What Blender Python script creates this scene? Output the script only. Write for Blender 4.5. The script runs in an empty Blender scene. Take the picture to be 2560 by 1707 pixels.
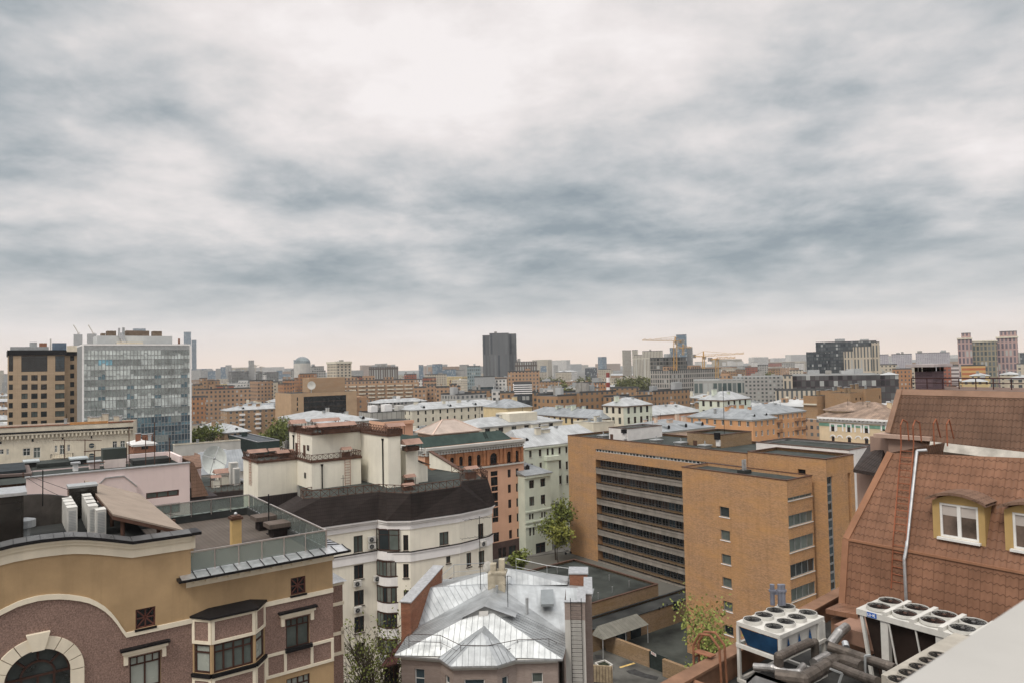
import bpy, math, random
from math import radians as R, sin, cos, pi, sqrt, atan2, tan, floor
from mathutils import Vector as V, Matrix
from mathutils.geometry import tessellate_polygon
rnd = random.Random(7)
sc = bpy.context.scene
C = sc.collection
# ---------------------------------------------------------------- camera, sky, sun, exposure
FPX, HOR, ROLL, CAMZ = 1742.0, 60.5, 0.0215, 42.0
PITCH = math.atan(HOR / FPX)
cam_d = bpy.data.cameras.new("camera")
cam = bpy.data.objects.new("camera", cam_d); C.objects.link(cam)
cam_d.sensor_width = 36.0; cam_d.lens = FPX / 2560 * 36.0
cam_d.clip_start = 0.05; cam_d.clip_end = 30000
fwd = V((0, cos(PITCH), sin(PITCH))); up0 = V((0, -sin(PITCH), cos(PITCH))); X0 = V((1, 0, 0))
c_r = X0 * cos(ROLL) - up0 * sin(ROLL); c_u = X0 * sin(ROLL) + up0 * cos(ROLL)
mw = Matrix((c_r, c_u, -fwd)).transposed().to_4x4(); mw.translation = (0, 0, CAMZ)
cam.matrix_world = mw
cam_d.dof.use_dof = True; cam_d.dof.focus_distance = 120; cam_d.dof.aperture_fstop = 5.6
sc.camera = cam
sc.view_settings.view_transform = 'Standard'; sc.view_settings.look = 'None'
sc.view_settings.gamma = 1.0; sc.view_settings.exposure = 0.3; sc.view_settings.use_curve_mapping = False
sc.cycles.use_denoising = True
sc.cycles.max_bounces = 6; sc.cycles.volume_bounces = 0; sc.cycles.transparent_max_bounces = 12
SUN_EL, SUN_AZ = R(52), R(215)      # azimuth measured clockwise from +Y
sun_d = bpy.data.lights.new("sun", 'SUN'); sun_d.energy = 1.5; sun_d.angle = R(14); sun_d.color = (1.0, .93, .83)
sun = bpy.data.objects.new("sun", sun_d); C.objects.link(sun)
sdir = V((sin(SUN_AZ) * cos(SUN_EL), cos(SUN_AZ) * cos(SUN_EL), sin(SUN_EL)))
sun.rotation_euler = sdir.to_track_quat('Z', 'Y').to_euler()
wo = bpy.data.worlds.new("World"); sc.world = wo; wo.use_nodes = True
nt = wo.node_tree; N = nt.nodes; LK = nt.links
for n in list(N): N.remove(n)
def wn(t, **k):
 n = N.new(t)
 for a, b in k.items(): setattr(n, a, b)
 return n
def wmath(op, a, b=None, c=None, clamp=False):
 n = wn('ShaderNodeMath', operation=op, use_clamp=clamp)
 for i, s in enumerate((a, b, c)):
  if s is None: continue
  if isinstance(s, (int, float)): n.inputs[i].default_value = s
  else: LK.new(s, n.inputs[i])
 return n.outputs[0]
def wmap(v, a, b, c, d, smooth=True):
 n = wn('ShaderNodeMapRange', interpolation_type='SMOOTHSTEP' if smooth else 'LINEAR')
 LK.new(v, n.inputs[0])
 for i, s in enumerate((a, b, c, d)): n.inputs[i + 1].default_value = s
 return n.outputs[0]
def wmix(f, a, b, bt='MIX'):
 n = wn('ShaderNodeMix', data_type='RGBA', blend_type=bt)
 for i, s in ((0, f), (6, a), (7, b)):
  if isinstance(s, (int, float)): n.inputs[i].default_value = s
  elif isinstance(s, tuple): n.inputs[i].default_value = (*s, 1)
  else: LK.new(s, n.inputs[i])
 return n.outputs[2]
def wramp(v, pts):
 n = wn('ShaderNodeValToRGB'); e = n.color_ramp.elements
 while len(e) < len(pts): e.new(0.5)
 for k, (p, c) in zip(e, pts): k.position = p; k.color = (*c, 1)
 LK.new(v, n.inputs[0]); return n.outputs[0]
sky = wn('ShaderNodeTexSky', sky_type='NISHITA', sun_disc=False, sun_elevation=SUN_EL, sun_rotation=SUN_AZ, air_density=1.0, dust_density=2.0)
tc = wn('ShaderNodeTexCoord'); sp = wn('ShaderNodeSeparateXYZ'); LK.new(tc.outputs['Generated'], sp.inputs[0])
dx, dy, dz = sp.outputs
dzc = wmath('MAXIMUM', dz, 0.0)
inv = wmath('DIVIDE', 1.0, wmath('ADD', dzc, 0.20))
cb = wn('ShaderNodeCombineXYZ'); LK.new(wmath('MULTIPLY', dx, inv), cb.inputs[0]); LK.new(wmath('MULTIPLY', dy, inv), cb.inputs[1])
def wnoise(scale, det, off, rot=0.0, sx=1.0, sy=1.0, dist=0.0, ro=.55):
 m = wn('ShaderNodeMapping'); m.inputs['Location'].default_value = off; m.inputs['Rotation'].default_value = (0, 0, rot)
 m.inputs['Scale'].default_value = (sx, sy, 1); LK.new(cb.outputs[0], m.inputs[0])
 n = wn('ShaderNodeTexNoise'); n.inputs['Scale'].default_value = scale; n.inputs['Detail'].default_value = det
 n.inputs['Roughness'].default_value = ro; n.inputs['Distortion'].default_value = dist
 LK.new(m.outputs[0], n.inputs['Vector']); return n.outputs['Fac']
n1 = wnoise(1.75, 9, (0.1, 10.1, 0), .25, .8, .8, .18, .56)
n2 = wnoise(.70, 3, (18.0, 1.6, 2), .12, .6, 1.3, .1)
n3 = wnoise(4.6, 7, (1.2, 9.4, 5), .3, .85, .85, .15, .6)
mixn = wmath('ADD', wmath('ADD', wmath('MULTIPLY', n1, .50), wmath('MULTIPLY', n2, .33)), wmath('MULTIPLY', n3, .20))
# overcast deck: thin bright gaps and thicker grey-blue undersides; thickness varies with height above the horizon
thick = wramp(dz, [(0.0, (.04,) * 3), (.045, (.12,) * 3), (.075, (.44,) * 3), (.12, (.66,) * 3), (.20, (.60,) * 3), (.28, (.46,) * 3), (.36, (.34,) * 3), (.48, (.25,) * 3), (1.0, (.2,) * 3)])
amp = wmap(dz, .04, .2, .30, 1.0)
cl = wmath('ADD', wmath('MULTIPLY', wmath('SUBTRACT', .5, mixn), wmath('MULTIPLY', amp, 4.1)), wmath('SUBTRACT', 1.0, thick))
ccol = wramp(cl, [(0.0, (.225, .265, .290)), (.2, (.33, .36, .378)), (.42, (.48, .485, .49)), (.62, (.62, .595, .585)), (.82, (.72, .675, .66)), (1.0, (.80, .755, .74))])
hz = wmap(dz, -.01, .07, 1.0, 0.0)
ccol = wmix(wmath('MULTIPLY', hz, .95), ccol, (.93, .735, .595))
ccol = wmix(wmath('MULTIPLY', wmap(dz, .45, .85, 0.0, 1.0), 1.0), ccol, (1.55, 1.52, 1.50))
sc10 = wmix(1.0, ccol, (10.0, 10.0, 10.0), 'MULTIPLY')
fin = wmix(.93, sky.outputs[0], sc10)
bg = wn('ShaderNodeBackground'); bg.inputs[1].default_value = 0.1; LK.new(fin, bg.inputs[0])
ow = wn('ShaderNodeOutputWorld'); LK.new(bg.outputs[0], ow.inputs[0])
# ---------------------------------------------------------------- measuring helpers: a point of the photograph -> a ray -> a real point
CR = {'a': (0, 800, 3.564), 'b': (600, 800, 3.564), 'c': (1200, 800, 3.564), 'd': (1820, 800, 3.178), 'e': (0, 1180, 2.975), 'f': (600, 1180, 2.975),
      'g': (1200, 1180, 2.975), 'h': (1820, 1180, 2.976), 'i': (470, 860, 6.533), 'j': (820, 820, 6.533), 'k': (1170, 820, 6.533), 'l': (1500, 820, 6.533),
      'm': (1840, 830, 6.533), 'n': (2200, 800, 6.533), 'o': (1000, 950, 5.407), 'p': (400, 1080, 6.533), 's': (0, 0, .91875), 'z': (0, 0, 1.0)}
def q(c, x, y): o = CR[c]; return (o[0] + x / o[2], o[1] + y / o[2])
EYE = V((0, 0, CAMZ))
def ray(p): return fwd + c_r * ((p[0] - 1280) / FPX) + c_u * ((853.5 - p[1]) / FPX)
def onz(c, x, y, z):
 d = ray(q(c, x, y)); return (EYE + d * ((z - CAMZ) / d.z))
def ond(c, x, y, dep):
 d = ray(q(c, x, y)); return EYE + d * (dep / d.y)
def onp(c, x, y, P, n):
 d = ray(q(c, x, y)); return EYE + d * ((P - EYE).dot(n) / d.dot(n))
def proj(P):
 w = V(P) - EYE; k = w.dot(fwd); return (1280 + w.dot(c_r) / k * FPX, 853.5 - w.dot(c_u) / k * FPX)
GA = R(36.5)
E1 = V((cos(GA), sin(GA), 0)); E2 = V((-sin(GA), cos(GA), 0)); UZ = V((0, 0, 1))
def D(a): return V((cos(R(a)), sin(R(a)), 0))
def fl(P): return V((P[0], P[1], 0))
# ---------------------------------------------------------------- mesh helpers
WP = {}
class MB:
 def __init__(s): s.v = []; s.f = []; s.m = []; s.sm = []
 def face(s, pts, mi=0, sm=False):
  b = len(s.v); s.v += [V(p) for p in pts]; s.f.append(tuple(range(b, b + len(pts)))); s.m.append(mi); s.sm.append(sm)
 def box(s, o, a, b, c, mi=0):
  o = V(o); p = [o, o + a, o + a + b, o + b]; t = [x + c for x in p]
  if a.cross(b).dot(c) < 0: p, t = [p[0], p[3], p[2], p[1]], [t[0], t[3], t[2], t[1]]
  s.face(p[::-1], mi); s.face(t, mi)
  for i in range(4): j = (i + 1) % 4; s.face([p[i], p[j], t[j], t[i]], mi)
 def cbox(s, c, u, w, d, h, mi=0):      # centred on c (x,y at the middle, z at the base); u = direction of the width
  u = V(u).normalized(); n = V((-u.y, u.x, 0)); s.box(V(c) - u * w / 2 - n * d / 2, u * w, n * d, V((0, 0, h)), mi)
 def beam(s, p, q_, w, h, mi=0, up=None):
  p, q_ = V(p), V(q_); d = q_ - p
  if d.length < 1e-6: return
  up = up or (UZ if abs(d.normalized().z) < .95 else V((1, 0, 0)))
  a = d.cross(up).normalized() * w; b = a.cross(d).normalized() * h
  s.box(p - a / 2 - b / 2, d, a, b, mi)
 def prism(s, poly, z0, z1, mi=0, mt=None, bot=True, top=True):
  a = [V((p[0], p[1], z0)) for p in poly]; b = [V((p[0], p[1], z1)) for p in poly]; n = len(poly)
  ar = sum(poly[i][0] * poly[(i + 1) % n][1] - poly[(i + 1) % n][0] * poly[i][1] for i in range(n))
  if ar < 0: a.reverse(); b.reverse()
  if top: s.face(b, mi if mt is None else mt)
  if bot: s.face(a[::-1], mi)
  for i in range(n): j = (i + 1) % n; s.face([a[i], a[j], b[j], b[i]], mi)
 def tube(s, p, q_, r, n=6, mi=0, r2=None, caps=True):
  p, q_ = V(p), V(q_); d = q_ - p
  if d.length < 1e-6: return
  d.normalize(); a = d.cross(UZ if abs(d.z) < .9 else V((1, 0, 0))).normalized(); b = d.cross(a); r2 = r if r2 is None else r2
  A = [p + (a * cos(2 * pi * i / n) + b * sin(2 * pi * i / n)) * r for i in range(n)]
  B_ = [q_ + (a * cos(2 * pi * i / n) + b * sin(2 * pi * i / n)) * r2 for i in range(n)]
  for i in range(n): j = (i + 1) % n; s.face([A[i], A[j], B_[j], B_[i]], mi, True)
  if caps: s.face(A[::-1], mi); s.face(B_, mi)
 def path(s, pts, r, n=6, mi=0):
  for i in range(len(pts) - 1): s.tube(pts[i], pts[i + 1], r, n, mi)
 def ball(s, c, r, mi=0, nu=10, nv=6, sz=1.0):
  c = V(c); g = [[c + V((r * sin(pi * j / nv) * cos(2 * pi * i / nu), r * sin(pi * j / nv) * sin(2 * pi * i / nu), r * sz * cos(pi * j / nv))) for i in range(nu)] for j in range(nv + 1)]
  for j in range(nv):
   for i in range(nu):
    k = (i + 1) % nu
    pts = [g[j][i], g[j + 1][i], g[j + 1][k], g[j][k]]
    s.face(pts if 0 < j < nv - 1 else ([pts[0], pts[1], pts[2]] if j == 0 else [pts[0], pts[1], pts[3]]), mi, True)
 def poly(s, outer, holes, fn, mi=0):
  loops = [[V((a, b, 0)) for a, b in L] for L in [outer] + holes]; fl_ = [p for L in loops for p in L]
  for t in tessellate_polygon(loops):
   a, b, c = (fl_[i] for i in t)
   if (b - a).cross(c - a).z < 0: b, c = c, b
   s.face([fn(a.x, a.y), fn(b.x, b.y), fn(c.x, c.y)], mi)
 def add(s, o, M):
  b = len(s.v); s.v += [M @ p for p in o.v]; s.f += [tuple(b + i for i in f) for f in o.f]; s.m += o.m; s.sm += o.sm
 def mesh(s, name, mats, off=V((0, 0, 0))):
  me = bpy.data.meshes.new(name)
  me.from_pydata([tuple(p - off) for p in s.v], [], s.f)
  for m in mats: me.materials.append(m)
  me.polygons.foreach_set('material_index', s.m); me.polygons.foreach_set('use_smooth', s.sm)
  uv = []
  for f in s.f:
   p0 = s.v[f[0]]; n = V((0, 0, 0))
   for i in range(1, len(f) - 1): n += (s.v[f[i]] - p0).cross(s.v[f[i + 1]] - p0)
   if n.length < 1e-12: n = V((0, 0, 1))
   n.normalize()
   if abs(n.z) > .985: t, b = E1, E2
   else: t = UZ.cross(n).normalized(); b = n.cross(t)
   for i in f: uv += (s.v[i].dot(t), s.v[i].dot(b))
  l = me.uv_layers.new(name='uv'); l.data.foreach_set('uv', uv)
  me.update(); return me
 def build(s, name, mats, parent=None, kind=None, label=None):
  if not isinstance(mats, (list, tuple)): mats = [mats]
  off = WP.get(parent.name, V((0, 0, 0))) if parent else (V((0, 0, 0)))
  o = bpy.data.objects.new(name, s.mesh(name, mats, off)); C.objects.link(o)
  if parent: o.parent = parent; WP[o.name] = off
  if kind: o['kind'] = kind
  if label: o['label'] = label
  return o
def tag(o, label, cat, group=None, kind=None):
 o['label'] = label; o['category'] = cat
 if group: o['group'] = group
 if kind: o['kind'] = kind
 return o
def thing(name, label, cat, loc, group=None):
 o = bpy.data.objects.new(name, None); C.objects.link(o); o.location = V(loc); o.empty_display_size = .5
 WP[o.name] = V(loc); return tag(o, label, cat, group)
def single(mb, name, mats, label, cat, group=None, at=None):   # a thing that is one mesh, origin at its base
 if not isinstance(mats, (list, tuple)): mats = [mats]
 n = len(mb.v); at = at or V((sum(p.x for p in mb.v) / n, sum(p.y for p in mb.v) / n, min(p.z for p in mb.v)))
 o = bpy.data.objects.new(name, mb.mesh(name, mats, V(at))); C.objects.link(o); o.location = at; WP[o.name] = V(at)
 return tag(o, label, cat, group)
def dup(root, loc, rz=0, label=None):                          # a copy of a thing with its parts and sub-parts
 r = root.copy(); C.objects.link(r); r.location = loc; r.rotation_euler = (0, 0, rz); WP[r.name] = V(loc)
 if label: r['label'] = label
 for ch in list(root.children):
  c = ch.copy(); C.objects.link(c); c.parent = r
  for g in ch.children:
   d = g.copy(); C.objects.link(d); d.parent = c
 return r
# ---------------------------------------------------------------- facades
class Fac:
 """A vertical wall plane from A (left, seen from outside) to B. u runs along it, z is height, o is outwards."""
 def __init__(s, A, B):
  s.A = fl(A); s.B = fl(B); s.d = (s.B - s.A).normalized(); s.n = V((s.d.y, -s.d.x, 0)); s.L = (s.B - s.A).length; s.rz = atan2(s.d.y, s.d.x)
 def p(s, u, z, o=0.0): return s.A + s.d * u + s.n * o + V((0, 0, z))
 def px(s, c, x, y, o=0.0):
  P = onp(c, x, y, s.A + s.n * o, s.n); return ((P - s.A).dot(s.d), P.z)
 def rp(s, c, x0, y0, x1, y1, o=0.0):   # top-left and bottom-right corners as photographed
  u0, z1 = s.px(c, x0, y0, o); u1, z0 = s.px(c, x1, y1, o); return (min(u0, u1), min(z0, z1), max(u0, u1), max(z0, z1))
 def off(s, o): return Fac(s.A + s.n * o, s.B + s.n * o)
 def wall(s, mb, z0, z1, rects=(), dep=.2, mi=0, mr=None, u0=0.0, u1=None):
  u1 = s.L if u1 is None else u1; mr = mi if mr is None else mr
  rects = [(max(a, u0), max(b, z0), min(c, u1), min(d, z1)) for a, b, c, d in rects]
  rects = [r for r in rects if r[2] - r[0] > .05 and r[3] - r[1] > .05]
  zs = sorted({z0, z1, *[r[1] for r in rects], *[r[3] for r in rects]})
  for k in range(len(zs) - 1):       # one strip per height band: plain wall between the openings
   a, b = zs[k], zs[k + 1]
   if b - a < 1e-4: continue
   row = sorted((r for r in rects if r[1] <= a + 1e-5 and r[3] >= b - 1e-5), key=lambda r: r[0]); u = u0
   for r in row:
    if r[0] > u + 1e-4: mb.face([s.p(u, a), s.p(r[0], a), s.p(r[0], b), s.p(u, b)], mi)
    u = max(u, r[2])
   if u1 > u + 1e-4: mb.face([s.p(u, a), s.p(u1, a), s.p(u1, b), s.p(u, b)], mi)
  for a, b, c, d in rects:
   s.reveal(mb, [(a, b), (c, b), (c, d), (a, d)], dep, mr)
 def reveal(s, mb, loop, dep, mi=0):    # loop counter-clockwise seen from outside
  n = len(loop)
  for i in range(n):
   (a, b), (c, d) = loop[i], loop[(i + 1) % n]
   mb.face([s.p(a, b), s.p(a, b, -dep), s.p(c, d, -dep), s.p(c, d)], mi)
 def band(s, mb, z0, z1, o, u0=None, u1=None, mi=0, back=0.0):
  u0 = 0.0 if u0 is None else u0; u1 = s.L if u1 is None else u1
  mb.box(s.p(u0, z0, -back), s.d * (u1 - u0), s.n * (o + back), V((0, 0, z1 - z0)), mi)
 def strip(s, mb, path, w, o, mi=0, below=True, back=.02):  # a raised moulding of height w hanging below (or above) a path of (u,z)
  for i in range(len(path) - 1):
   (a, b), (c, d) = path[i], path[i + 1]; t = -w if below else w
   A, B_ = s.p(a, b, o), s.p(c, d, o); A2, B2 = s.p(a, b + t, o), s.p(c, d + t, o); n_ = s.n * (o + back)
   if below: A, A2, B_, B2 = A2, A, B2, B_
   mb.face([A, B_, B2, A2], mi); mb.face([A2, B2, B2 - n_, A2 - n_], mi); mb.face([A - n_, B_ - n_, B_, A], mi)
   if i == 0: mb.face([A - n_, A, A2, A2 - n_], mi)
   if i == len(path) - 2: mb.face([B_, B_ - n_, B2 - n_, B2], mi)
def grid(L, z0, z1, du, dz, w, h, u_off=None, top=None):
 """window rectangles in rows from the top down"""
 n = max(1, int((L - (0 if u_off is None else u_off)) / du)); u = (L - (n - 1) * du) / 2 if u_off is None else u_off
 out = []; z = z1 - (dz * .3 if top is None else top)
 while z - h > z0:
  for i in range(n):
   if u + i * du - w / 2 > .1 and u + i * du + w / 2 < L - .1: out.append((u + i * du - w / 2, z - h, u + i * du + w / 2, z))
  z -= dz
 return out
WC = {}
class Win:
 """window style: frame, panes to pick from, columns, transoms (fractions of height), reveal depth, frame width, level of detail"""
 def __init__(s, fr, panes, n=2, tr=(), dep=.18, fw=.07, lod=1, sill=None, topn=0):
  s.fr, s.panes, s.n, s.tr, s.dep, s.fw, s.lod, s.sill = fr, panes, n, tr, dep, fw, lod, sill; s.topn = topn; s.key = id(s)
 def meshes(s, w, h, pm):
  w = round(w / .04) * .04; h = round(h / .04) * .04
  k = (s.key, round(w, 2), round(h, 2), pm.name)
  if k in WC: return WC[k]
  f = MB(); g = MB(); y = s.dep; fw = s.fw; W = V((w, 0, 0)); H = V((0, 0, h))
  def bar(x0, z0, x1, z1, t=0.0): f.box(V((x0, y - .07 - t, z0)), V((x1 - x0, 0, 0)), V((0, .09 + t, 0)), V((0, 0, z1 - z0)), 0)
  if s.lod < 3:
   bar(0, 0, fw, h); bar(w - fw, 0, w, h); bar(fw, 0, w - fw, fw); bar(fw, h - fw, w - fw, h)
   ms = sorted(s.tr)
   for i in range(1, s.n): bar(w * i / s.n - fw / 2, fw, w * i / s.n + fw / 2, h - fw, .004)
   for t in ms:
    for i in range(s.n):
     a = w * i / s.n + (fw if i == 0 else fw / 2); b = w * (i + 1) / s.n - (fw if i == s.n - 1 else fw / 2); bar(a, h * t - fw * .4, b, h * t + fw * .4)
  if s.topn:
   for i in range(1, s.topn):
    if i * s.n % s.topn: bar(w * i / s.topn - fw * .35, h * ms[-1] + fw * .4, w * i / s.topn + fw * .35, h - fw, .002)
  if s.sill: f.box(V((-.08, -.1, -.09)), V((w + .16, 0, 0)), V((0, .1 + s.dep * .9, 0)), V((0, 0, .085)), 1)
  e = 0.0 if s.lod == 3 else .003
  g.face([V((e, y, e)), V((w - e, y, e)), V((w - e, y, h - e)), V((e, y, h - e))], 0)
  if s.lod >= 2:
   g.m = [len(MBM(s)) for _ in g.m]; f.add(g, Matrix()); r = (f, None, None)
   r = (f.mesh('window', MBM(s) + [pm]), None, f)
  else:
   r = (f.mesh('window', MBM(s)), g.mesh('pane', [pm]), f)
  WC[k] = r; return r
def MBM(s): return [s.fr] + ([s.sill] if s.sill else [])
class Bld:
 """a building: an Empty with its parts; windows are collected and placed at the end (the 100 that show largest as parts)"""
 def __init__(s, name, label, cat, loc, group=None): s.o = thing(name, label, cat, loc, group); s.w = []; s.wall = MB()
 def win(s, fac, rects, st, o=0.0): s.w += [(fac, r, st, o) for r in rects]
 def part(s, mb, name, mats, parent=None, label=None): return mb.build(name, mats, parent or s.o, label=label)
 def done(s, mats=None):
  if mats is not None and s.wall.f: s.part(s.wall, 'wall', mats)
  base = WP[s.o.name]
  def size(t):
   f, r, st, o = t; P = f.p((r[0] + r[2]) / 2, (r[1] + r[3]) / 2); x, y = proj(P)
   return (r[2] - r[0]) * (r[3] - r[1]) / (P - EYE).length_squared * (1 if -20 < x < 2580 and -20 < y < 1730 else .001)
  ws = sorted(s.w, key=size, reverse=True)[:]; rest = MB(); rm = []
  for i, (f, r, st, o) in enumerate(ws):
   pm = rnd.choice(st.panes); me, pn, fm = st.meshes(r[2] - r[0], r[3] - r[1], pm)
   M = Matrix.Translation(f.p(r[0], r[1], o) - base) @ Matrix.Rotation(f.rz, 4, 'Z')
   if i < 98 or st.lod < 2:
    w = bpy.data.objects.new('window', me); C.objects.link(w); w.parent = s.o; w.matrix_local = M
    if pn:
     g = bpy.data.objects.new('pane', pn); C.objects.link(g); g.parent = w
   else:
    ml = MBM(st) + [pm]; ix = []
    for m in ml:
     if m not in rm: rm.append(m)
     ix.append(rm.index(m))
    b = len(rest.f); rest.add(fm, Matrix.Translation(base) @ M)
    for j in range(b, len(rest.f)): rest.m[j] = ix[rest.m[j]]
  if rest.f: rest.build('window', rm, s.o, kind='stuff')
  return s.o
def quad_roof(mb, P, h, ia=None, ib=None, mi=0, over=0.4, z=None, thick=.12, ridge_dir=None):
 """hipped (or gabled when the inset is 0) roof over 4 eave corners in order; returns ridge ends"""
 z = P[0][2] if z is None else z; c = sum((fl(p) for p in P), V((0, 0, 0))) / 4
 def grow(i):
  p = fl(P[i]); a = (p - fl(P[i - 1])).normalized(); b = (p - fl(P[(i + 1) % 4])).normalized(); return p + (a + b) * over
 E = [grow(i) for i in range(4)]
 if ((E[1] - E[0]).cross(E[2] - E[0])).z < 0: E = [E[0], E[3], E[2], E[1]]
 if (E[1] - E[0]).length < (E[2] - E[1]).length: E = E[1:] + E[:1]
 L = (E[1] - E[0]).length; W = (E[2] - E[1]).length; ia = W / 2 if ia is None else ia; ib = ia if ib is None else ib
 d = (E[1] - E[0]).normalized(); m0 = (E[0] + E[3]) / 2; m1 = (E[1] + E[2]) / 2
 ia = min(ia, L * .49); ib = min(ib, L * .49)
 r0 = m0 + d * ia + V((0, 0, z + h)); r1 = m1 - d * ib + V((0, 0, z + h)); e = [p + V((0, 0, z)) for p in E]; lo = [p - V((0, 0, thick)) for p in e]
 mb.face([e[0], e[1], r1, r0], mi); mb.face([e[2], e[3], r0, r1], mi); mb.face([e[3], e[0], r0], mi); mb.face([e[1], e[2], r1], mi)
 for i in range(4): j = (i + 1) % 4; mb.face([lo[i], lo[j], e[j], e[i]], mi)
 mb.face(lo[::-1], mi)
 return r0, r1, e
def seams(mb, quad, step, h=.04, w=.03, mi=0):
 """standing seams running up a roof plane: quad = eave a, eave b, top b, top a"""
 a, b, tb, ta = (V(p) for p in quad); n = (b - a).cross(ta - a)
 if n.length < 1e-6: n = (b - a).cross(tb - a)
 n.normalize(); L = (b - a).length; k = int(L / step); d = (b - a).normalized(); up = n.cross(d)
 for i in range(1, k):
  p = a + d * (i * L / k); hi = None
  for s_, e_ in ((ta, tb), (a, ta), (b, tb)):       # clip the seam against the top and the hips
   v = e_ - s_; den = up.dot(n.cross(v))
   if abs(den) < 1e-9: continue
   nv = n.cross(v); t = (s_ - p).dot(nv) / up.dot(nv)
   uu = (p + up * t - s_).dot(v) / v.length_squared if v.length > 1e-6 else 0
   if t > .02 and -.001 <= uu <= 1.001: hi = t if hi is None else min(hi, t)
  if hi: mb.box(p - d * w / 2 + n * .002, d * w, up * hi, n * h, mi)
def rail(mb, pts, h, step, r=.02, mi=0, lattice=False, mids=()):
 """posts, a top rail and either lattice crosses or mid rails along a 3-D path"""
 for i in range(len(pts) - 1):
  a, b = V(pts[i]), V(pts[i + 1]); L = (b - a).length; k = max(1, round(L / step)); H = V((0, 0, h))
  mb.tube(a + H, b + H, r * 1.2, 5, mi)
  for m in mids: mb.tube(a + H * m, b + H * m, r * .8, 4, mi)
  if lattice: mb.tube(a + H * .08, b + H * .08, r, 4, mi)
  for j in range(k + 1):
   p = a + (b - a) * (j / k)
   if j < k or i == len(pts) - 2: mb.tube(p, p + H, r, 5, mi)
   if lattice and j < k:
    p2 = a + (b - a) * ((j + 1) / k); mb.tube(p + H * .08, p2 + H, r * .7, 4, mi); mb.tube(p2 + H * .08, p + H, r * .7, 4, mi)
def ladder(mb, p, q_, w, side, step=.33, r=.025, mi=0):
 p, q_ = V(p), V(q_); s_ = V(side).normalized() * w / 2
 mb.tube(p - s_, q_ - s_, r, 5, mi); mb.tube(p + s_, q_ + s_, r, 5, mi); L = (q_ - p).length; k = int(L / step)
 for i in range(1, k): t = p + (q_ - p) * (i / k); mb.tube(t - s_, t + s_, r * .8, 5, mi)
# ---------------------------------------------------------------- materials
MT = {}
def mat(name, col, rough=.8, metal=0.0, var=.10, scale=.6, streak=0.0, bump=0.0, bscale=8.0, pat=None, spec=.1, grain=0.0):
 if name in MT: return MT[name]
 m = bpy.data.materials.new(name); MT[name] = m; m.use_nodes = True; t = m.node_tree; n = t.nodes; l = t.links; b = n['Principled BSDF']
 b.inputs['Roughness'].default_value = rough; b.inputs['Metallic'].default_value = metal; b.inputs['Specular IOR Level'].default_value = spec
 def nd(ty, **k):
  x = n.new(ty)
  for a, v in k.items(): setattr(x, a, v)
  return x
 def mx(f, a, c, bt='MIX'):
  x = nd('ShaderNodeMix', data_type='RGBA', blend_type=bt)
  for i, s in ((0, f), (6, a), (7, c)):
   if isinstance(s, (int, float)): x.inputs[i].default_value = s
   elif isinstance(s, tuple): x.inputs[i].default_value = (*s[:3], 1)
   else: l.new(s, x.inputs[i])
  return x.outputs[2]
 uv = nd('ShaderNodeUVMap').outputs[0]
 tcn = nd('ShaderNodeNewGeometry').outputs['Position']
 def noise(sc_, det=4, vec=tcn, sx=1, sy=1, sz=1, ro=.6):
  mp = nd('ShaderNodeMapping'); mp.inputs['Scale'].default_value = (sx, sy, sz); l.new(vec, mp.inputs[0])
  x = nd('ShaderNodeTexNoise'); x.inputs['Scale'].default_value = sc_; x.inputs['Detail'].default_value = det; x.inputs['Roughness'].default_value = ro
  l.new(mp.outputs[0], x.inputs['Vector']); return x.outputs['Fac']
 def rampf(v, a, c, lo=0.0, hi=1.0):
  x = nd('ShaderNodeMapRange'); l.new(v, x.inputs[0])
  for i, s in enumerate((a, c, lo, hi)): x.inputs[i + 1].default_value = s
  return x.outputs[0]
 c0 = tuple(col); dark = tuple(max(0, x * (1 - var * 1.6)) for x in c0); lite = tuple(min(1, x * (1 + var)) for x in c0)
 out = mx(rampf(noise(scale, 6), .3, .7), dark, lite)
 hb = None
 if pat:
  out, hb = pat(dict(nd=nd, mx=mx, uv=uv, noise=noise, rampf=rampf, l=l, pos=tcn), out, c0)
 if streak:
  s_ = rampf(noise(1.0, 5, uv, 1.6, .09, 1, .65), .5, .8); out = mx(rampf(s_, 0, 1, 0, streak), out, tuple(x * .45 for x in c0))
 if grain:
  g = rampf(noise(bscale * 1.5, 3, tcn, ro=.8), .35, .65); out = mx(grain, out, mx(g, tuple(x * .45 for x in c0), tuple(min(1, x * 1.55) for x in c0)))
 l.new(out, b.inputs['Base Color'])
 rr = rampf(noise(scale * 2.3, 4), .3, .7, max(.03, rough - .1), min(1, rough + .1)); l.new(rr, b.inputs['Roughness'])
 if bump or hb is not None:
  bp = nd('ShaderNodeBump'); bp.inputs['Distance'].default_value = .03
  if hb is not None: bp.inputs['Strength'].default_value = .9; l.new(hb, bp.inputs['Height'])
  else: bp.inputs['Strength'].default_value = bump; l.new(noise(bscale, 5), bp.inputs['Height'])
  l.new(bp.outputs[0], b.inputs['Normal'])
 return m
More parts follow.
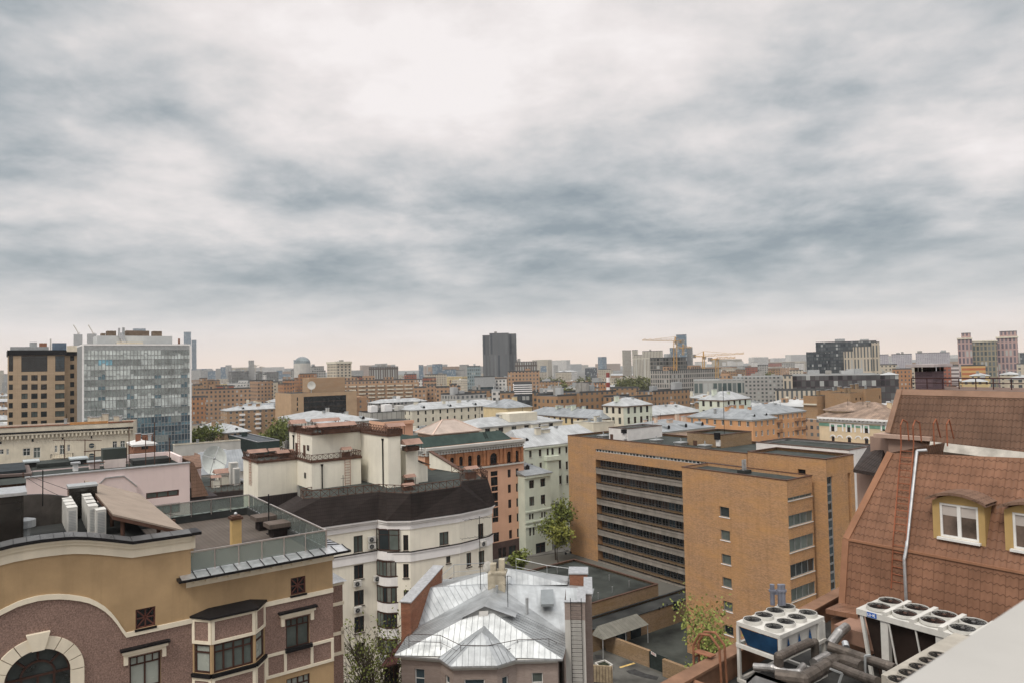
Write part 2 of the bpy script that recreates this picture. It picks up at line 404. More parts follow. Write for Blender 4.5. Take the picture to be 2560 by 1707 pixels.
def brickpat(bw=.27, bh=.09, mortar=.012, mcol=(.34, .27, .19), shade=.35, patch=(.55, .30, .12)):
 def f(k, base, c0):
  x = k['nd']('ShaderNodeTexBrick', offset=.5); k['l'].new(k['uv'], x.inputs['Vector'])
  x.inputs['Scale'].default_value = 1; x.inputs['Brick Width'].default_value = bw; x.inputs['Row Height'].default_value = bh; x.inputs['Mortar Size'].default_value = mortar
  x.inputs['Color1'].default_value = (*[a * (1 - shade) for a in c0], 1); x.inputs['Color2'].default_value = (*[min(1, a * (1 + shade)) for a in c0], 1); x.inputs['Mortar'].default_value = (*mcol, 1)
  o = k['mx'](.3, x.outputs['Color'], base)
  o = k['mx'](k['rampf'](k['noise'](.35, 5, k['uv'], .55, 1.6), .42, .72, 0, .75), o, patch)
  o = k['mx'](k['rampf'](k['noise'](1.3, 4, k['uv'], .12, 2.2), .5, .8, 0, .35), o, tuple(min(1, a * 1.35) for a in c0))
  return o, x.outputs['Fac']
 return f
def rowpat(step, frac=.06, dark=.45, axis=1, bumpy=True, step2=None, var=.25):
 """thin dark lines every step metres along u (0) or v (1): seams, boards, cladding joints; optional cross joints"""
 def f(k, base, c0):
  def line(ax, st):
   s = k['nd']('ShaderNodeSeparateXYZ'); k['l'].new(k['uv'], s.inputs[0])
   a = k['nd']('ShaderNodeMath', operation='DIVIDE'); k['l'].new(s.outputs[ax], a.inputs[0]); a.inputs[1].default_value = st
   b = k['nd']('ShaderNodeMath', operation='FRACT'); k['l'].new(a.outputs[0], b.inputs[0])
   c = k['nd']('ShaderNodeMath', operation='LESS_THAN'); k['l'].new(b.outputs[0], c.inputs[0]); c.inputs[1].default_value = frac
   d = k['nd']('ShaderNodeMath', operation='FLOOR'); k['l'].new(a.outputs[0], d.inputs[0])
   w = k['nd']('ShaderNodeTexWhiteNoise', noise_dimensions='1D'); k['l'].new(d.outputs[0], w.inputs['W'])
   return c.outputs[0], w.outputs['Value']
  c, w = line(axis, step)
  o = k['mx'](k['rampf'](w, 0, 1, 0, var), base, tuple(x * .5 for x in c0)); o = k['mx'](k['rampf'](c, 0, 1, 0, 1 - dark), o, tuple(x * .3 for x in c0))
  if step2:
   c2, w2 = line(1 - axis, step2); o = k['mx'](k['rampf'](c2, 0, 1, 0, (1 - dark) * .8), o, tuple(x * .3 for x in c0))
  return o, None
 return f
def tilepat(sw=.22, sh=.38):
 """pressed-metal tile: scalloped steps up the slope, waves across"""
 def f(k, base, c0):
  s = k['nd']('ShaderNodeSeparateXYZ'); k['l'].new(k['uv'], s.inputs[0])
  def m(op, a, b=None):
   x = k['nd']('ShaderNodeMath', operation=op)
   for i, y in enumerate((a, b)):
    if y is None: continue
    if isinstance(y, (int, float)): x.inputs[i].default_value = y
    else: k['l'].new(y, x.inputs[i])
   return x.outputs[0]
  wv = m('SINE', m('MULTIPLY', s.outputs[0], 2 * pi / sw)); vv = m('ADD', m('DIVIDE', s.outputs[1], sh), m('MULTIPLY', wv, .09)); fr = m('FRACT', vv)
  edge = m('LESS_THAN', fr, .12); hgt = m('ADD', m('MULTIPLY', fr, -.7), m('MULTIPLY', wv, .25))
  w = k['nd']('ShaderNodeTexWhiteNoise', noise_dimensions='2D'); cb_ = k['nd']('ShaderNodeCombineXYZ'); k['l'].new(m('FLOOR', vv), cb_.inputs[0]); k['l'].new(m('FLOOR', m('DIVIDE', s.outputs[0], sw)), cb_.inputs[1])
  k['l'].new(cb_.outputs[0], w.inputs['Vector'])
  o = k['mx'](k['rampf'](w.outputs['Value'], 0, 1, 0, .28), base, tuple(x * .6 for x in c0))
  o = k['mx'](k['rampf'](edge, 0, 1, 0, .55), o, tuple(x * .25 for x in c0))
  gr = m('LESS_THAN', m('FRACT', m('DIVIDE', s.outputs[0], sw * 2)), .07); o = k['mx'](k['rampf'](gr, 0, 1, 0, .35), o, tuple(x * .3 for x in c0))
  return o, hgt
 return f
def winpat(du, dz, fw, fh, wcol=(.03, .035, .04), lite=(.35, .36, .35), pl=.12, top=None):
 """for far-off blocks only: window openings a pixel or two across as a pattern of the wall"""
 def f(k, base, c0):
  s = k['nd']('ShaderNodeSeparateXYZ'); k['l'].new(k['uv'], s.inputs[0])
  def m(op, a, b=None):
   x = k['nd']('ShaderNodeMath', operation=op)
   for i, y in enumerate((a, b)):
    if y is None: continue
    if isinstance(y, (int, float)): x.inputs[i].default_value = y
    else: k['l'].new(y, x.inputs[i])
   return x.outputs[0]
  u = m('DIVIDE', s.outputs[0], du); v = m('DIVIDE', s.outputs[1], dz)
  fu = m('ABSOLUTE', m('SUBTRACT', m('FRACT', u), .5)); fv = m('ABSOLUTE', m('SUBTRACT', m('FRACT', v), .5))
  msk = m('MULTIPLY', m('LESS_THAN', fu, fw / 2), m('LESS_THAN', fv, fh / 2))
  g = k['nd']('ShaderNodeNewGeometry'); sg = k['nd']('ShaderNodeSeparateXYZ'); k['l'].new(g.outputs['Normal'], sg.inputs[0])
  msk = m('MULTIPLY', msk, m('LESS_THAN', m('ABSOLUTE', sg.outputs[2]), .4))
  w = k['nd']('ShaderNodeTexWhiteNoise', noise_dimensions='2D'); cb_ = k['nd']('ShaderNodeCombineXYZ'); k['l'].new(m('FLOOR', u), cb_.inputs[0]); k['l'].new(m('FLOOR', v), cb_.inputs[1]); k['l'].new(cb_.outputs[0], w.inputs['Vector'])
  wc = k['mx'](k['rampf'](w.outputs['Value'], 0, 1, 0, .35), wcol, lite); wc = k['mx'](m('GREATER_THAN', w.outputs['Value'], 1 - pl), wc, lite)
  return k['mx'](msk, base, wc), None
 return f
def glass(name, col=(.02, .027, .03), rough=.06):
 m = mat(name, col, rough, 0, .3, .35, spec=.45); return m
G_DK = glass('dark window glass'); G_BL = glass('blue grey window glass', (.045, .07, .085)); G_CU = glass('window with drawn curtain', (.20, .205, .185), .3)
G_GN = glass('green grey window glass', (.10, .12, .11), .12); G_BK = glass('black window glass', (.012, .014, .016)); G_LT = glass('window with pale blind', (.42, .44, .44), .3)
M_OCH = mat('ochre stucco', (.395, .275, .155), .9, 0, .13, .5, .42, .25, 30, grain=.12)
M_BRN = mat('brown pebbledash', (.235, .158, .130), .95, 0, .14, .9, .2, .8, 10, grain=.75)
M_CRM = mat('cream moulding', (.72, .65, .52), .8, 0, .07, .8, .22)
M_CRW = mat('cream painted wall', (.78, .745, .64), .85, 0, .07, .25, .3, .1, 30)
M_WHT = mat('white painted moulding', (.78, .77, .76), .8, 0, .05, .6, .18)
M_BLK = mat('black painted metal', (.018, .017, .018), .45, .3, .2, 1)
M_DKR = mat('dark roofing felt', (.042, .044, .043), .95, 0, .35, .25, 0, .4, 10)
M_DKR2 = mat('dark green grey roofing felt', (.05, .056, .052), .95, 0, .3, .3, 0, .3, 8)
M_DECK = mat('brown ribbed roof membrane', (.115, .097, .084), .9, 0, .12, .4, 0, pat=rowpat(.28, .12, .45, 0))
M_BRM = mat('brown painted steel', (.10, .055, .04), .6, .1, .2, 2)
M_BRT = mat('dark brown mansard shingles', (.034, .027, .025), .8, 0, .2, .7, 0, pat=rowpat(.42, .12, .35, 1, step2=.24))
M_BRP = mat('dark brown profiled sheet', (.055, .044, .042), .6, .1, .15, .6, 0, pat=rowpat(.22, .2, .3, 0))
M_TAN = mat('light brown bitumen shingles', (.30, .245, .20), .9, 0, .10, .8, 0, .3, 18, grain=.18)
M_BRICK = mat('orange brown brick', (.47, .262, .135), .9, 0, .14, .3, .36, pat=brickpat())
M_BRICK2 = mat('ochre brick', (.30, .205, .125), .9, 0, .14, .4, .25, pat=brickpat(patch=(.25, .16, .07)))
M_SILV = mat('galvanised sheet roof', (.40, .42, .43), .42, .5, .2, .6, .55, .12, 3)
M_SILV2 = mat('old grey sheet roof', (.30, .32, .335), .5, .35, .22, .35, .40, .12, 3, pat=rowpat(.62, .07, .5, 0, var=.2))
M_SILV3 = mat('pale sheet roof', (.43, .445, .45), .45, .35, .2, .35, .38, .12, 3, pat=rowpat(.62, .07, .5, 0, var=.18))
M_RUST = mat('rusty sheet roof', (.30, .22, .17), .7, .1, .35, .5, .2, pat=rowpat(.6, .08, .4, 0, var=.4))
M_TILE = mat('terracotta metal tiles', (.225, .118, .074), .5, 0, .22, .7, .38, pat=tilepat())
M_TILE2 = mat('brown metal tiles', (.15, .088, .060), .5, 0, .22, .6, .38, pat=tilepat())
M_TILE3 = mat('dark brown metal tiles', (.045, .034, .030), .5, 0, .2, .7, 0, pat=tilepat())
M_TILE4 = mat('mid brown metal tiles', (.20, .125, .09), .6, 0, .15, .7, 0, pat=tilepat(.25, .4))
M_PINK = mat('pink stucco', (.72, .60, .575), .9, 0, .05, .3, .14, .1, 30)
M_OLD = mat('weathered cream stucco', (.58, .53, .43), .9, 0, .12, .3, .3)
M_MINT = mat('mint green stucco', (.58, .625, .53), .9, 0, .07, .3, .2)
M_PEACH = mat('peach stucco', (.62, .375, .26), .9, 0, .06, .3, .14)
M_PEA2 = mat('orange granite cladding', (.44, .205, .105), .8, 0, .2, .8, .15, pat=rowpat(.9, .03, .5, 1, step2=1.2, var=.3))
M_ORG = mat('orange stucco', (.56, .31, .16), .9, 0, .08, .3, .2)
M_YEL = mat('pale yellow stucco', (.66, .53, .36), .9, 0, .08, .3, .2)
M_STN = mat('grey stone cornice', (.46, .44, .40), .85, 0, .12, .6, .2)
M_BEIG = mat('beige cladding panels', (.46, .345, .235), .8, 0, .07, .4, .1, pat=rowpat(.6, .04, .6, 1, step2=1.2, var=.15))
M_TBR = mat('tan brick', (.40, .27, .17), .9, 0, .10, .3, .14, pat=brickpat(mcol=(.36, .28, .2), patch=(.36, .22, .12)))
M_CON = mat('grey concrete', (.30, .29, .27), .9, 0, .16, .4, .3, .1, 10)
M_CON2 = mat('balcony concrete slabs', (.27, .245, .215), .9, 0, .16, .5, .35, pat=rowpat(1.3, .03, .6, 0, var=.3))
M_ASPH = mat('asphalt', (.060, .060, .058), .9, 0, .3, .12, 0, .3, 14)
M_PAVE = mat('worn pavement', (.15, .145, .135), .9, 0, .25, .2, 0, .2, 8)
M_WHM = mat('white enamelled metal', (.56, .55, .515), .45, 0, .10, 1.5, .4)
M_GRM = mat('grey painted metal', (.36, .375, .38), .45, .3, .12, 1.2, .15)
M_ALU = mat('foil pipe lagging', (.34, .33, .32), .38, .75, .25, 4, 0, .6, 12)
M_STL = mat('galvanised steel', (.48, .49, .50), .4, .7, .15, 3)
M_GRP = mat('mauve grey brick', (.36, .295, .265), .9, 0, .10, .4, .25, pat=brickpat(mcol=(.34, .29, .26), shade=.15, patch=(.30, .24, .21)))
M_RED = mat('old red brick', (.30, .13, .075), .9, 0, .25, .6, .2, pat=brickpat(mcol=(.3, .22, .17), patch=(.2, .08, .05)))
M_YPT = mat('yellow road paint', (.60, .42, .16), .8, 0, .3, 3)
M_BARK = mat('tree bark', (.06, .048, .038), .95, 0, .25, 3)
M_LEAF = mat('spring leaves', (.15, .175, .045), .7, 0, .35, 1.2)
M_LEAF2 = mat('dull green leaves', (.14, .15, .055), .7, 0, .35, .6)
M_GRN = mat('dark green roof felt', (.042, .062, .056), .9, 0, .2, .5, 0, .2, 12)
M_COPP = mat('rose glazed roof panels', (.40, .33, .285), .4, .0, .12, .6, 0, pat=rowpat(1.3, .05, 1.6, 0, step2=1.3, var=.15))
M_GREY = mat('pale grey render', (.50, .49, .46), .9, 0, .08, .3, .25)
M_GCL = mat('dark green corrugated cladding', (.035, .055, .05), .6, .1, .15, .6, 0, pat=rowpat(.35, .2, .4, 0))
M_FBK = mat('black fan guard', (.02, .02, .02), .5, .3, .2, 4)
M_CBL = mat('blue coil fins', (.015, .05, .11), .5, .2, .4, .9)
M_CDK = mat('dark coil fins', (.035, .024, .020), .6, .2, .3, .8)
F_BRN = mat('brown window frame', (.060, .032, .025), .5, 0, .15, 3)
F_WHT = mat('white window frame', (.70, .70, .68), .5, 0, .08, 2)
F_GRY = mat('grey window frame', (.27, .28, .28), .5, .2, .15, 2)
F_RED = mat('red brown window frame', (.115, .05, .04), .5, 0, .2, 2)
# ---------------------------------------------------------------- ground
gm = MB(); gm.face([(-9000, -300, 0), (9000, -300, 0), (9000, 12000, 0), (-9000, 12000, 0)])
gm.build('ground', mat('city ground', (.13, .125, .11), .95, 0, .3, .02), kind='structure')
# ---------------------------------------------------------------- ochre and brown building with the glass-railed terrace (front left)
def glassmat(name, tint, refl=.25):
 m = bpy.data.materials.new(name); m.use_nodes = True; t = m.node_tree
 for n in list(t.nodes): t.nodes.remove(n)
 tr = t.nodes.new('ShaderNodeBsdfTransparent'); tr.inputs[0].default_value = (*tint, 1)
 gl = t.nodes.new('ShaderNodeBsdfGlossy'); gl.inputs['Roughness'].default_value = .06; gl.inputs[0].default_value = (.8, .86, .84, 1)
 df = t.nodes.new('ShaderNodeBsdfDiffuse'); df.inputs[0].default_value = (.48, .54, .51, 1)
 m1 = t.nodes.new('ShaderNodeMixShader'); m1.inputs[0].default_value = refl; t.links.new(tr.outputs[0], m1.inputs[1]); t.links.new(df.outputs[0], m1.inputs[2])
 lw = t.nodes.new('ShaderNodeLayerWeight'); lw.inputs[0].default_value = .35
 m2 = t.nodes.new('ShaderNodeMixShader'); t.links.new(lw.outputs['Fresnel'], m2.inputs[0]); t.links.new(m1.outputs[0], m2.inputs[1]); t.links.new(gl.outputs[0], m2.inputs[2])
 o = t.nodes.new('ShaderNodeOutputMaterial'); t.links.new(m2.outputs[0], o.inputs[0]); return m
M_GLS = glassmat('green tinted glass sheet', (.74, .80, .77), .24)
P0 = ond('f', 687, 600, 45.0); FO = Fac(P0 - E1 * 24, P0); LO = FO.L
def fo(c, x, y, o=0.0): return FO.px(c, x, y, o)
b = Bld('ochre_apartment_building', 'ochre and brown rendered building with an arched window, bay window and glass-railed roof terrace', 'building', fl(FO.p(LO / 2, 0)))
ub = fo('e', 1418, 560)[0]                       # end of the raised parapet
zc_r = fo('e', 1400, 855)[1]                      # underside of the right frieze
top_l = [fo('e', *p) for p in ((0, 690), (100, 664), (200, 645), (300, 628), (400, 616), (480, 607), (550, 603), (650, 604), (750, 611), (850, 620), (980, 633))]
top_l = [(-6.0, top_l[0][1] - 3.2), (-2, top_l[0][1] - 1.1)] + top_l + [(ub, fo('e', 1418, 567)[1])]
band = [fo('e', *p) for p in ((0, 1022), (60, 992), (130, 958), (200, 935), (280, 915), (360, 905), (440, 902), (520, 907), (600, 918), (660, 932), (720, 958), (780, 995), (830, 1042), (875, 1098), (905, 1145), (938, 1192))]
zs_ = fo('f', 690, 857)[1]
band = [(-6.0, band[0][1] - 2.6), (-2, band[0][1] - .75)] + band[:-1] + [(band[-1][0], zs_)]
zb = 9.0
zp1 = fo('f', 690, 1240)[1]; zp0 = fo('f', 690, 1400)[1]          # panel row
w1 = fo('e', 1008, 1022) + fo('e', 1157, 1137); w2 = fo('f', 376, 788) + fo('f', 489, 893)
lat = [(w1[0], w1[3], w1[2], w1[1]), (w2[0], w2[3], w2[2], w2[1])]
w4 = FO.rp('f', 341, 1098, 518, 1290); w4 = (w4[0], w4[1] + .12, w4[2], w4[3]); h4 = w4[3] - w4[1]
w3t = fo('e', 963, 1380); w3r = fo('e', 1196, 1330); w3 = (w3t[0], w3t[1] - h4, w3r[0], w3t[1])
w5 = (w4[0], zp0 - .35 - h4, w4[2], zp0 - .35)
uc, zt_ = fo('e', 283, 1313); ur = fo('e', 524, 1500)[0]; ra = ur - uc; za = zt_ - ra; Ro = fo('e', 626, 1500)[0] - uc
def arc(r, n=20, a0=0.0, a1=pi): return [(uc + r * cos(a0 + (a1 - a0) * i / n), za + r * sin(a0 + (a1 - a0) * i / n)) for i in range(n + 1)]
def rl(r): return [(r[0], r[1]), (r[2], r[1]), (r[2], r[3]), (r[0], r[3])]
wl = MB()
wl.poly([(LO, zs_), (LO, zc_r), (ub, zc_r)] + top_l[::-1] + band + [(LO - .01, zs_)], [rl(r) for r in lat], lambda u, z: FO.p(u, z), 0)
awin = arc(ra) + [(uc - ra, za - 3), (uc + ra, za - 3)]
wl.poly(band[::-1] + [(-6, zp0), (LO, zp0), (LO, zs_)], [rl(w3), rl(w4)] + [[p for p in awin]], lambda u, z: FO.p(u, z), 1) if za - 3 > zp0 else None
ux = fo('f', 185, 1400)[0]
if za - 3 > zp0: FO.wall(wl, zb, zp0, mi=1, u0=-6, u1=ux)
FO.wall(wl, zb, zp0, [w5], .25, 0, 0, ux)
if za - 3 <= zp0:   # the window runs below the panel row: take the brown wall down with it, ochre only right of the bay
 wl.poly(band[::-1] + [(-6, zb), (ux, zb), (ux, zp0), (LO, zp0), (LO, zs_)], [rl(w3), rl(w4), awin], lambda u, z: FO.p(u, z), 1)
for r in lat + [w3, w4]: FO.reveal(wl, rl(r), .25, 0)
FO.reveal(wl, awin, .35, 1)
dep = 18.0; BK = fl(P0) + E2 * dep; zr = zc_r + .55
for A_, B_ in ((fl(P0), BK), (BK, BK - E1 * 30), (BK - E1 * 30, fl(FO.p(-6, 0)))):
 Fac(A_, B_).wall(wl, 0, zc_r + .6, mi=0)
FO.wall(wl, 0, zb, mi=0, u0=-6)
b.part(wl, 'wall', [M_OCH, M_BRN])
# mouldings
t = MB(); FO.strip(t, band + [(LO, zs_)], .26, .09)
hcr = fo('e', 600, 490)[1] - fo('e', 600, 603)[1]
t2 = [(u, z + hcr * .62) for u, z in top_l]; t3 = [(u, z + hcr * .86) for u, z in top_l]; t4 = [(u, z + hcr) for u, z in top_l]
FO.strip(t, t2, hcr * .62, .08); FO.strip(t, t3, hcr * .24, .20); FO.strip(t, t4, hcr * .14, .34)
e_ = [(ub - .02, t4[-1][1] - hcr), (ub - .02, t4[-1][1])]
t.box(FO.p(ub - .05, top_l[-1][1], .0), FO.d * .3, -FO.n * .5, UZ * hcr, 0)
ue = LO + .05; hfr = fo('e', 1400, 790)[1] - zc_r
FO.band(t, zc_r, zc_r + hfr * .8, .07, ub - .25, LO + .07); FO.band(t, zc_r + hfr * .8, zc_r + hfr, .42, ub - .25, LO + .42)
for i in range(12):
 u = ub + .1 + i * .62
 if u < LO: t.box(FO.p(u, zc_r + hfr * .8 - .14, .07), FO.d * .26, FO.n * .3, UZ * .138, 0)
SR = Fac(fl(P0), BK); SR.band(t, zc_r, zc_r + hfr * .8, .07, 0, dep); SR.band(t, zc_r + hfr * .8, zc_r + hfr, .42, 0, dep)
b.part(t, 'cornice', M_CRM)
# dark metal copings
t = MB(); FO.strip(t, [(u, z + .16) for u, z in t4], .16, .42, back=.9)
FO.strip(t, [(ub, t4[-1][1] + .18), (ub + .5, t4[-1][1] + .18)], .16, .42, back=.9)
zk = zc_r + hfr
FO.band(t, zk, zk + .14, .75, ub - .75, LO + .95); SR.band(t, zk, zk + .14, .95, 0, dep + .7)
b.part(t, 'coping', M_BLK)
t = MB()                                                     # metal sheet flashing on the terrace edge
def flash(f, u0, u1, o0, o1, z0, z1, st=.72):
 n = max(1, int((u1 - u0) / st))
 for i in range(n):
  a = u0 + (u1 - u0) * i / n; c = u0 + (u1 - u0) * (i + 1) / n - .03
  t.face([f.p(a, z0, o0), f.p(c, z0, o0), f.p(c, z1, o1), f.p(a, z1, o1)], 0)
  t.box(f.p(c, z0, o0), f.d * .03, V(f.p(c, z1, o1)) - V(f.p(c, z0, o0)), UZ * .05, 1)
FM = [M_STL, M_BLK, mat('wet grey coping sheet', (.11, .11, .11), .35, .3, .2, 1)]; flash(FO, ub - .6, LO + .8, .72, -.35, zk + .145, zk + .30); b.part(t, 'flashing', FM); t = MB(); flash(SR, .35, dep - .3, .9, -.35, zk + .145, zk + .30)
BKF = Fac(BK, BK - E1 * 30); b.part(t, 'flashing', FM); t = MB(); flash(BKF, .3, 14, .4, -.75, zk + .2, zk + .34); b.part(t, 'flashing', FM); t = MB()
t4l = [(u, z + .165) for u, z in t4]
for i in range(len(t4l) - 1):
 (a, z0), (c, z1) = t4l[i], t4l[i + 1]; k = max(1, int((c - a) / .8))
 for j in range(k):
  p = a + (c - a) * j / k; r = a + (c - a) * (j + 1) / k - .03; zA = z0 + (z1 - z0) * j / k; zB = z0 + (z1 - z0) * (j + 1) / k
  t.face([FO.p(p, zA, .40), FO.p(r, zB, .40), FO.p(r, zB + .1, -.45), FO.p(p, zA + .1, -.45)], 2)
b.part(t, 'flashing', FM)
zf = zk - .25                                               # terrace floor
t = MB(); t.face([FO.p(-6, zf, -.3), FO.p(LO - .3, zf, -.3), V((*(BK - E1 * .3 - E2 * .5)[:2], zf)), V((*(BK - E1 * 30)[:2], zf))])
roof = b.part(t, 'roof', M_DECK)
t = MB(); SR.band(t, zf + .005, zk + .28, -.36, 0.4, dep - .8, back=.5)
BKF.box = None; t.box(BKF.p(.4, zf + .005, -.78), BKF.d * 24, BKF.n * .12, UZ * (zk + .30 - zf)); b.part(t, 'upstand', M_DKR)
# terrace railing
fr_z = fo('f', 685, 422, -.3)[1]; gz0 = zk + .32
rl_ = MB(); rail_o = MB()
corner = FO.p(LO - .3, 0, -.3); start = FO.p(ub + .02, 0, -.3); bkc = corner + E2 * (dep - 1.1); bkl = bkc - E1 * 15
segs = [(start, corner, 1.25), (corner, bkc, 1.25), (bkc, bkl, 1.45)]
for A_, B_, st in segs:
 rl_.beam(A_ + UZ * fr_z, B_ + UZ * fr_z, .10, .08)
 n = round((B_ - A_).length / st)
 for i in range(n + 1):
  p = A_ + (B_ - A_) * (i / n) + V(((B_ - A_).normalized().y, -(B_ - A_).normalized().x, 0)) * (.05 if A_ is not bkc else -.06); rl_.beam(p + UZ * (zk + .2), p + UZ * fr_z, .055, .05, 0)
rr = rl_.build('railing', mat('brushed railing steel', (.50, .45, .42), .35, .8, .1, 3), b.o)
for A_, B_, st in segs:
 n = round((B_ - A_).length / st)
 for i in range(n):
  p = A_ + (B_ - A_) * ((i + .03) / n); r = A_ + (B_ - A_) * ((i + .97) / n); g = MB(); dd = (r - p).normalized(); nn = V((dd.y, -dd.x, 0)) * .012
  g.box(p + UZ * gz0, r - p, nn, UZ * (fr_z - .05 - gz0)); g.build('glass_pane', M_GLS, rr)
# windows
W_OCH = Win(F_BRN, [mat('grey green blind behind glass', (.32, .345, .31), .25, 0, .12, .5, spec=.5), G_GN], 2, (.74,), .2, .085, 1, M_BLK, topn=4)
b.win(FO, [w3, w4, w5], W_OCH)
W_LAT = MB()
for r in lat:
 g = MB(); f_ = FO.off(-.12)
 def bar(a, c, w=.07): g.beam(f_.p(*a), f_.p(*c), .07, w, 0, up=FO.n)
 (a, c, d, e) = r; m = ((a + d) / 2, (c + e) / 2)
 for s_ in (((a, c + .04), (d, c + .04)), ((a, e - .04), (d, e - .04)), ((a + .04, c), (a + .04, e)), ((d - .04, c), (d - .04, e)), ((a, c), (d, e)), ((a, e), (d, c)), ((a, m[1]), (d, m[1])), ((m[0], c), (m[0], e))): bar(*s_, .06)
 wo_ = g.build('lattice_window', F_RED, b.o)
 k = MB(); k.face([FO.p(a, c, -.2), FO.p(d, c, -.2), FO.p(d, e, -.2), FO.p(a, e, -.2)]); k.build('pane', G_BK, wo_)
 k = MB(); k.box(FO.p(a - .05, c - .1, 0), FO.d * (d - a + .1), FO.n * .12, UZ * .1); k.build('sill', M_BLK, wo_)
g = MB(); f_ = FO.off(-.22)                                 # the arched window
def abar(pts, w=.09):
 for i in range(len(pts) - 1): g.beam(f_.p(*pts[i]), f_.p(*pts[i + 1]), .1, w, 0, up=FO.n)
abar(arc(ra - .05)); abar(arc(ra * .52, 14)); abar([(uc - ra, za), (uc + ra, za)], .12)
for a in (45, 90, 135): abar([(uc + ra * .52 * cos(R(a)), za + ra * .52 * sin(R(a))), (uc + ra * cos(R(a)), za + ra * sin(R(a)))])
for x in (-.5, 0, .5): abar([(uc + ra * x, za), (uc + ra * x, za - 3)])
aw = g.build('arched_window', F_BRN, b.o)
g = MB(); g.poly(awin, [], lambda u, z: FO.p(u, z, -.26)); g.build('pane', mat('dark arched glazing', (.035, .045, .045), .08, 0, .5, .8, spec=.6), aw)
g = MB()                                                   # stone surround
for i in range(9):
 a0, a1 = pi * i / 9 + .012, pi * (i + 1) / 9 - .012
 if i == 4: continue
 ro = Ro; A_ = arc(ra, 4, a0, a1); B_ = arc(ro, 4, a0, a1)
 for j in range(4):
  g.face([FO.p(*A_[j], .12), FO.p(*B_[j], .12), FO.p(*B_[j + 1], .12), FO.p(*A_[j + 1], .12)])
  g.face([FO.p(*B_[j], .12), FO.p(*B_[j], 0), FO.p(*B_[j + 1], 0), FO.p(*B_[j + 1], .12)]); g.face([FO.p(*A_[j], .0), FO.p(*A_[j], .12), FO.p(*A_[j + 1], .12), FO.p(*A_[j + 1], 0)])
 for S_, E_ in ((A_[0], B_[0]), (B_[-1], A_[-1])): g.face([FO.p(*S_, 0), FO.p(*E_, 0), FO.p(*E_, .12), FO.p(*S_, .12)])
for s_ in (-1, 1):
 for k in range(3):
  u0, u1 = sorted((uc + s_ * ra, uc + s_ * Ro)); g.box(FO.p(u0, za - .95 * (k + 1) + .02, 0), FO.d * (u1 - u0), FO.n * .12, UZ * .91)
a0, a1 = pi * 4 / 9 - .02, pi * 5 / 9 + .02
k1 = [(uc + ra * cos(a0), za + ra * sin(a0)), (uc + (Ro + .28) * cos(a0 - .03), za + (Ro + .28) * sin(a0 - .03)), (uc + (Ro + .28) * cos(a1 + .03), za + (Ro + .28) * sin(a1 + .03)), (uc + ra * cos(a1), za + ra * sin(a1))]
g.face([FO.p(*p, .24) for p in k1])
for i in range(4): j = (i + 1) % 4; g.face([FO.p(*k1[j], .24), FO.p(*k1[i], .24), FO.p(*k1[i], 0), FO.p(*k1[j], 0)])
b.part(g, 'window_surround', M_CRM)
def hood(c, x0, y0, x1, y1, r):
 a = FO.px(c, x0, y0, .25)[0]; d = FO.px(c, x1, y1, .25)[0]; z = r[3] + .12; k = MB()
 k.box(FO.p(a + .12, z, 0), FO.d * (d - a - .24), FO.n * .16, UZ * .18); k.box(FO.p(a + .04, z + .18, 0), FO.d * (d - a - .08), FO.n * .28, UZ * .16)
 for u in (a + .12, d - .32): k.box(FO.p(u, z - .42, 0), FO.d * .2, FO.n * .17, UZ * .42)
 b.part(k, 'window_hood', M_CRM); k = MB(); k.box(FO.p(a - .06, z + .345, -.0), FO.d * (d - a + .12), FO.n * .36, UZ * .11); b.part(k, 'hood_flashing', M_BLK)
hood('e', 905, 1335, 1257, 1255, w3); hood('f', 297, 1055, 568, 1000, w4)
# panel row under the right window, framed in cream
def panels(f, us, z0, z1, o=.0, w=.17, body=True):
 k = MB()
 f.band(k, z1 - w, z1, o + .07, us[0], us[-1]); f.band(k, z0, z0 + w, o + .07, us[0], us[-1])
 for u in us:
  u = min(max(u - w / 2, us[0]), us[-1] - w); k.box(f.p(u, z0 + w, o), f.d * w, f.n * .07, UZ * (z1 - z0 - 2 * w))
 b.part(k, 'panel_frame', M_CRM)
panels(FO, [fo('f', 187, 1450)[0], fo('f', 336, 1400)[0], fo('f', 534, 1370)[0], LO], zp0, zp1 + .1)
k = MB(); k.box(FO.p(w4[0] - .08, w4[1] - .13, 0), FO.d * (w4[2] - w4[0] + .2), FO.n * .24, UZ * .22); b.part(k, 'sill', M_BLK)
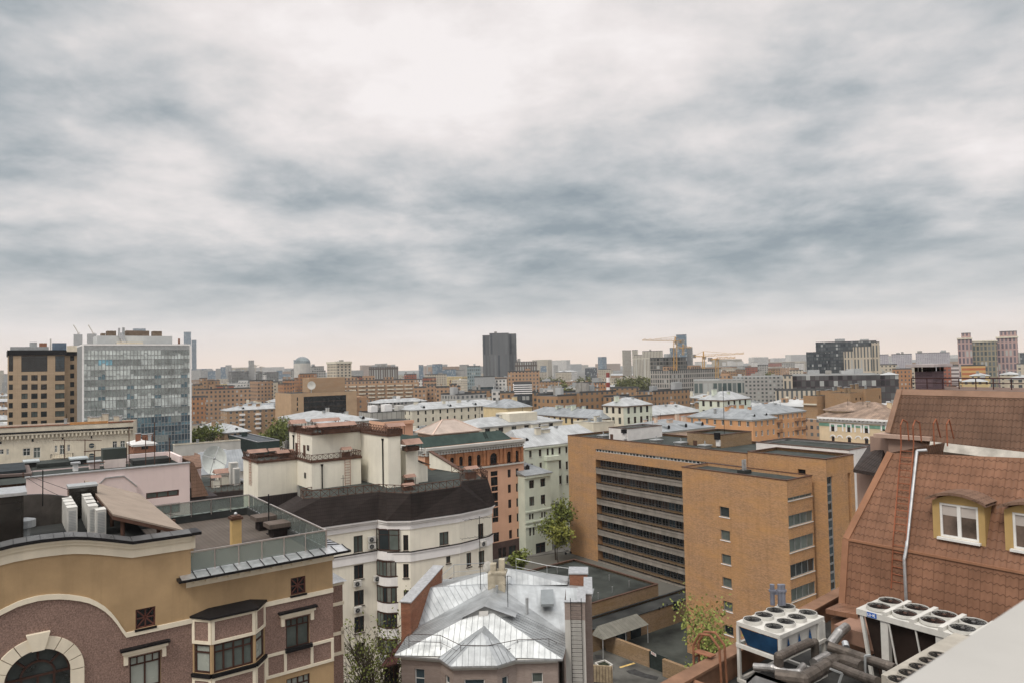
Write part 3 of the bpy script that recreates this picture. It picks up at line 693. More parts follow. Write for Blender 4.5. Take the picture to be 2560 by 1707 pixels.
# bay window
bo = .95; ua_ = fo('e', 1432, 1200)[0]; ubb = fo('f', 184, 1050)[0]; uf0 = fo('e', 1572, 1180, bo)[0]; uf1 = fo('f', 112, 1080, bo)[0]
FB = FO.off(bo); zz = lambda y: FO.px('e', 1580, y, bo)[1]
zt, zw1, zw0, zs0, zl0 = zz(1092), zz(1276), zz(1500), zz(1533), zz(1533) - 1.55
pl = [FO.p(ua_, 0), FO.p(uf0, 0, bo), FO.p(uf1, 0, bo), FO.p(ubb, 0)]
body = MB(); fr_ = MB(); dk = MB()
for i in range(3):
 f_ = Fac(pl[i], pl[i + 1]); m_ = .12 if i == 1 else .10; wr = [(m_, zw0, f_.L - m_, zw1 - .05)]
 f_.wall(body, zs0 - 6, zs0, mi=0); f_.wall(body, zs0, zw1, wr, .16, mi=1); f_.wall(body, zw1, zt, mi=0)
 ws = .17
 for (z0, z1) in ((zw1 - .02, zt + .02), (zl0, zs0 + .02), (zl0 - 4, zl0 - 2.4)):
  f_.band(fr_, z1 - ws, z1, .06); f_.band(fr_, z0, z0 + ws, .06)
  for u in (0, f_.L - ws): fr_.box(f_.p(u, z0 + ws), f_.d * ws, f_.n * .06, UZ * (z1 - z0 - 2 * ws))
 f_.band(dk, zw0 - .2, zw0, .16)
 b.win(f_, wr, Win(F_BRN, [mat('grey green blind behind glass', ()), G_GN], 4 if i == 1 else 1, (.72,), .14, .1, 1))
bay = b.part(body, 'bay_window', [M_BRN, M_OCH]); b.part(fr_, 'frame', M_CRM, bay); b.part(dk, 'sill', M_BLK, bay)
k = MB(); o2 = .22
ev = [FO.p(ua_ - .15, zt + .03, 0), FO.p(uf0 - .12, zt + .03, bo + o2), FO.p(uf1 + .12, zt + .03, bo + o2), FO.p(ubb + .15, zt + .03, 0)]
zt2 = fo('e', 1560, 1005)[1]; tp = [FO.p(fo('e', 1550, 1005)[0], zt2, 0.02), FO.p(fo('f', 75, 940)[0], zt2, 0.02)]
for i in range(4): k.face([ev[i], ev[(i + 1) % 4], ev[(i + 1) % 4] + UZ * .12, ev[i] + UZ * .12])
e2_ = [p + UZ * .12 for p in ev]; k.face([e2_[0], e2_[1], tp[0]]); k.face([e2_[1], e2_[2], tp[1], tp[0]]); k.face([e2_[2], e2_[3], tp[1]]); k.face(ev[::-1])
b.part(k, 'roof', M_BLK, bay)
# projecting bay on the far side wall
sb = fl(P0) + E2 * 3; fs = Fac(sb, sb + E1 * 1.9); k = MB(); zst = FO.off(-3).px('f', 720, 815)[1]
k.prism([sb, sb + E1 * 1.9, sb + E1 * 1.9 + E2 * 4, sb + E2 * 4], 0, zst)
sbay = b.part(k, 'side_bay', M_BRN); k = MB()
for y in (815, 965, 1185, 1335): k = MB(); z = FO.off(-3).px('f', 720, y)[1]; fs.band(k, z - .22, z, .07, 0, 1.97); b.part(k, 'moulding', M_CRM, sbay)
k = MB(); z0_ = 1335; k.box(fs.p(1.74, FO.off(-3).px('f', 720, z0_)[1]), fs.d * .2, fs.n * .07, UZ * 1.6)
b.part(k, 'moulding', M_CRM, sbay)
k = MB(); a_ = [fs.p(-.1, zst + .02, .25), fs.p(2.15, zst + .02, .25), fs.p(2.15, zst + .02, -4.1), fs.p(-.1, zst + .6, -4.1), fs.p(-.1, zst + .6, -.1)]
k.face([a_[0], a_[1], a_[4]]); k.face([a_[1], a_[2], a_[3], a_[4]]); b.part(k, 'roof', M_STL, sbay)
b.done()
# ---- things on its roof
zfl = fo('e', 1000, 520, -.5)[1] + .05; k = MB(); ue_ = fo('e', 1130, 480)[0]
k.box(FO.p(-6, zf + .01, -.75), FO.d * (ue_ + 6), -FO.n * 15, UZ * (zfl - zf)); raised = k.build('raised_roof', M_DKR, roof)
fcan = FO.off(-1.2); cl_ = fcan.px('e', 840, 322); cr_ = fcan.px('e', 1372, 441)
A_ = fcan.p(*cl_); B_ = fcan.p(*cr_); tl = onp('e', 625, 70, A_, E1); ln = (tl - A_).dot(E2); k = MB()
can = thing('roof_canopy', 'light brown sloping canopy roof on posts over the terrace corner', 'canopy', fl((A_ + B_) / 2) + UZ * zf)
k.box(A_, B_ - A_, E2 * ln, UZ * .10); k.build('roof_sheet', M_TAN, can)
k = MB(); k.box(A_ - UZ * .2 - E1 * .02, B_ - A_, E2 * .1, UZ * .195); k.box(A_ - UZ * .2 + E2 * .1, E2 * (ln - .1), E1 * .1, UZ * .195); k.build('fascia', M_BRM, can)
zq = zfl
for u, o in ((.55, .3), (2.5, .3), (4.0, .3), (.5, 4.5), (.5, 8.5), (4.5, 6)):
 p = A_ + (B_ - A_).normalized() * u + E2 * o; k = MB(); k.beam((p.x, p.y, zfl if u < 2 else zf), p - UZ * .12, .16, .16); k.build('post', M_BRM, can)
k = MB(); p = fl(A_) + E1 * 1.6 + E2 * 3.2; k.box(p + UZ * (zf + .4), E1 * 3.2, E2 * .1, UZ * .9); k.build('ochre_panel', M_OCH, can)
def ac(P, u, w, d, h, label, group, fans=0, mt=None, nm='air_conditioner', grille=True):
 """outdoor unit: case, louvred end, fan guard, feet"""
 o = thing(nm, label, 'air conditioner', P, group); u = V(u).normalized(); n = V((u.y, -u.x, 0)); P = V(P); k = MB()
 k.cbox(P + UZ * .08, u, w, d, h - .08); k.cbox(P + UZ * (h + .001), u, w + .02, d + .02, .025); k.build('case', mt or M_WHM, o)
 f_ = Fac(P - u * w / 2 + n * d / 2, P + u * w / 2 + n * d / 2); k = MB()
 if fans:
  for i in range(fans):
   z = P.z + h * (i + .5) / fans + .02; r = min(w * .36, h / fans * .42); c = f_.p(w * (.5 if w < .7 else .42), z, .012)
   for j in range(12):
    a, a2 = 2 * pi * j / 12, 2 * pi * (j + 1) / 12; pp = lambda q_, rr, oo=0: c + f_.d * rr * cos(q_) + UZ * rr * sin(q_) + f_.n * oo
    k.face([c + f_.n * .008, pp(a, r * .9, .008), pp(a2, r * .9, .008)], 0); k.face([pp(a, r * .9, .02), pp(a, r, .02), pp(a2, r, .02), pp(a2, r * .9, .02)], 1)
   for j in range(4): k.beam(c + (f_.d * cos(j * pi / 4) + UZ * sin(j * pi / 4)) * -r + f_.n * .02, c + (f_.d * cos(j * pi / 4) + UZ * sin(j * pi / 4)) * r + f_.n * .02, .015, .015, 1)
  k.build('fan_guard', [M_FBK, M_GRM], o)
 elif grille:
  z = P.z + .25
  while z < P.z + h - .15: k.box(f_.p(w * .15, z, 0), f_.d * w * .7, f_.n * .015, UZ * .05); z += .09
  k.build('louvre', M_GRM, o)
 k = MB()
 for s_ in (-1, 1): k.cbox(P + u * s_ * w * .38, u, .06, d, .08)
 k.build('foot', M_GRM, o); return o
def rowac(c, x0, y0, x1, y1, n, lab, grp, w, h, x_off=0):
 a = onz(c, x0, y0, zfl); e = onz(c, x1, y1, zfl)
 for i in range(n):
  p = a + (e - a) * (i / max(1, n - 1)); ac(p, E1, w, .95, h, lab[i] if isinstance(lab, list) else lab, grp)
G1 = 'white outdoor units standing on the ochre building roof'
rowac('e', 533, 452, 495, 372, 4, ['front white unit of the row left of the black cabinet, in full view'] + ['white outdoor unit partly hidden behind the front unit left of the cabinet'] * 3, G1, .5, 1.55)
rowac('e', 688, 455, 645, 362, 4, ['louvred white unit at the front of the row right of the black cabinet'] + ['white outdoor unit partly hidden behind the louvred unit right of the cabinet'] * 3, G1, .46, 1.65)
rowac('e', 745, 466, 745, 466, 1, ['shorter louvred white unit right under the canopy edge, apart from the rows'], G1, .5, 1.5)
# dark glazed rooftop box at the left edge, curved parapet wall and cabinet
fd = FO.off(-3.2); k = MB(); u1 = fd.px('e', 175, 300)[0]; z1 = fd.px('e', 100, 175)[1]
k.box(fd.p(-9, zfl, 0), fd.d * (u1 + 9), -fd.n * 2.5, UZ * (z1 - zfl), 0)
dkb = thing('rooftop_plant_room', 'dark glazed plant room on the ochre roof at the left edge', 'plant room', fd.p(u1 - 2, zfl, -1))
k.build('glazed_wall', mat('dark tinted glazing', (.035, .03, .026), .12, 0, .5, .4, spec=.5, pat=rowpat(1.1, .03, .3, 0, step2=2.2)), dkb)
k = MB(); k.box(fd.p(-9, z1 + .002, .1), fd.d * (u1 + 9.15), -fd.n * 2.8, UZ * .16); k.build('coping', M_STL, dkb)
fe = FO.off(-9); pts = [fe.px('e', *p) for p in ((160, 172), (220, 166), (300, 163), (380, 166), (450, 173), (540, 186))]; k = MB()
for i in range(len(pts) - 1):
 (a, z), (c, z_) = pts[i], pts[i + 1]; k.face([fe.p(a, zfl), fe.p(c, zfl), fe.p(c, z_), fe.p(a, z)], 0); k.face([fe.p(c, zfl, -.3), fe.p(a, zfl, -.3), fe.p(a, z, -.3), fe.p(c, z_, -.3)], 0); k.face([fe.p(a, z), fe.p(c, z_), fe.p(c, z_, -.3), fe.p(a, z, -.3)], 1)
single(k, 'parapet_wall', [mat('stained dark cladding sheet', (.07, .062, .055), .5, 0, .5, .5, .5), M_BLK], 'dark stained parapet wall with a curved top behind the white units', 'wall')
a_ = onz('e', 612, 330, zfl); k = MB(); cb_ = thing('roof_cabinet', 'black cabinet with a pale lid between the two rows of white units', 'cabinet', a_)
hh = 2.0; k.cbox(a_, E1, 1.55, 1.3, hh); k.build('body', mat('glossy black panel', (.02, .018, .015), .15, 0, .4, 1, spec=.5), cb_); k = MB(); k.cbox(a_ + UZ * (hh + .002), E1, 1.65, 1.4, .12); k.build('lid', M_GRM, cb_)
p = onz('e', 180, 505, zfl); k = MB(); vt = thing('roof_vent', 'grey round cowl vent at the left edge of the ochre roof', 'vent', p)
k.tube(p, p + UZ * .75, .28, 12); k.build('pipe', M_GRM, vt); k = MB(); k.tube(p + UZ * .75, p + UZ * 1.15, .55, 14); k.tube(p + UZ * 1.15, p + UZ * 1.25, .55, 14, r2=.2); k.build('cowl', M_GRM, vt)
k = MB(); k.tube(onz('e', 318, 250, zfl + 1.6), onz('e', 318, 250, zfl + 1.6) + UZ * 2.1, .03, 5); single(k, 'antenna_mast', M_BLK, 'thin black mast beside the curved dark parapet', 'mast')
p = onz('e', 1754, 535, zf); k = MB(); ch = thing('roof_flue', 'ochre rendered flue post with a brown cap on the terrace', 'flue', p)
k.cbox(p, E1, .62, .62, 1.75); k.build('shaft', mat('warm ochre render', (.52, .36, .16), .9, 0, .1, 1), ch); k = MB(); k.cbox(p + UZ * 1.752, E1, .8, .8, .16); k.cbox(p + UZ * 1.914, E1, .6, .6, .08); k.build('cap', M_BRM, ch); k = MB(); k.ball(p + UZ * 2.1, .12); k.build('finial', M_STL, ch)
for (c, x, y), w, lb in ((('f', 222, 425), 2.15, 'brown flat-topped vent housing farther from the railing corner'), (('f', 348, 478), 2.6, 'brown flat-topped vent housing nearest the glass railing corner')):
 p = onz(c, x, y, zf) + E2 * .5; vh = thing('vent_housing', lb, 'vent', p, 'flat-topped vent housings on the terrace'); k = MB(); k.cbox(p, E1, w * .72, 1.0, .75); k.build('shaft', M_BRT, vh)
 k = MB(); k.cbox(p + UZ * .752, E1, w, 1.5, .3); k.build('cap', mat('brown roof boards', (.13, .105, .09), .8, 0, .12, .8, pat=rowpat(.2, .1, .5, 0)), vh)
p = onz('f', 215, 457, zf); k = MB(); k.tube(p, p + UZ * 2.9, .045, 6); k.tube(p + UZ * 2.2 - E1 * .35, p + UZ * 2.2 + E1 * .35, .025, 5); k.cbox(p, E1, .3, .3, .06); single(k, 'lightning_rod', M_BLK, 'black cross-shaped rod standing before the vent housings', 'rod')
for x0, y0, x1, y1, lab in ((200, 40, 700, 235, 'upper thin cable sagging across the pink wall towards the sloping canopy'), (225, 28, 1380, 330, 'lower thin cable crossing the sloping canopy')):
 a_, e_ = ond('e', x0, y0, 52), ond('e', x1, y1, 48); k = MB(); k.path([a_ + (e_ - a_) * (i / 10) - UZ * .35 * sin(pi * i / 10) for i in range(11)], .018, 4); single(k, 'overhead_cable', M_BLK, lab, 'cable')
# ---------------------------------------------------------------- cream apartment building with a brown mansard (centre left)
def zat(P, c, x, y):
 d = ray(q(c, x, y)); return CAMZ + d.z * (P[1] / d.y)
def along(P, dr, c, x, y):      # from P in direction dr to the photographed column
 f = Fac(P, V(P) + V(dr)); return fl(P) + f.d * f.px(c, x, y)[0]
ZE, ZT = 23.4, 26.6
eave = [onz('f', x, y, ZE) for x, y in ((1025, 350), (1085, 361), (1270, 358), (1645, 305), (1865, 257), (1900, 238))]
e_dir = (eave[0] - onz('f', 690, 397, ZE)).normalized(); eave = [eave[0] - e_dir * 22] + eave
top = [onz('f', x, y, ZT) for x, y in ((470, 197), (600, 193), (800, 170), (1035, 146), (1090, 151), (1270, 159), (1640, 106))]
b = Bld('cream_apartment_building', 'cream apartment block with white bands, a tall dark brown mansard and stepped rooftop blocks', 'building', fl(eave[3]))
def inset(pts, o):
 r = []
 for i, p in enumerate(pts):
  a = pts[max(0, i - 1)]; c = pts[min(len(pts) - 1, i + 1)]; d = (fl(c) - fl(a)).normalized(); r.append(fl(p) - V((d.y, -d.x, 0)) * o)
 return r
pl = inset(eave, .55); FS = [Fac(pl[i], pl[i + 1]) for i in range(len(pl) - 1)]
f0, fb, fb2, f2, f3, f4 = FS
zb1 = f0.px('f', 760, 452)[1]; zb2t = f0.px('f', 760, 622)[1]; zb2 = f0.px('f', 760, 697)[1]
wd = {0: [f0.rp('f', 845, 475, 915, 590), f0.rp('f', 847, 692, 920, 786), f0.rp('f', 848, 883, 922, 983), f0.rp('f', 850, 1078, 925, 1183), f0.rp('f', 852, 1278, 927, 1375)],
      2: [fb2.rp('f', 1213, 465, 1253, 582), fb2.rp('f', 1213, 680, 1255, 785), fb2.rp('f', 1217, 875, 1257, 975)],
      3: [f2.rp('f', 1483, 448, 1553, 535), f2.rp('f', 1533, 626, 1566, 672)],
      4: [f3.rp('f', 1770, 385, 1813, 495), f3.rp('f', 1684, 602, 1722, 695), f3.rp('f', 1775, 588, 1820, 685), f3.rp('f', 1684, 802, 1722, 895), f3.rp('f', 1775, 788, 1820, 885)]}
# bay windows, upper one flat, lower ones bulging: built as their own segments on the second facade piece
for i, f_ in enumerate(FS): f_.wall(b.wall, 0, ZE, wd.get(i, []), .2)
bk = [pl[-1] + D(105) * 16, pl[0] + D(115) * 20]
for A_, B_ in ((pl[-1], bk[0]), (bk[0], bk[1]), (bk[1], pl[0])): Fac(A_, B_).wall(b.wall, 0, ZE)
W_CR = Win(F_BRN, [G_DK, G_DK, G_GN], 2, (), .16, .07, 1, M_BLK)
for i, r in wd.items(): b.win(FS[i], r, W_CR)
def offs(pts, o): return inset(pts, -o)
def ring(mb, pts, z0, z1, o, mi=0, back=.0):
 a = offs(pts, o); c = offs(pts, -back)
 for i in range(len(pts) - 1):
  for lo, hi, zz0, zz1 in ((a, a, z0, z1),): mb.face([a[i] + UZ * z0, a[i + 1] + UZ * z0, a[i + 1] + UZ * z1, a[i] + UZ * z1], mi)
  mb.face([a[i] + UZ * z1, a[i + 1] + UZ * z1, c[i + 1] + UZ * z1, c[i] + UZ * z1], mi); mb.face([c[i] + UZ * z0, c[i + 1] + UZ * z0, a[i + 1] + UZ * z0, a[i] + UZ * z0], mi)
k = MB(); ring(k, pl, zb1, ZE - .5, .10); ring(k, pl, ZE - .49, ZE - .22, .28); ring(k, pl, ZE - .21, ZE - .02, .5); b.part(k, 'cornice', M_WHT)
k = MB(); ring(k, pl, zb2, zb2t - .22, .12); ring(k, pl, zb2t - .21, zb2t - .03, .2); b.part(k, 'string_course', M_WHT)
k = MB(); ring(k, pl, zb2t - .025, zb2t + .06, .24); b.part(k, 'coping', M_BRT)
# bay on fb / fb2
fm = Fac(pl[1], along(pl[1], pl[3] - pl[1], 'f', 1192, 500)); Lb = fm.L
def bayf(y0, y1, bulge, nm='bay_window', glz=True):
 n = 6; us = [Lb * i / n for i in range(n + 1)]; z1 = fm.px('f', 1110, y0, .6)[1]; z0 = fm.px('f', 1110, y1, .6)[1]
 if bulge: ps = [fm.p(u, 0, .08 + .62 * sin(pi * i / n)) for i, u in enumerate(us)]
 else: ps = [fm.p(0, 0, .05), fm.p(.55, 0, .55), fm.p(Lb * .6, 0, .55), fm.p(Lb, 0, .55), fm.p(Lb, 0, .05)]
 return ps, z0, z1
bpan = [G_GN, G_CU, G_DK]
for (y0, y1, bulge) in ((425, 578, 0), (662, 773, 1), (853, 968, 1), (1048, 1155, 1), (1245, 1350, 1)):
 ps, z0, z1 = bayf(y0, y1, bulge); g = MB(); fr_ = MB()
 for i in range(len(ps) - 1):
  A_, B_ = ps[i], ps[i + 1]; g.face([A_ + UZ * z0, B_ + UZ * z0, B_ + UZ * z1, A_ + UZ * z1], rnd.randrange(3))
 for i, p in enumerate(ps): fr_.beam(p + UZ * z0, p + UZ * z1, .08 if not bulge or i % 2 == 0 else .03, .08, 0)
 for z in (z0, z1): 
  for i in range(len(ps) - 1): fr_.beam(ps[i] + UZ * z, ps[i + 1] + UZ * z, .12, .12, 0)
 if not bulge:
  for i in range(len(ps) - 1): fr_.beam(ps[i] + UZ * (z0 + (z1 - z0) * .74), ps[i + 1] + UZ * (z0 + (z1 - z0) * .74), .06, .06, 0)
 bw = b.part(fr_, 'bay_window', F_BRN); g.build('pane', bpan, bw)
for (y0, y1) in ((590, 652), (782, 845), (975, 1040), (1165, 1235), (1360, 1430)):
 ps, z0, z1 = bayf(y0, y1, 1); ps = [p + fm.n * .05 for p in ps]; k = MB(); poly = ps + [fm.p(Lb, 0, 0), fm.p(0, 0, 0)]; k.prism(poly, z0, z1); b.part(k, 'bay_apron', M_WHT)
# mansard
mt = [top[0] + (top[0] - top[1]).normalized() * 3 + V((0, 0, 0))] + top
tr_ = onz('f', 1652, 66, ZT + .4), onz('f', 1842, 45, ZT + .4)
lo_ = inset(eave, .0); k = MB(); lo = [p + UZ * ZE for p in lo_]
hi = [lo_[0] + D(118) * 1.5 + UZ * ZT, top[3], top[4], top[5], top[6]]
# left stretch follows the photographed top line, which curves back at its left end
lf = [fl(lo[0]) * (1 - t_) + fl(lo[1]) * t_ + UZ * ZE for t_ in (.28, .45, .72)]
L_lo = [lf[0], lf[1], lf[2], lo[1]]; L_hi = [top[0], top[1], top[2], top[3]]
for i in range(3): k.face([L_lo[i], L_lo[i + 1], L_hi[i + 1], L_hi[i]])
k.face([lf[0], L_hi[0], top[0] + D(120) * 3, lf[0] + D(120) * 5])
k.face([lo[1], lo[2], top[4], top[3]]); k.face([lo[2], lo[3], top[5], top[4]]); k.face([lo[3], lo[4], top[6], top[5]])
k.face([lo[4], lo[5], tr_[1], tr_[0], top[6]]); k.face([lo[5], lo[6], tr_[1]]); k.face([lo[6], lo[6] + D(100) * 9, tr_[1] + D(100) * 9, tr_[1]])
k.face([top[6], tr_[0], tr_[0] + D(110) * .3, top[6] + D(110) * .3])
b.part(k, 'mansard', M_BRT)
# roof terrace
k = MB(); far = [top[6] + D(110) * 26, top[0] + D(110) * 26]
k.face([top[0], top[1], top[2], top[3], top[4], top[5], top[6], far[0], far[1]])
k.face([tr_[0] - UZ * .4, tr_[1] - UZ * .4, tr_[1] + D(105) * 16 - UZ * .4, tr_[0] + D(105) * 16 - UZ * .4])
k.face([top[6], tr_[0] - UZ * .4, tr_[0] + D(105) * 16 - UZ * .4, top[6] + D(110) * 16]); b.part(k, 'roof', M_DKR2)
k = MB(); rail(k, [top[0] + D(60) * 1.5 + D(110) * 1.2, top[0] + D(120) * 1.3, *top], 1.0, 1.0, .04, 0, True)
rail(k, [tr_[0] + D(110) * 1, tr_[0], tr_[1], tr_[1] + D(105) * 4.5, tr_[0] + D(105) * 8], 1.0, 1.0, .04, 0, True); b.part(k, 'railing', M_BRM)
# stepped rooftop blocks
def rblock(P, a, c, z1, z0=ZT, cap=True, railing=True, nm='rooftop_block', wallm=None, floor=M_DKR2, openings=(), lopen=()):
 P = fl(P); pts = [P, P + E1 * a, P + E1 * a + E2 * c, P + E2 * c]; k = MB()
 fr = Fac(pts[0], pts[1]); lf = Fac(pts[3], pts[0])
 fr.wall(k, z0, z1, openings, .25); lf.wall(k, z0, z1, lopen, .25); Fac(pts[1], pts[2]).wall(k, z0, z1); Fac(pts[2], pts[3]).wall(k, z0, z1)
 k.face([p + UZ * (z1 - .15) for p in pts], 1); o = b.part(k, nm, [wallm or M_CRW, floor])
 if cap:
  k = MB(); t_ = .22
  for f_ in (fr, lf, Fac(pts[1], pts[2]), Fac(pts[2], pts[3])): f_.band(k, z1 - .12, z1 + .14, .14, -.13, f_.L + .13, back=t_)
  k.build('coping', M_BRM, o)
 if railing:
  k = MB(); rail(k, [p + UZ * (z1 + .14) for p in (pts[3], pts[0], pts[1], pts[2])], .75, .8, .035, 0, True); k.build('railing', M_BRM, o)
 return o, fr, lf, pts
PM = fl(onz('b', 640, 1508, ZT)); zM = zat(PM, 'b', 640, 1262)
PMr = along(PM, E1, 'b', 1080, 1460); PM1 = along(PM, E2, 'b', 510, 1400); PL = along(PM1, -E1, 'b', 160, 1400); PLl = along(PL, E2, 'b', 30, 1330)
fM = Fac(PM1, PM); small = fM.rp('b', 572, 1352, 590, 1408)
oM = rblock(PM, (PMr - PM).length, (PM1 - PM).length + 6, zM, openings=[], lopen=[])
k = MB(); fM_ = oM[2]; r_ = fM_.rp('b', 572, 1352, 590, 1408); k.box(fM_.p(r_[0], r_[1], .0), fM_.d * (r_[2] - r_[0]), fM_.n * .03, UZ * (r_[3] - r_[1])); k.build('window', G_DK, oM[0])
zL = zat(PL, 'b', 160, 1265); oL = rblock(PL, (PM1 - PL).length - .02, (PLl - PL).length, zL, z0=17)
k = MB(); fL = oL[1]; k.box(fL.p(-.05, 17, .03), fL.d * (fL.L + .05), fL.n * .06, UZ * (ZT - 1.0 - 17)); k.build('dark_cladding', M_BRP, oL[0])
# tall block T1 stands on M, T2 beside it
T1 = fl(PM) * 1.03 ; T1 = V((T1.x + .1, T1.y, 0)); zT1 = zat(T1, 'b', 640, 1015)
T1r = along(T1, E1, 'b', 985, 1100); T1l = along(T1, E2, 'b', 440, 1080); fl1 = Fac(T1l, T1)
o1 = rblock(T1, (T1r - T1).length + 3, (T1l - T1).length, zT1, zM - .4)
for (x0, y0, x1, y1, nm, m_) in ((565, 1108, 585, 1212, 'door', M_BRM), (495, 1088, 516, 1198, 'door', M_BRM), (598, 1108, 617, 1160, 'window', G_DK)):
 r_ = o1[2].rp('b', x0, y0, x1, y1); k = MB(); k.box(o1[2].p(r_[0], r_[1], .0), o1[2].d * (r_[2] - r_[0]), o1[2].n * .05, UZ * (r_[3] - r_[1])); k.build(nm, m_, o1[0])
T2 = fl(onz('b', 1325, 1492, ZT)); zT2 = zat(T2, 'b', 1290, 1028); T2r = along(T2, E1, 'b', 1432, 1300); T2l = along(T2, E2, 'b', 985, 1300)
o2_ = rblock(T2, (T2r - T2).length, (T2l - T2).length, zT2)
T3 = fl(onz('b', 1485, 1468, ZT)); zT3 = zat(T3, 'b', 1485, 1160); T3r = along(T3, E1, 'b', 1588, 1300); o3 = rblock(T3, (T3r - T3).length, 2.6, zT3, cap=False, railing=False, nm='chimney_block')
# gable-roofed stair exit to the right
T4 = T3r + E2 * .8; zt4 = zat(T4, 'b', 1600, 1215); fg = Fac(T4, T4 + E1 * 3.2); k = MB()
za_, zb_ = fg.px('b', 1590, 1240)[1], fg.px('b', 1670, 1300)[1]; u1 = fg.px('b', 1672, 1350)[0]; ls = 5.5
k.face([fg.p(0, ZT), fg.p(u1, ZT), fg.p(u1, zb_), fg.p(0, za_)]); k.face([fg.p(u1, ZT), fg.p(u1, ZT, -ls), fg.p(u1, zb_, -ls), fg.p(u1, zb_)]); ex = b.part(k, 'stair_exit', M_CRW)
k = MB(); zr_ = za_ + .9; k.box(fg.p(-.2, za_ + .15, .25), fg.d * (u1 + .5) + UZ * (zb_ - za_), -fg.n * ls, UZ * .1); k.build('roof', mat('brown standing seam sheet', (.15, .10, .085), .5, .2, .15, .8, pat=rowpat(.55, .1, .4, 0)), ex)
gq = [onz('o', 375, 1222, ZT), onz('o', 545, 1205, ZT), onz('o', 830, 1252, ZT)]; ft = Fac(gq[1], gq[2]); k = MB(); zt0 = ft.px('o', 400, 962)[1]; uu0 = ft.px('o', 400, 962)[0]
A_ = [(0, ZT), (ft.L, ZT), (ft.L, ft.px('o', 830, 1225)[1]), (ft.px('o', 395, 962)[0], zt0), (ft.px('o', 395, 962)[0], ZT)]
k.poly([A_[4], A_[0], A_[1], A_[2], A_[3]], [], lambda u, z: ft.p(u, z)); k.poly([A_[4], A_[0], A_[1], A_[2], A_[3]], [], lambda u, z: ft.p(u, z, -.4)); gw = b.part(k, 'gable_wall', M_CRW)
k = MB(); k.beam(ft.p(*A_[3]) + UZ * .06 - ft.n * .2, ft.p(*A_[2]) + UZ * .06 - ft.n * .2, .7, .12); k.build('coping', M_BRM, gw)
k = MB(); p_, p2 = ft.p(*A_[3]), ft.p(A_[3][0] * .45 + A_[2][0] * .55, A_[3][1] * .45 + A_[2][1] * .55)
b.done([M_CRW])
# downpipes, ladders, vents
def downpipe(f, c, x, y0, y1, lab):
 u, z1 = f.px(c, x, y0, .12); z0 = f.px(c, x, y1, .12)[1]; k = MB(); k.tube(f.p(u, z0, .12), f.p(u, z1 - .35, .12), .085, 8); o = thing('downpipe', lab, 'downpipe', f.p(u, z0, .12), 'black downpipes on the cream blocks'); k.build('pipe', M_BLK, o)
 k = MB(); k.tube(f.p(u, z1 - .35, .12), f.p(u, z1, .12), .09, 8, 0, .19); k.build('hopper', M_BLK, o)
downpipe(oM[1], 'b', 731, 1280, 1503, 'black downpipe on the lower cream block, left of the rust ladder'); downpipe(Fac(T2l, T2), 'b', 1269, 1052, 1492, 'tallest black downpipe, on the high cream block beside its corner'); downpipe(o1[2], 'b', 475, 1020, 1200, 'black downpipe on the high cream block beside the dark doors')
def wladder(f, c, x, y0, y1, w, lab, grp='rust brown wall ladders'):
 u, z1 = f.px(c, x, y0, .15); z0 = f.px(c, x, y1, .15)[1]; k = MB(); ladder(k, f.p(u, z0, .15), f.p(u, z1, .15), w, f.d, .34, .035)
 for z in (z0 + .5, (z0 + z1) / 2, z1 - .5): k.tube(f.p(u - w / 2, z, 0), f.p(u - w / 2, z, .15), .02, 4); k.tube(f.p(u + w / 2, z, 0), f.p(u + w / 2, z, .15), .02, 4)
 single(k, 'wall_ladder', mat('rust red ladder steel', (.30, .12, .075), .7, .1, .2, 2), lab, 'ladder', grp)
wladder(oM[1], 'b', 958, 1235, 1475, .75, 'rust ladder on the lower cream block, below a small vent roof'); wladder(o1[2], 'b', 520, 1000, 1195, .7, 'rust ladder on the high cream block between the two dark doors'); wladder(oL[2], 'b', 88, 1235, 1470, .8, 'rust ladder at the far left end of the cream blocks')
def capvent(P, w, d, h, lab, grp='brown gabled vent hoods on the cream building', u=E1, legs=True, sh=None):
 o = thing('vent_hood', lab, 'vent hood', P, grp); u = V(u).normalized(); n = V((-u.y, u.x, 0)); P = V(P); k = MB(); hr = min(w, d) * .3
 e = [P - u * w / 2 - n * d / 2, P + u * w / 2 - n * d / 2, P + u * w / 2 + n * d / 2, P - u * w / 2 + n * d / 2]; e = [x + UZ * h for x in e]; r0, r1 = (e[0] + e[3]) / 2 + UZ * hr, (e[1] + e[2]) / 2 + UZ * hr
 k.face([e[0], e[1], r1, r0]); k.face([e[2], e[3], r0, r1]); k.face([e[3], e[0], r0]); k.face([e[1], e[2], r1]); k.face(e[::-1]); k.build('roof', mat('pinkish brown vent sheet', (.30, .19, .15), .55, .1, .15, 1), o)
 k = MB()
 for sx in (-1, 1):
  for sy in (-1, 1): p = P + u * sx * w * .42 + n * sy * d * .4; k.beam(p, p + UZ * h, .07, .07)
 k.build('post', M_BRM, o); k = MB(); k.cbox(P, u, w * .7, d * .66, h * .66); k.build('shaft', sh or M_BRM, o)
def vtop(c, x, y, z): return onz(c, x, y, z)
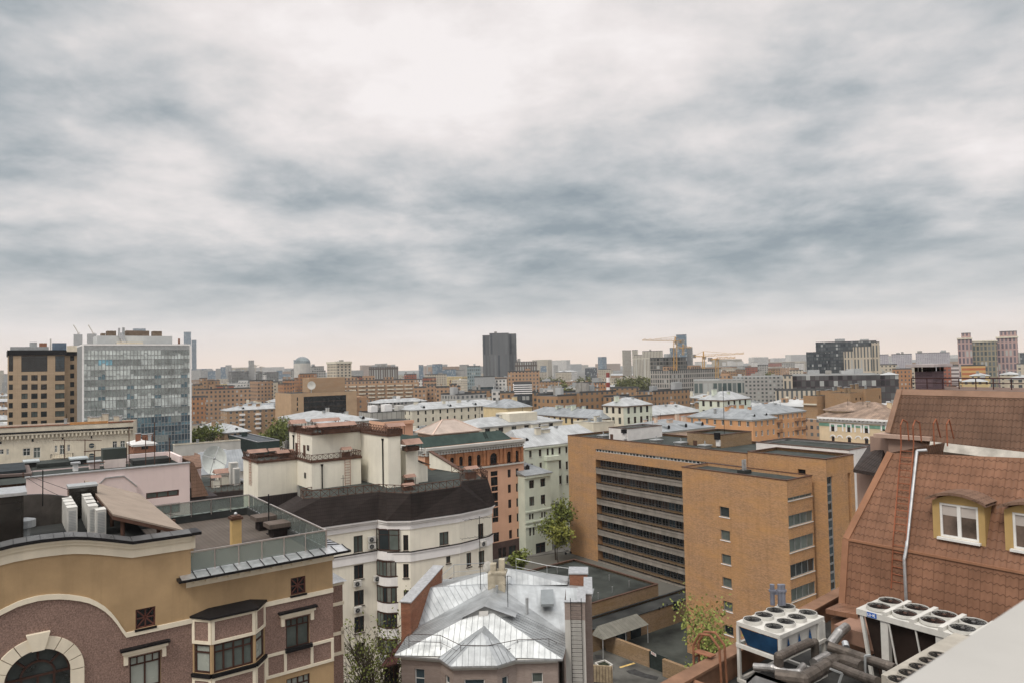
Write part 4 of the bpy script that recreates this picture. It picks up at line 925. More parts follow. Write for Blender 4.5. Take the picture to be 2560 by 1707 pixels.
for (c, x, y, z, w, d, h, lab) in (('b', 510, 985, zT1, 2.2, 1.8, 1.1, 'gabled brown vent hood at the left front corner of the highest cream roof'), ('b', 612, 1000, zT1, 1.7, 1.0, .7, 'small brown vent hood right of the corner one on the highest cream roof'),
 ('b', 762, 962, zT1, 4.2, 1.4, 1.1, 'long brown vent hood at the rear of the highest cream roof'), ('b', 855, 1003, zT1, 5.4, 1.6, 1.0, 'longest brown vent hood, along the front edge of the highest cream roof'), ('b', 1380, 1015, zT2, 2.6, 1.4, 1.1, 'brown vent hood on the narrow block at the right end of the highest roof'),
 ('b', 1522, 1158, zT3, 2.6, 2.2, .9, 'brown vent hood capping the lower cream chimney block'), ('b', 946, 1222, zM, 1.4, 1.2, 1.1, 'brown vent hood with posts above the rust ladder'), ('b', 1508, 1468, ZT, 1.6, 1.2, 1.1, 'brown vent hood standing on the terrace before the chimney block'),
 ('b', 1495, 1512, ZT, 1.6, 1.1, .6, 'low brown vent hood behind the terrace railing, nearest the mansard edge'), ('b', 150, 1212, zL, 2.6, 1.5, .6, 'brown vent hood at the far left end of the low cream roof'), ('b', 300, 1202, zL, 1.6, 1.2, .7, 'tilted brown vent hood in the middle of the low cream roof'),
 ('b', 400, 1214, zL, 2.4, 1.3, .6, 'brown vent hood at the right of the low cream roof beside the high block'), ('o', 955, 1325, ZT + .95, 2.0, 1.1, 1.3, 'pale brown vent hood inside the rounded railing at the right end')):
 capvent(vtop(c, x, y, z), w, d, h, lab)
for (x, y, f_, lab) in ((980, 520, f0, 'upper air conditioner of the stacked pair left of the cream bay window'), (981, 571, f0, 'lower air conditioner of the stacked pair left of the cream bay window'), (874, 850, f0, 'wall air conditioner under the second left window from the top'), (877, 1045, f0, 'air conditioner under the third left window of the cream facade, behind branches'), (1808, 551, f3, 'wall air conditioner on the white band at the right corner'), (1022, 812, f0, 'wall air conditioner hanging beside the curved bay')):
 u, z = f_.px('f', x, y, .3); P = f_.p(u, z, .32); ac(P, f_.d, .95, .36, .72, lab, 'air conditioners on the cream facade', 1)
p = onz('b', 920, 1535, ZT) ; k = MB(); k.tube(p, p + UZ * 2.2, .04, 5); k.tube(p + UZ * 1.8 - E1 * .3, p + UZ * 1.8 + E1 * .3, .025, 5); single(k, 'lightning_rod', M_BLK, 'black cross-shaped rod behind the cream building terrace railing', 'rod')
# ---------------------------------------------------------------- house with silver metal roofs (bottom centre)
ZS = 17.0
hFL, hFR = onz('f', 1150, 1362, ZS), onz('g', 613, 1390, ZS)
by = [onz('f', 1482, 1386, ZS), onz('f', 1565, 1446, ZS), onz('g', 130, 1440, ZS), onz('g', 262, 1398, ZS)]
hBL, hBR = onz('f', 1268, 1182, ZS), onz('g', 655, 1215, ZS)
hd = ((hFR - hFL)).normalized(); hp = V((-hd.y, hd.x, 0))
b = Bld('metal_roofed_house', 'mauve brick house with bright silver hipped metal roofs and brick fire walls', 'building', fl((hFL + hFR) / 2))
def sh(p, o): return fl(p) + hp * o
wp = [sh(hFL, .5) + hd * .45, sh(by[0], .5) , sh(by[1], .5) + hd * .1, sh(by[2], .5) - hd * .1, sh(by[3], .5), sh(hFR, .5) - hd * .45]
HF = [Fac(wp[i], wp[i + 1]) for i in range(5)]
wn_ = {0: [HF[0].rp('f', 1299, 1457, 1374, 1610)], 1: [HF[1].rp('f', 1524, 1500, 1560, 1640)], 2: [HF[2].rp('f', 1668, 1540, 1822, 1700)], 3: [HF[3].rp('g', 165, 1525, 215, 1650)], 4: [HF[4].rp('g', 385, 1490, 470, 1640)]}
W_HS = Win(F_WHT, [G_BL, G_GN], 1, (.5,), .2, .08, 1)
for i, f_ in enumerate(HF):
 r = [(max(.15, a), z0, min(f_.L - .15, c), z1) for a, z0, c, z1 in wn_[i]]; f_.wall(b.wall, 0, ZS - .02, r, .22); b.win(f_, r, W_HS)
backL, backR = wp[0] + hp * 22, wp[5] + hp * 22
for A_, B_ in ((wp[5], backR), (backR, backL), (backL, wp[0])): Fac(A_, B_).wall(b.wall, 0, ZS - .02)
k = MB()
for i in range(5): HF[i].band(k, ZS - .45, ZS - .2, .12); HF[i].band(k, ZS - .19, ZS - .04, .3)
b.part(k, 'cornice', M_GREY)
ridge0 = ond('g', 35, 1003, 63.9); zr = ridge0.z; ridge1 = ond('g', 118, 895, 70.5); ridge1.z = zr
ml, mr_ = ond('f', 1345, 858, 70.6), ond('g', 775, 862, 70.2)
rf = MB(); sm = MB()
def rp_(pts, st=.5, seam=True):
 rf.face(pts, 0)
 if seam:
  if len(pts) == 3: seams(sm, (pts[0], pts[1], pts[2], pts[2]), st, .035, .025)
  else: seams(sm, pts, st, .035, .025)
pv = hp * 4.6 + UZ * (zr - ZS) * 1.0
fl_, fr_2 = hFL + UZ * .04, hFR + UZ * .04
cL, cR = hBL + UZ * .04, hBR + UZ * .04
rp_([fl_, fr_2, ridge0]);                                           # front hip
rp_([fr_2, cR, ridge1, ridge0]); rp_([cL, fl_, ridge0, ridge1])      # pavilion side slopes
rp_([cL - hd * .3, ridge1, ml, cL - hd * .31]) if False else None
rf.face([cL, ridge1, ml]); rf.face([cR, mr_, ridge1])                 # main front slopes beside the valleys
seams(sm, (cL, cL + (ridge1 - cL) * .999, ridge1, ml), .5, .035, .025); seams(sm, (cR + (ridge1 - cR) * .999, cR, mr_, ridge1), .5, .035, .025)
rl2 = cR + hd * 1.4 + UZ * .1; rf.face([cR, rl2, mr_ + hd * 1.0, mr_])
# drip edge
for A_, B_ in ((fl_, by[0] + UZ * .04), (by[3] + UZ * .04, fr_2), (fr_2, cR), (cL, fl_)): rf.beam(A_ - UZ * .09, B_ - UZ * .09, .06, .16, 1)
# bay pyramid
ap = ond('f', 1798, 1188, 61.2); bp = [p + UZ * .05 for p in by]; bkp = [by[0] + hp * 2.2 + UZ * 1.05, by[3] + hp * 2.2 + UZ * 1.05]
for i in range(3): rf.face([bp[i], bp[i + 1], ap], 0); seams(sm, (bp[i], bp[i + 1], ap, ap), .45, .035, .025); rf.beam(bp[i] - UZ * .09, bp[i + 1] - UZ * .09, .06, .16, 1)
apb = ap + hp * 3.0; rf.face([bp[0], ap, apb, bp[0] + hp * 3]); rf.face([bp[3], bp[3] + hp * 3, apb, ap])
# rear wing
ra_ = ond('g', 180, 708, 72.5); rL, rR = ond('f', 1515, 848, 71.2), ond('g', 650, 834, 71.2); bkv = hp * 4.5 - UZ * .5
rf.face([rL, rR, ra_]); rf.face([rR, rR + bkv, ra_]); rf.face([rL + bkv, rL, ra_]); rf.face([rR + bkv, rL + bkv, ra_])
seams(sm, (rL, rR, ra_, ra_), .55, .035, .025)
rf.face([ml, ridge1, ridge1 + hp * 6 - UZ * 1, ml + hp * 6 - UZ * 1]); rf.face([ridge1, mr_, mr_ + hp * 6 - UZ * 1, ridge1 + hp * 6 - UZ * 1])
# small front gablet
gz = ond('g', 36, 996, 63.2); gl, gr = ond('f', 1640, 1072, 63.2), ond('g', 265, 1090, 63.2); gl.z = gr.z = (gl.z + gr.z) / 2; gb = hp * 2.2
rf.face([gl, gz, gz + gb, gl + gb]); rf.face([gz, gr, gr + gb, gz + gb])
sm.m = [2] * len(sm.m); rf.add(sm, Matrix()); roofo = b.part(rf, 'roof', [M_SILV, M_STL, mat('dull seam metal', (.24, .255, .265), .5, .3, .2, 2)])
gf = MB(); gf.face([gl + hp * .25, gr + hp * .25, gz + hp * .25]); go = gf.build('gablet', M_GRM, roofo)
fw_ = Fac(gl + hp * .2, gr + hp * .2); r_ = fw_.rp('g', -8, 1030, 62, 1068); k = MB(); k.box(fw_.p(r_[0], r_[1], .0), fw_.d * (r_[2] - r_[0]), fw_.n * .06, UZ * (r_[3] - r_[1])); k.build('gablet_window', [F_WHT], roofo)
# roof furniture that belongs to the roof
k = MB(); hq = [ond('g', 452, 888, 69.6), ond('g', 546, 884, 69.6), ond('g', 548, 995, 67.3), ond('g', 455, 997, 67.3)]
k.face([p + UZ * .22 for p in hq[::-1]]); k.face([hq[3], hq[2], hq[2] + UZ * .22, hq[3] + UZ * .22]); k.face([hq[0], hq[3], hq[3] + UZ * .22, hq[0] + UZ * .22]); k.build('skylight', mat('dull grey hatch', (.22, .24, .25), .5, .2, .1, 1), roofo)
# fire walls
def firewall(pts, th, z0, lab=None, cm=M_STL, m=M_RED):
 """pts: (front, back) top points; a wall from z0 to the sloping top with a metal coping"""
 A_, B_ = pts; d = fl(B_ - A_).normalized(); s_ = V((d.y, -d.x, 0)) * th; k = MB()
 lo = [fl(A_) + UZ * z0, fl(B_) + UZ * z0]
 q0 = [lo[0], lo[0] + s_, A_ + s_, A_]; q1 = [lo[1], lo[1] + s_, B_ + s_, B_]
 k.face(q0); k.face(q1[::-1]); k.face([q0[1], q1[1], q1[2], q0[2]]); k.face([q1[0], q0[0], q0[3], q1[3]]); o = b.part(k, 'fire_wall', m)
 k = MB(); k.box(A_ - s_ * .12 - d * .1 + UZ * .01, B_ - A_ + d * .2, s_ * 1.24, UZ * .1); k.build('coping', cm, o); return o
firewall((ond('f', 1196, 966, 66.0), ond('f', 1443, 697, 74.2)), .95, 10)
b_pier = ond('g', 628, 966, 62.6); Pp = fl(b_pier); k = MB(); zp = b_pier.z; fp = Fac(Pp, Pp + hd * 1.78); zsp = fp.px('g', 700, 1097)[1]
fp.wall(k, zsp, zp, mi=0); fp.wall(k, 0, zsp, mi=1); Fac(Pp + hd * 1.78, Pp + hd * 1.78 + hp * 4).wall(k, 0, zp, mi=0); Fac(Pp + hp * 4, Pp).wall(k, 0, zp, mi=0)
po = b.part(k, 'fire_wall', [M_GRP, M_GREY]); k = MB(); k.box(fp.p(-.08, zp + .005, .08) + fp.d * 1.2, fp.d * .75, hp * 4.2, UZ * .1); k.box(fp.p(-.08, zp + .005, .08), fp.d * 1.27, hp * .5, UZ * .07); k.build('coping', M_STL, po)
k = MB(); u, z1 = fp.px('g', 712, 935, .18); ladder(k, fp.p(u, 0.3, .18), fp.p(u, z1, .18), .95, fp.d, .36, .03)
for z in (zp - .5, zp - 4, zp - 8): k.tube(fp.p(u - .47, z, 0), fp.p(u - .47, z, .18), .02, 4); k.tube(fp.p(u + .47, z, 0), fp.p(u + .47, z, .18), .02, 4)
single(k, 'wall_ladder', M_BLK, 'long dark ladder up the pale pier at the right of the silver-roofed house', 'ladder')
for (c, x0, y0, x1, dd, ln, m) in (('g', 778, 908, 829, 66.2, 5.0, M_GRP), ('g', 665, 757, 797, 72.0, 2.2, M_RED)):
 a_ = ond(c, x0, y0, dd); e_ = ond(c, x1, y0, dd); w = (e_ - a_).length; f_ = Fac(a_, fl(a_) + hd * w); k = MB(); z = a_.z
 f_.wall(k, 0, z); Fac(f_.B, f_.B + hp * ln).wall(k, 0, z); Fac(f_.A + hp * ln, f_.A).wall(k, 0, z); Fac(f_.B + hp * ln, f_.A + hp * ln).wall(k, 0, z); o = b.part(k, 'fire_wall', m)
 k = MB(); k.box(f_.p(-.1, z + .005, .1), f_.d * (w + .2), hp * (ln + .2), UZ * .12); k.build('coping', M_STL, o)
# chimney stack
cp = ond('g', 128, 893, 70.0); k = MB(); cz = ond('g', 128, 745, 70.0).z; k.cbox((cp.x, cp.y, ZS), hd, 1.7, 1.1, cz - ZS); cho = k.build('chimney', mat('weathered beige render', (.40, .36, .28), .9, 0, .3, .9, .3), roofo)
k = MB(); k.cbox((cp.x + .25, cp.y, cz + .005), hd, 1.5, 1.3, .22)
for s_ in (-.42, .42): k.cbox((cp.x + s_ + .1, cp.y, cz + .23), hd, .55, .7, 1.1 if s_ > 0 else .7)
k.build('chimney_flue', mat('weathered beige render', ()), roofo)
bx = ond('g', 548, 853, 73.5); k = MB(); k.cbox(bx - UZ * 1.5, hd, 3.0, 1.6, 1.5 + ond('g', 548, 790, 73.5).z - bx.z); bxo = k.build('vent_box', M_GRM, roofo)
for x, y0, y1, d_ in ((125, 838, 922, 68.5), (349, 930, 1010, 66.5), (390, 812, 850, 72.5)):
 p, t_ = ond('g', x, y1, d_), ond('g', x, y0, d_); k = MB(); k.tube((p.x, p.y, p.z - .5), t_, .14, 8); k.build('vent_pipe', M_GRM, roofo)
b.done([M_GRP])
# railings and masts on the roof
ZR = .35
def onroof(c, x, y, d): return ond(c, x, y, d)
k = MB(); pts = [onroof('f', 1257, 1308, 61.8), onroof('f', 1490, 1318, 61.6), onroof('f', 1643, 1395, 60.3), onroof('g', 60, 1398, 60.3), onroof('g', 282, 1352, 61.4), onroof('g', 515, 1345, 61.4)]
rail(k, pts, 1.25, 4, .025, 0, False, (.5,)); k.tube(pts[-1] + UZ * 1.25, onroof('g', 567, 1262, 62.6), .025, 5); k.tube(onroof('g', 567, 1262, 62.6), onroof('g', 567, 1330, 62.4), .025, 5); k.tube(pts[0] + UZ * 1.25, onroof('f', 1220, 1238, 63.5), .025, 5); k.tube(onroof('f', 1220, 1238, 63.5), onroof('f', 1222, 1298, 63.5), .025, 5)
single(k, 'snow_railing', mat('rusty black railing', (.06, .045, .04), .6, .2, .3, 2), 'thin dark two-bar railing along the front eaves of the silver roof', 'railing')
k = MB(); rail(k, [onroof('f', 1505, 875, 71), onroof('f', 1592, 795, 73), onroof('f', 1830, 775, 76)], 1.5, 3.2, .03, 0, False, (.5,)); single(k, 'roof_railing', M_GRM, 'grey tubular railing on the rear left slope of the silver roof', 'railing')
k = MB(); rail(k, [onroof('g', 270, 760, 75), onroof('g', 500, 812, 74), onroof('g', 662, 835, 73.5)], 1.7, 3.0, .03, 0, False, (.5,)); single(k, 'roof_railing', M_GRM, 'grey tubular railing behind the grey vent box on the silver roof', 'railing')
def antenna(P, h, lab, els=5, grp=None, w=1.6, dirn=None, m=None):
 k = MB(); P = V(P); k.tube(P, P + UZ * h, .035, 6); d = (dirn or D(25)).normalized(); n = V((-d.y, d.x, 0))
 for i, (z, L) in enumerate(((h * .97, w), (h * .72, w * 1.2)) if els else ()):
  a_ = P + UZ * z - d * L / 2; k.tube(a_, a_ + d * L, .018, 4)
  for j in range(els): p = a_ + d * L * j / (els - 1); k.tube(p - n * .45, p + n * .45, .014, 4)
 return single(k, 'antenna', m or M_BLK, lab, 'antenna', grp)
antenna(onroof('f', 1790, 868, 70), 7.2, 'tall yagi antenna mast on the silver roof left of the chimney', 6, None, 3.2)
antenna(onroof('g', 208, 1003, 65), 2.9, 'short rusty mast with a small fitting on the silver roof right of the chimney', 2, None, .5)
k = MB(); c_ = ond('f', 1845, 700, 71.5)
for j in range(3):
 for i in range(14):
  a0, a1 = 2 * pi * i / 14, 2 * pi * (i + 1) / 14; r0, r1 = .62 * j / 3, .62 * (j + 1) / 3; P_ = lambda a, r: c_ + V((cos(a) * r * .8, -.35 + r * r * .3, sin(a) * r)); k.face([P_(a0, r0), P_(a0, r1), P_(a1, r1), P_(a1, r0)][1 if j == 0 else 0:], 0, True)
k.tube(c_, c_ + V((.6, .3, -.9)), .05, 6); single(k, 'satellite_dish', M_WHM, 'pale satellite dish beside the chimney of the silver-roofed house', 'satellite dish')
# lean-to at the left of the house
a_ = [onz('f', 1038, 1452, 12.5), onz('f', 1168, 1418, 12.5), onz('f', 1205, 1255, 13.6), onz('f', 1150, 1300, 13.4)]; k = MB()
lt = thing('lean_to', 'small glazed lean-to with a dark red roof left of the silver-roofed house', 'lean-to', fl(a_[0]))
k.face(a_); k.face([p - UZ * .15 for p in a_[::-1]]); k.face([a_[0] - UZ * .15, a_[1] - UZ * .15, a_[1], a_[0]]); k.build('roof', mat('dark red sheet roof', (.11, .05, .042), .6, .1, .15, 1), lt)
k = MB(); f_ = Fac(a_[0] + hd * .4 + hp * .3, a_[1] + hp * .3); k.face([f_.p(0, 0), f_.p(f_.L, 0), f_.p(f_.L, 12.35), f_.p(0, 12.35)]); k.build('glazed_wall', G_DK, lt)
k = MB()
for i in range(4): k.beam(f_.p(f_.L * i / 3, 0, .03), f_.p(f_.L * i / 3, 12.3, .03), .1, .08)
k.build('frame', F_BRN, lt)
# ---------------------------------------------------------------- brick office building with balcony bands (right of centre)
TC = ond('h', 437, 62, 89.0); zT = TC.z; TC = fl(TC)
TL = along(TC, E2, 'g', 1506, 100); TR = along(TC, E1, 'h', 634, 300)
b = Bld('brick_office_building', 'orange brown brick office block with dark balcony bands and a tall blank tower', 'building', TC)
fTl, fTr = Fac(TL, TC), Fac(TC, TR)
wl_ = [fTl.rp('g', x0, y0, x1, y1) for x0, y0, x1, y1 in ((1781, 250, 1855, 338), (1789, 423, 1860, 513), (1796, 602, 1868, 692), (1802, 774, 1873, 865), (1808, 950, 1880, 1043), (1814, 1130, 1886, 1222))]
wr_ = [fTr.rp('h', x0, y0, x1, y1) for x0, y0, x1, y1 in ((443, 178, 628, 168), (448, 325, 632, 365), (456, 503, 640, 548), (466, 694, 648, 738), (470, 885, 655, 920))]
zh = [fTr.px('h', 540, y)[1] for y in (168, 192, 300, 385, 475, 575, 665, 765, 845, 942)]
wr_ = [(.12, zh[2 * i + 1], fTr.L - .12, zh[2 * i]) for i in range(5)] + [(.12, zh[9] - 3.3 * j - (zh[8] - zh[9]) * 0, fTr.L - .12, zh[8] - 3.3 * j) for j in (1, 2, 3)]
tw = MB(); fTl.wall(tw, 0, zT, wl_, .28); fTr.wall(tw, 0, zT, wr_, .22)
TB = TL + (TR - TC); Fac(TR, TB).wall(tw, 0, zT); Fac(TB, TL).wall(tw, 0, zT)
def flat(P4, z, nm='roof', m=M_DKR2, cop=M_BRM, par=None, w=.35, drop=.35, mbw=None):
 """flat felted roof behind a thin metal-capped parapet"""
 k = MB(); k.face([fl(p) + UZ * (z - drop) for p in P4]); par_ = b.part(k, nm, m) if par is None else k.build(nm, m, par)
 n = len(P4); k2 = MB()
 for i in range(n):
  A_, B_ = fl(P4[i]), fl(P4[(i + 1) % n]); d = (B_ - A_).normalized(); nn = V((-d.y, d.x, 0))
  if mbw is not None: mbw.face([A_ + nn * .28 + UZ * (z - drop), A_ + nn * .28 + UZ * z, B_ + nn * .28 + UZ * z, B_ + nn * .28 + UZ * (z - drop)])
  k2.box(A_ - d * .06 - nn * .06 + UZ * (z + .002 + .001 * (i % 2)), B_ - A_ + d * (.12 - (.0)), nn * w, UZ * .10)
 k2.build('coping', cop, par_); return par_
tower_pts = [TC, TR, TB, TL]; flat(tower_pts, zT, mbw=tw)
b.part(tw, 'wall', M_BRICK)
W_T1 = Win(F_GRY, [G_GN, G_DK, G_GN], 1, (), .24, .07, 1, M_WHT); b.win(fTl, wl_, W_T1)
W_T2 = Win(F_GRY, [G_DK, G_GN, G_DK], 4, (), .18, .07, 1, M_GREY); b.win(fTr, wr_, W_T2)
# taller stair block behind the tower
def blk(PC, zt, aR, aL, z0=0, holes_r=(), holes_l=(), mats=M_BRICK, nm='wing', roofm=M_DKR2, cop=M_BRM):
 PC = fl(PC); k = MB(); R_, L_ = PC + E1 * aR, PC + E2 * aL; O_ = R_ + E2 * aL; fr, fl_ = Fac(PC, R_), Fac(L_, PC)
 fr.wall(k, z0, zt, holes_r, .3); fl_.wall(k, z0, zt, holes_l, .3); Fac(R_, O_).wall(k, z0, zt); Fac(O_, L_).wall(k, z0, zt)
 o = b.part(k, nm, mats); flat([PC, R_, O_, L_], zt, 'roof', roofm, cop, o); return o, fr, fl_
SC = ond('d', 776, 1105, 91.8); zS = SC.z; SC = fl(SC); SR_ = along(SC, E1, 'd', 1000, 1150); SL = along(SC, E2, 'd', 158, 1060)
fs_ = Fac(SC, SR_); st0, st1 = fs_.px('h', 735, 35), fs_.px('h', 790, 970); strip_ = (st0[0], st1[1] - 3, fs_.px('h', 778, 35)[0], st0[1]); s2 = (fs_.px('h', 887, 10)[0], st1[1] - 3, fs_.px('h', 912, 10)[0], fs_.px('h', 887, 5)[1])
fsl = Fac(SL, SC); vr = fsl.rp('d', 553, 1178, 617, 1223)
o_, fr_, fl2 = blk(SC, zS, (SR_ - SC).length, (SL - SC).length, 0, [strip_, s2], [vr])
nseg = 17; hseg = (strip_[3] - strip_[1]) / nseg
b.win(fs_, [(strip_[0], strip_[1] + i * hseg + .06, strip_[2], strip_[1] + (i + 1) * hseg) for i in range(nseg)], Win(F_GRY, [G_DK, G_BL], 1, (), .25, .1, 2))
k = MB(); k.face([fs_.p(s2[0], s2[1], -.3), fs_.p(s2[2], s2[1], -.3), fs_.p(s2[2], s2[3], -.3), fs_.p(s2[0], s2[3], -.3)]); k.build('recess', M_BRICK, o_)
k = MB(); k.face([fsl.p(vr[0], vr[1], -.3), fsl.p(vr[2], vr[1], -.3), fsl.p(vr[2], vr[3], -.3), fsl.p(vr[0], vr[3], -.3)]); k.build('vent_opening', M_BLK, o_)
# long rear wing with the balcony bands
QR = ond('c', 1805, 1328, 131.0); QR = fl(QR); ZL = 26.2
QL = along(QR, E2, 'c', 783, 1100); fq = Fac(QL, QR - E2 * 14); LQ = fq.L
ua = fq.px('c', 1032, 1300)[0]; uz = fq.px('c', 1806, 1350)[0]; 
st_ = fq.px('c', 1032, 1142)[1], fq.px('c', 1032, 1168)[1]; ue2 = LQ - .3
rows = []
for y0, y1 in ((1237, 1305), (1372, 1435)): rows.append((fq.px('c', 1034, y0)[1], fq.px('c', 1034, y1)[1]))
rows += [(fq.px('g', 866, y0)[1], fq.px('g', 866, y1)[1]) for y0, y1 in ((128, 183), (243, 298), (358, 412), (470, 527), (582, 638))]
rh = (rows[0][0] - rows[-1][1] + 0) ; pitch = (rows[0][0] - rows[-1][0]) / (len(rows) - 1); oph = sum(a - c for a, c in rows) / len(rows)
rows = [rows[0][0] - i * pitch for i in range(8)]
k = MB(); zrec = rows[-1] - oph - .5; fq.wall(k, 0, ZL, [(ua, zrec, ue2, rows[0]), (ua, st_[1], ue2, st_[0])], .3)
Fac(QL + E1 * 16, QL).wall(k, 0, ZL); Fac(QR - E2 * 14, QR - E2 * 14 + E1 * 16).wall(k, 0, ZL); Fac(QR - E2 * 14 + E1 * 16, QL + E1 * 16).wall(k, 0, ZL)
for a, c in ((ua, -1), (ue2, 1)): k.face([fq.p(a, zrec, -2.0), fq.p(a, zrec), fq.p(a, rows[0]), fq.p(a, rows[0], -2.0)][::-1 if c > 0 else 1])
lw = b.part(k, 'rear_wing', M_BRICK); flat([QL, QR - E2 * 14, QR - E2 * 14 + E1 * 16, QL + E1 * 16], ZL, 'roof', M_DKR2, M_BRM, lw)
ns = 42; b.win(fq, [(ua + (ue2 - ua) * i / ns + .04, st_[1] + .05, ua + (ue2 - ua) * (i + 1) / ns - .04, st_[0] - .05) for i in range(ns)], Win(F_WHT, [G_GN, G_DK, G_CU, G_BL], 1, (), .25, .05, 2))
fin = fq.off(-1.5); W_B = Win(F_GRY, [G_DK, G_BK, G_BK, G_BL, mat('brown curtain behind glass', (.07, .045, .035), .2, 0, .4, .6, spec=.5)], 2, (.3,), .05, .06, 2)
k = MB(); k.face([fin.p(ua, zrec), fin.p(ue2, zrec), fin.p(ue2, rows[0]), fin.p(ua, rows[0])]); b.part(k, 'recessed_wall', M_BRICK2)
for i, zt_ in enumerate(rows):
 nb = 22; w_ = (ue2 - ua) / nb
 b.win(fin, [(ua + j * w_ + .08, zt_ - oph + .05, ua + (j + 1) * w_ - .08, zt_ - .12) for j in range(nb)], W_B, .12)
 zb_ = zt_ - oph; k = MB(); zl = zb_ - (pitch - oph) + .25
 k.box(fq.p(ua + .02, zl, -1.3), fq.d * (ue2 - ua - .04), fq.n * 1.32, UZ * .2); k.box(fq.p(ua + .02, zl + .2, -.12), fq.d * (ue2 - ua - .04), fq.n * .14, UZ * (zb_ - zl - .35)); k.box(fq.p(ua + .02, zl + .8, .022), fq.d * (ue2 - ua - .04), fq.n * .10, UZ * .25)
 bo_ = b.part(k, 'balcony', M_CON2)
 k = MB(); k.box(fq.p(ua + .02, zb_ - .14, -.15), fq.d * (ue2 - ua - .04), fq.n * .3, UZ * .07)
 for j in range(0, 44): k.box(fq.p(ua + .3 + j * (ue2 - ua - .6) / 44, zb_ - .07, .02), fq.d * rnd.uniform(.1, .5), fq.n * .1, UZ * rnd.uniform(.05, .16))
 k.build('balcony_rail', M_BLK, bo_)
b.done()
# white roof house, roof clutter and the second roof house
def roofhouse(c, x, y, z, xr, xl, yt, nm, lab, m, cop=M_BRM, doors=()):
 global b
 P = fl(onz(c, x, y, z - .35)); zt = zat(P, c, x, yt); Rr = along(P, E1, c, xr, yt); Ll = along(P, E2, c, xl, yt)
 b = Bld(nm, lab, 'roof house', P); o, fr, fL = blk(P, zt, (Rr - P).length, (Ll - P).length, z - .4, (), (), m, 'body', M_DKR2, cop); return b, fr, fL
rh1, f1, f2_ = roofhouse('c', 1318, 1072, ZL, 1622, 1148, 968, 'roof_house', 'white rendered roof house on the brick office roof', mat('white washed render', (.68, .66, .64), .9, 0, .08, .6, .2))
k = MB(); r_ = f2_.rp('c', 1160, 1012, 1187, 1058); k.box(f2_.p(r_[0], r_[1], 0), f2_.d * (r_[2] - r_[0]), f2_.n * .04, UZ * (r_[3] - r_[1])); k.build('door', M_BRM, rh1.o)
k = MB(); u, zz_ = f2_.px('c', 1296, 985); k.cbox(f2_.p(u, zz_ - .4, .45), f2_.d, .9, .8, .8); k.build('vent_box', M_BLK, rh1.o); k = MB(); k.box(f2_.p(u - .4, ZL, 0), f2_.d * .8, f2_.n * .5, UZ * (zz_ - .45 - ZL)); k.build('duct', mat('white washed render', ()), rh1.o)
rh2, f1, f2_ = roofhouse('c', 2152, 1137, ZL, 2420, 1845, 1022, 'roof_house', 'brick roof house on the brick office roof beside the pale duct', M_BRICK2)
k = MB(); r_ = f2_.rp('c', 1900, 1068, 1936, 1125); k.box(f2_.p(r_[0], r_[1], 0), f2_.d * (r_[2] - r_[0]), f2_.n * .04, UZ * (r_[3] - r_[1])); k.build('door', M_BRM, rh2.o)
k = MB(); u, zz_ = f2_.px('c', 2125, 1035); k.cbox(f2_.p(u, zz_ - .5, .4), f2_.d, .9, .7, 1.3); k.build('vent_box', M_BLK, rh2.o); k = MB(); k.box(f2_.p(u - .35, ZL, 0), f2_.d * .8, f2_.n * .4, UZ * (zz_ - .55 - ZL)); k.build('duct', mat('white washed render', ()), rh2.o)
for (c, x, y, z, lab) in (('c', 1100, 1045, ZL, 'low dark roof vent at the left end of the brick office roof'), ('c', 1572, 1085, ZL, 'low dark roof vent before the white roof house'), ('c', 1790, 1110, ZL, 'low dark roof vent with a rod, left of the brick roof house'), ('c', 2005, 1135, ZL, 'low dark roof vent right below the brick roof house')):
 p = onz(c, x, y, z - .34); o = thing('roof_vent', lab, 'vent', p, 'low vents on the brick office roof'); k = MB(); k.cbox(p, E1, 1.8, 1.6, .45); k.build('curb', M_CON, o); k = MB(); k.cbox(p + UZ * .452, E1, 2.2, 1.9, .18); k.tube(p + UZ * .63, p + UZ * 1.3, .12, 8); k.build('cap', M_GRM, o)
for (c, x, y, z, lab) in (('d', 130, 1215, zT, 'twin steel flue on a curb on the tower roof'),):
 p = onz(c, x, y, z - .34); o = thing('roof_vent', lab, 'vent', p); k = MB(); k.cbox(p, E1, 1.6, 1.2, .5); k.build('curb', M_DKR, o); k = MB()
 for s_ in (-.25, .25): k.tube(p + E1 * s_ + UZ * .5, p + E1 * s_ + UZ * 1.9, .17, 8)
 k.build('pipe', M_STL, o)
k = MB(); p = onz('c', 2178, 1010, 29); k.tube(p, p + UZ * 8.5, .05, 5); single(k, 'antenna_mast', M_BLK, 'thin tall mast on the brick roof house', 'mast')
# white parapet building behind the tower (lower right wing, white rendered)
b = Bld('white_parapet_block', 'white rendered flat-roofed block behind the brick stair tower', 'building', fl(ond('d', 400, 985, 112)))
zw = ond('d', 405, 985, 112.0); Pw = fl(ond('d', 960, 1020, 103.0)); zwb = zw.z
blk(Pw, zwb, 9, (fl(onz('d', 275, 962, zwb)) - Pw).length, 0, (), (), mat('white washed render', ()), 'wall'); b.done()
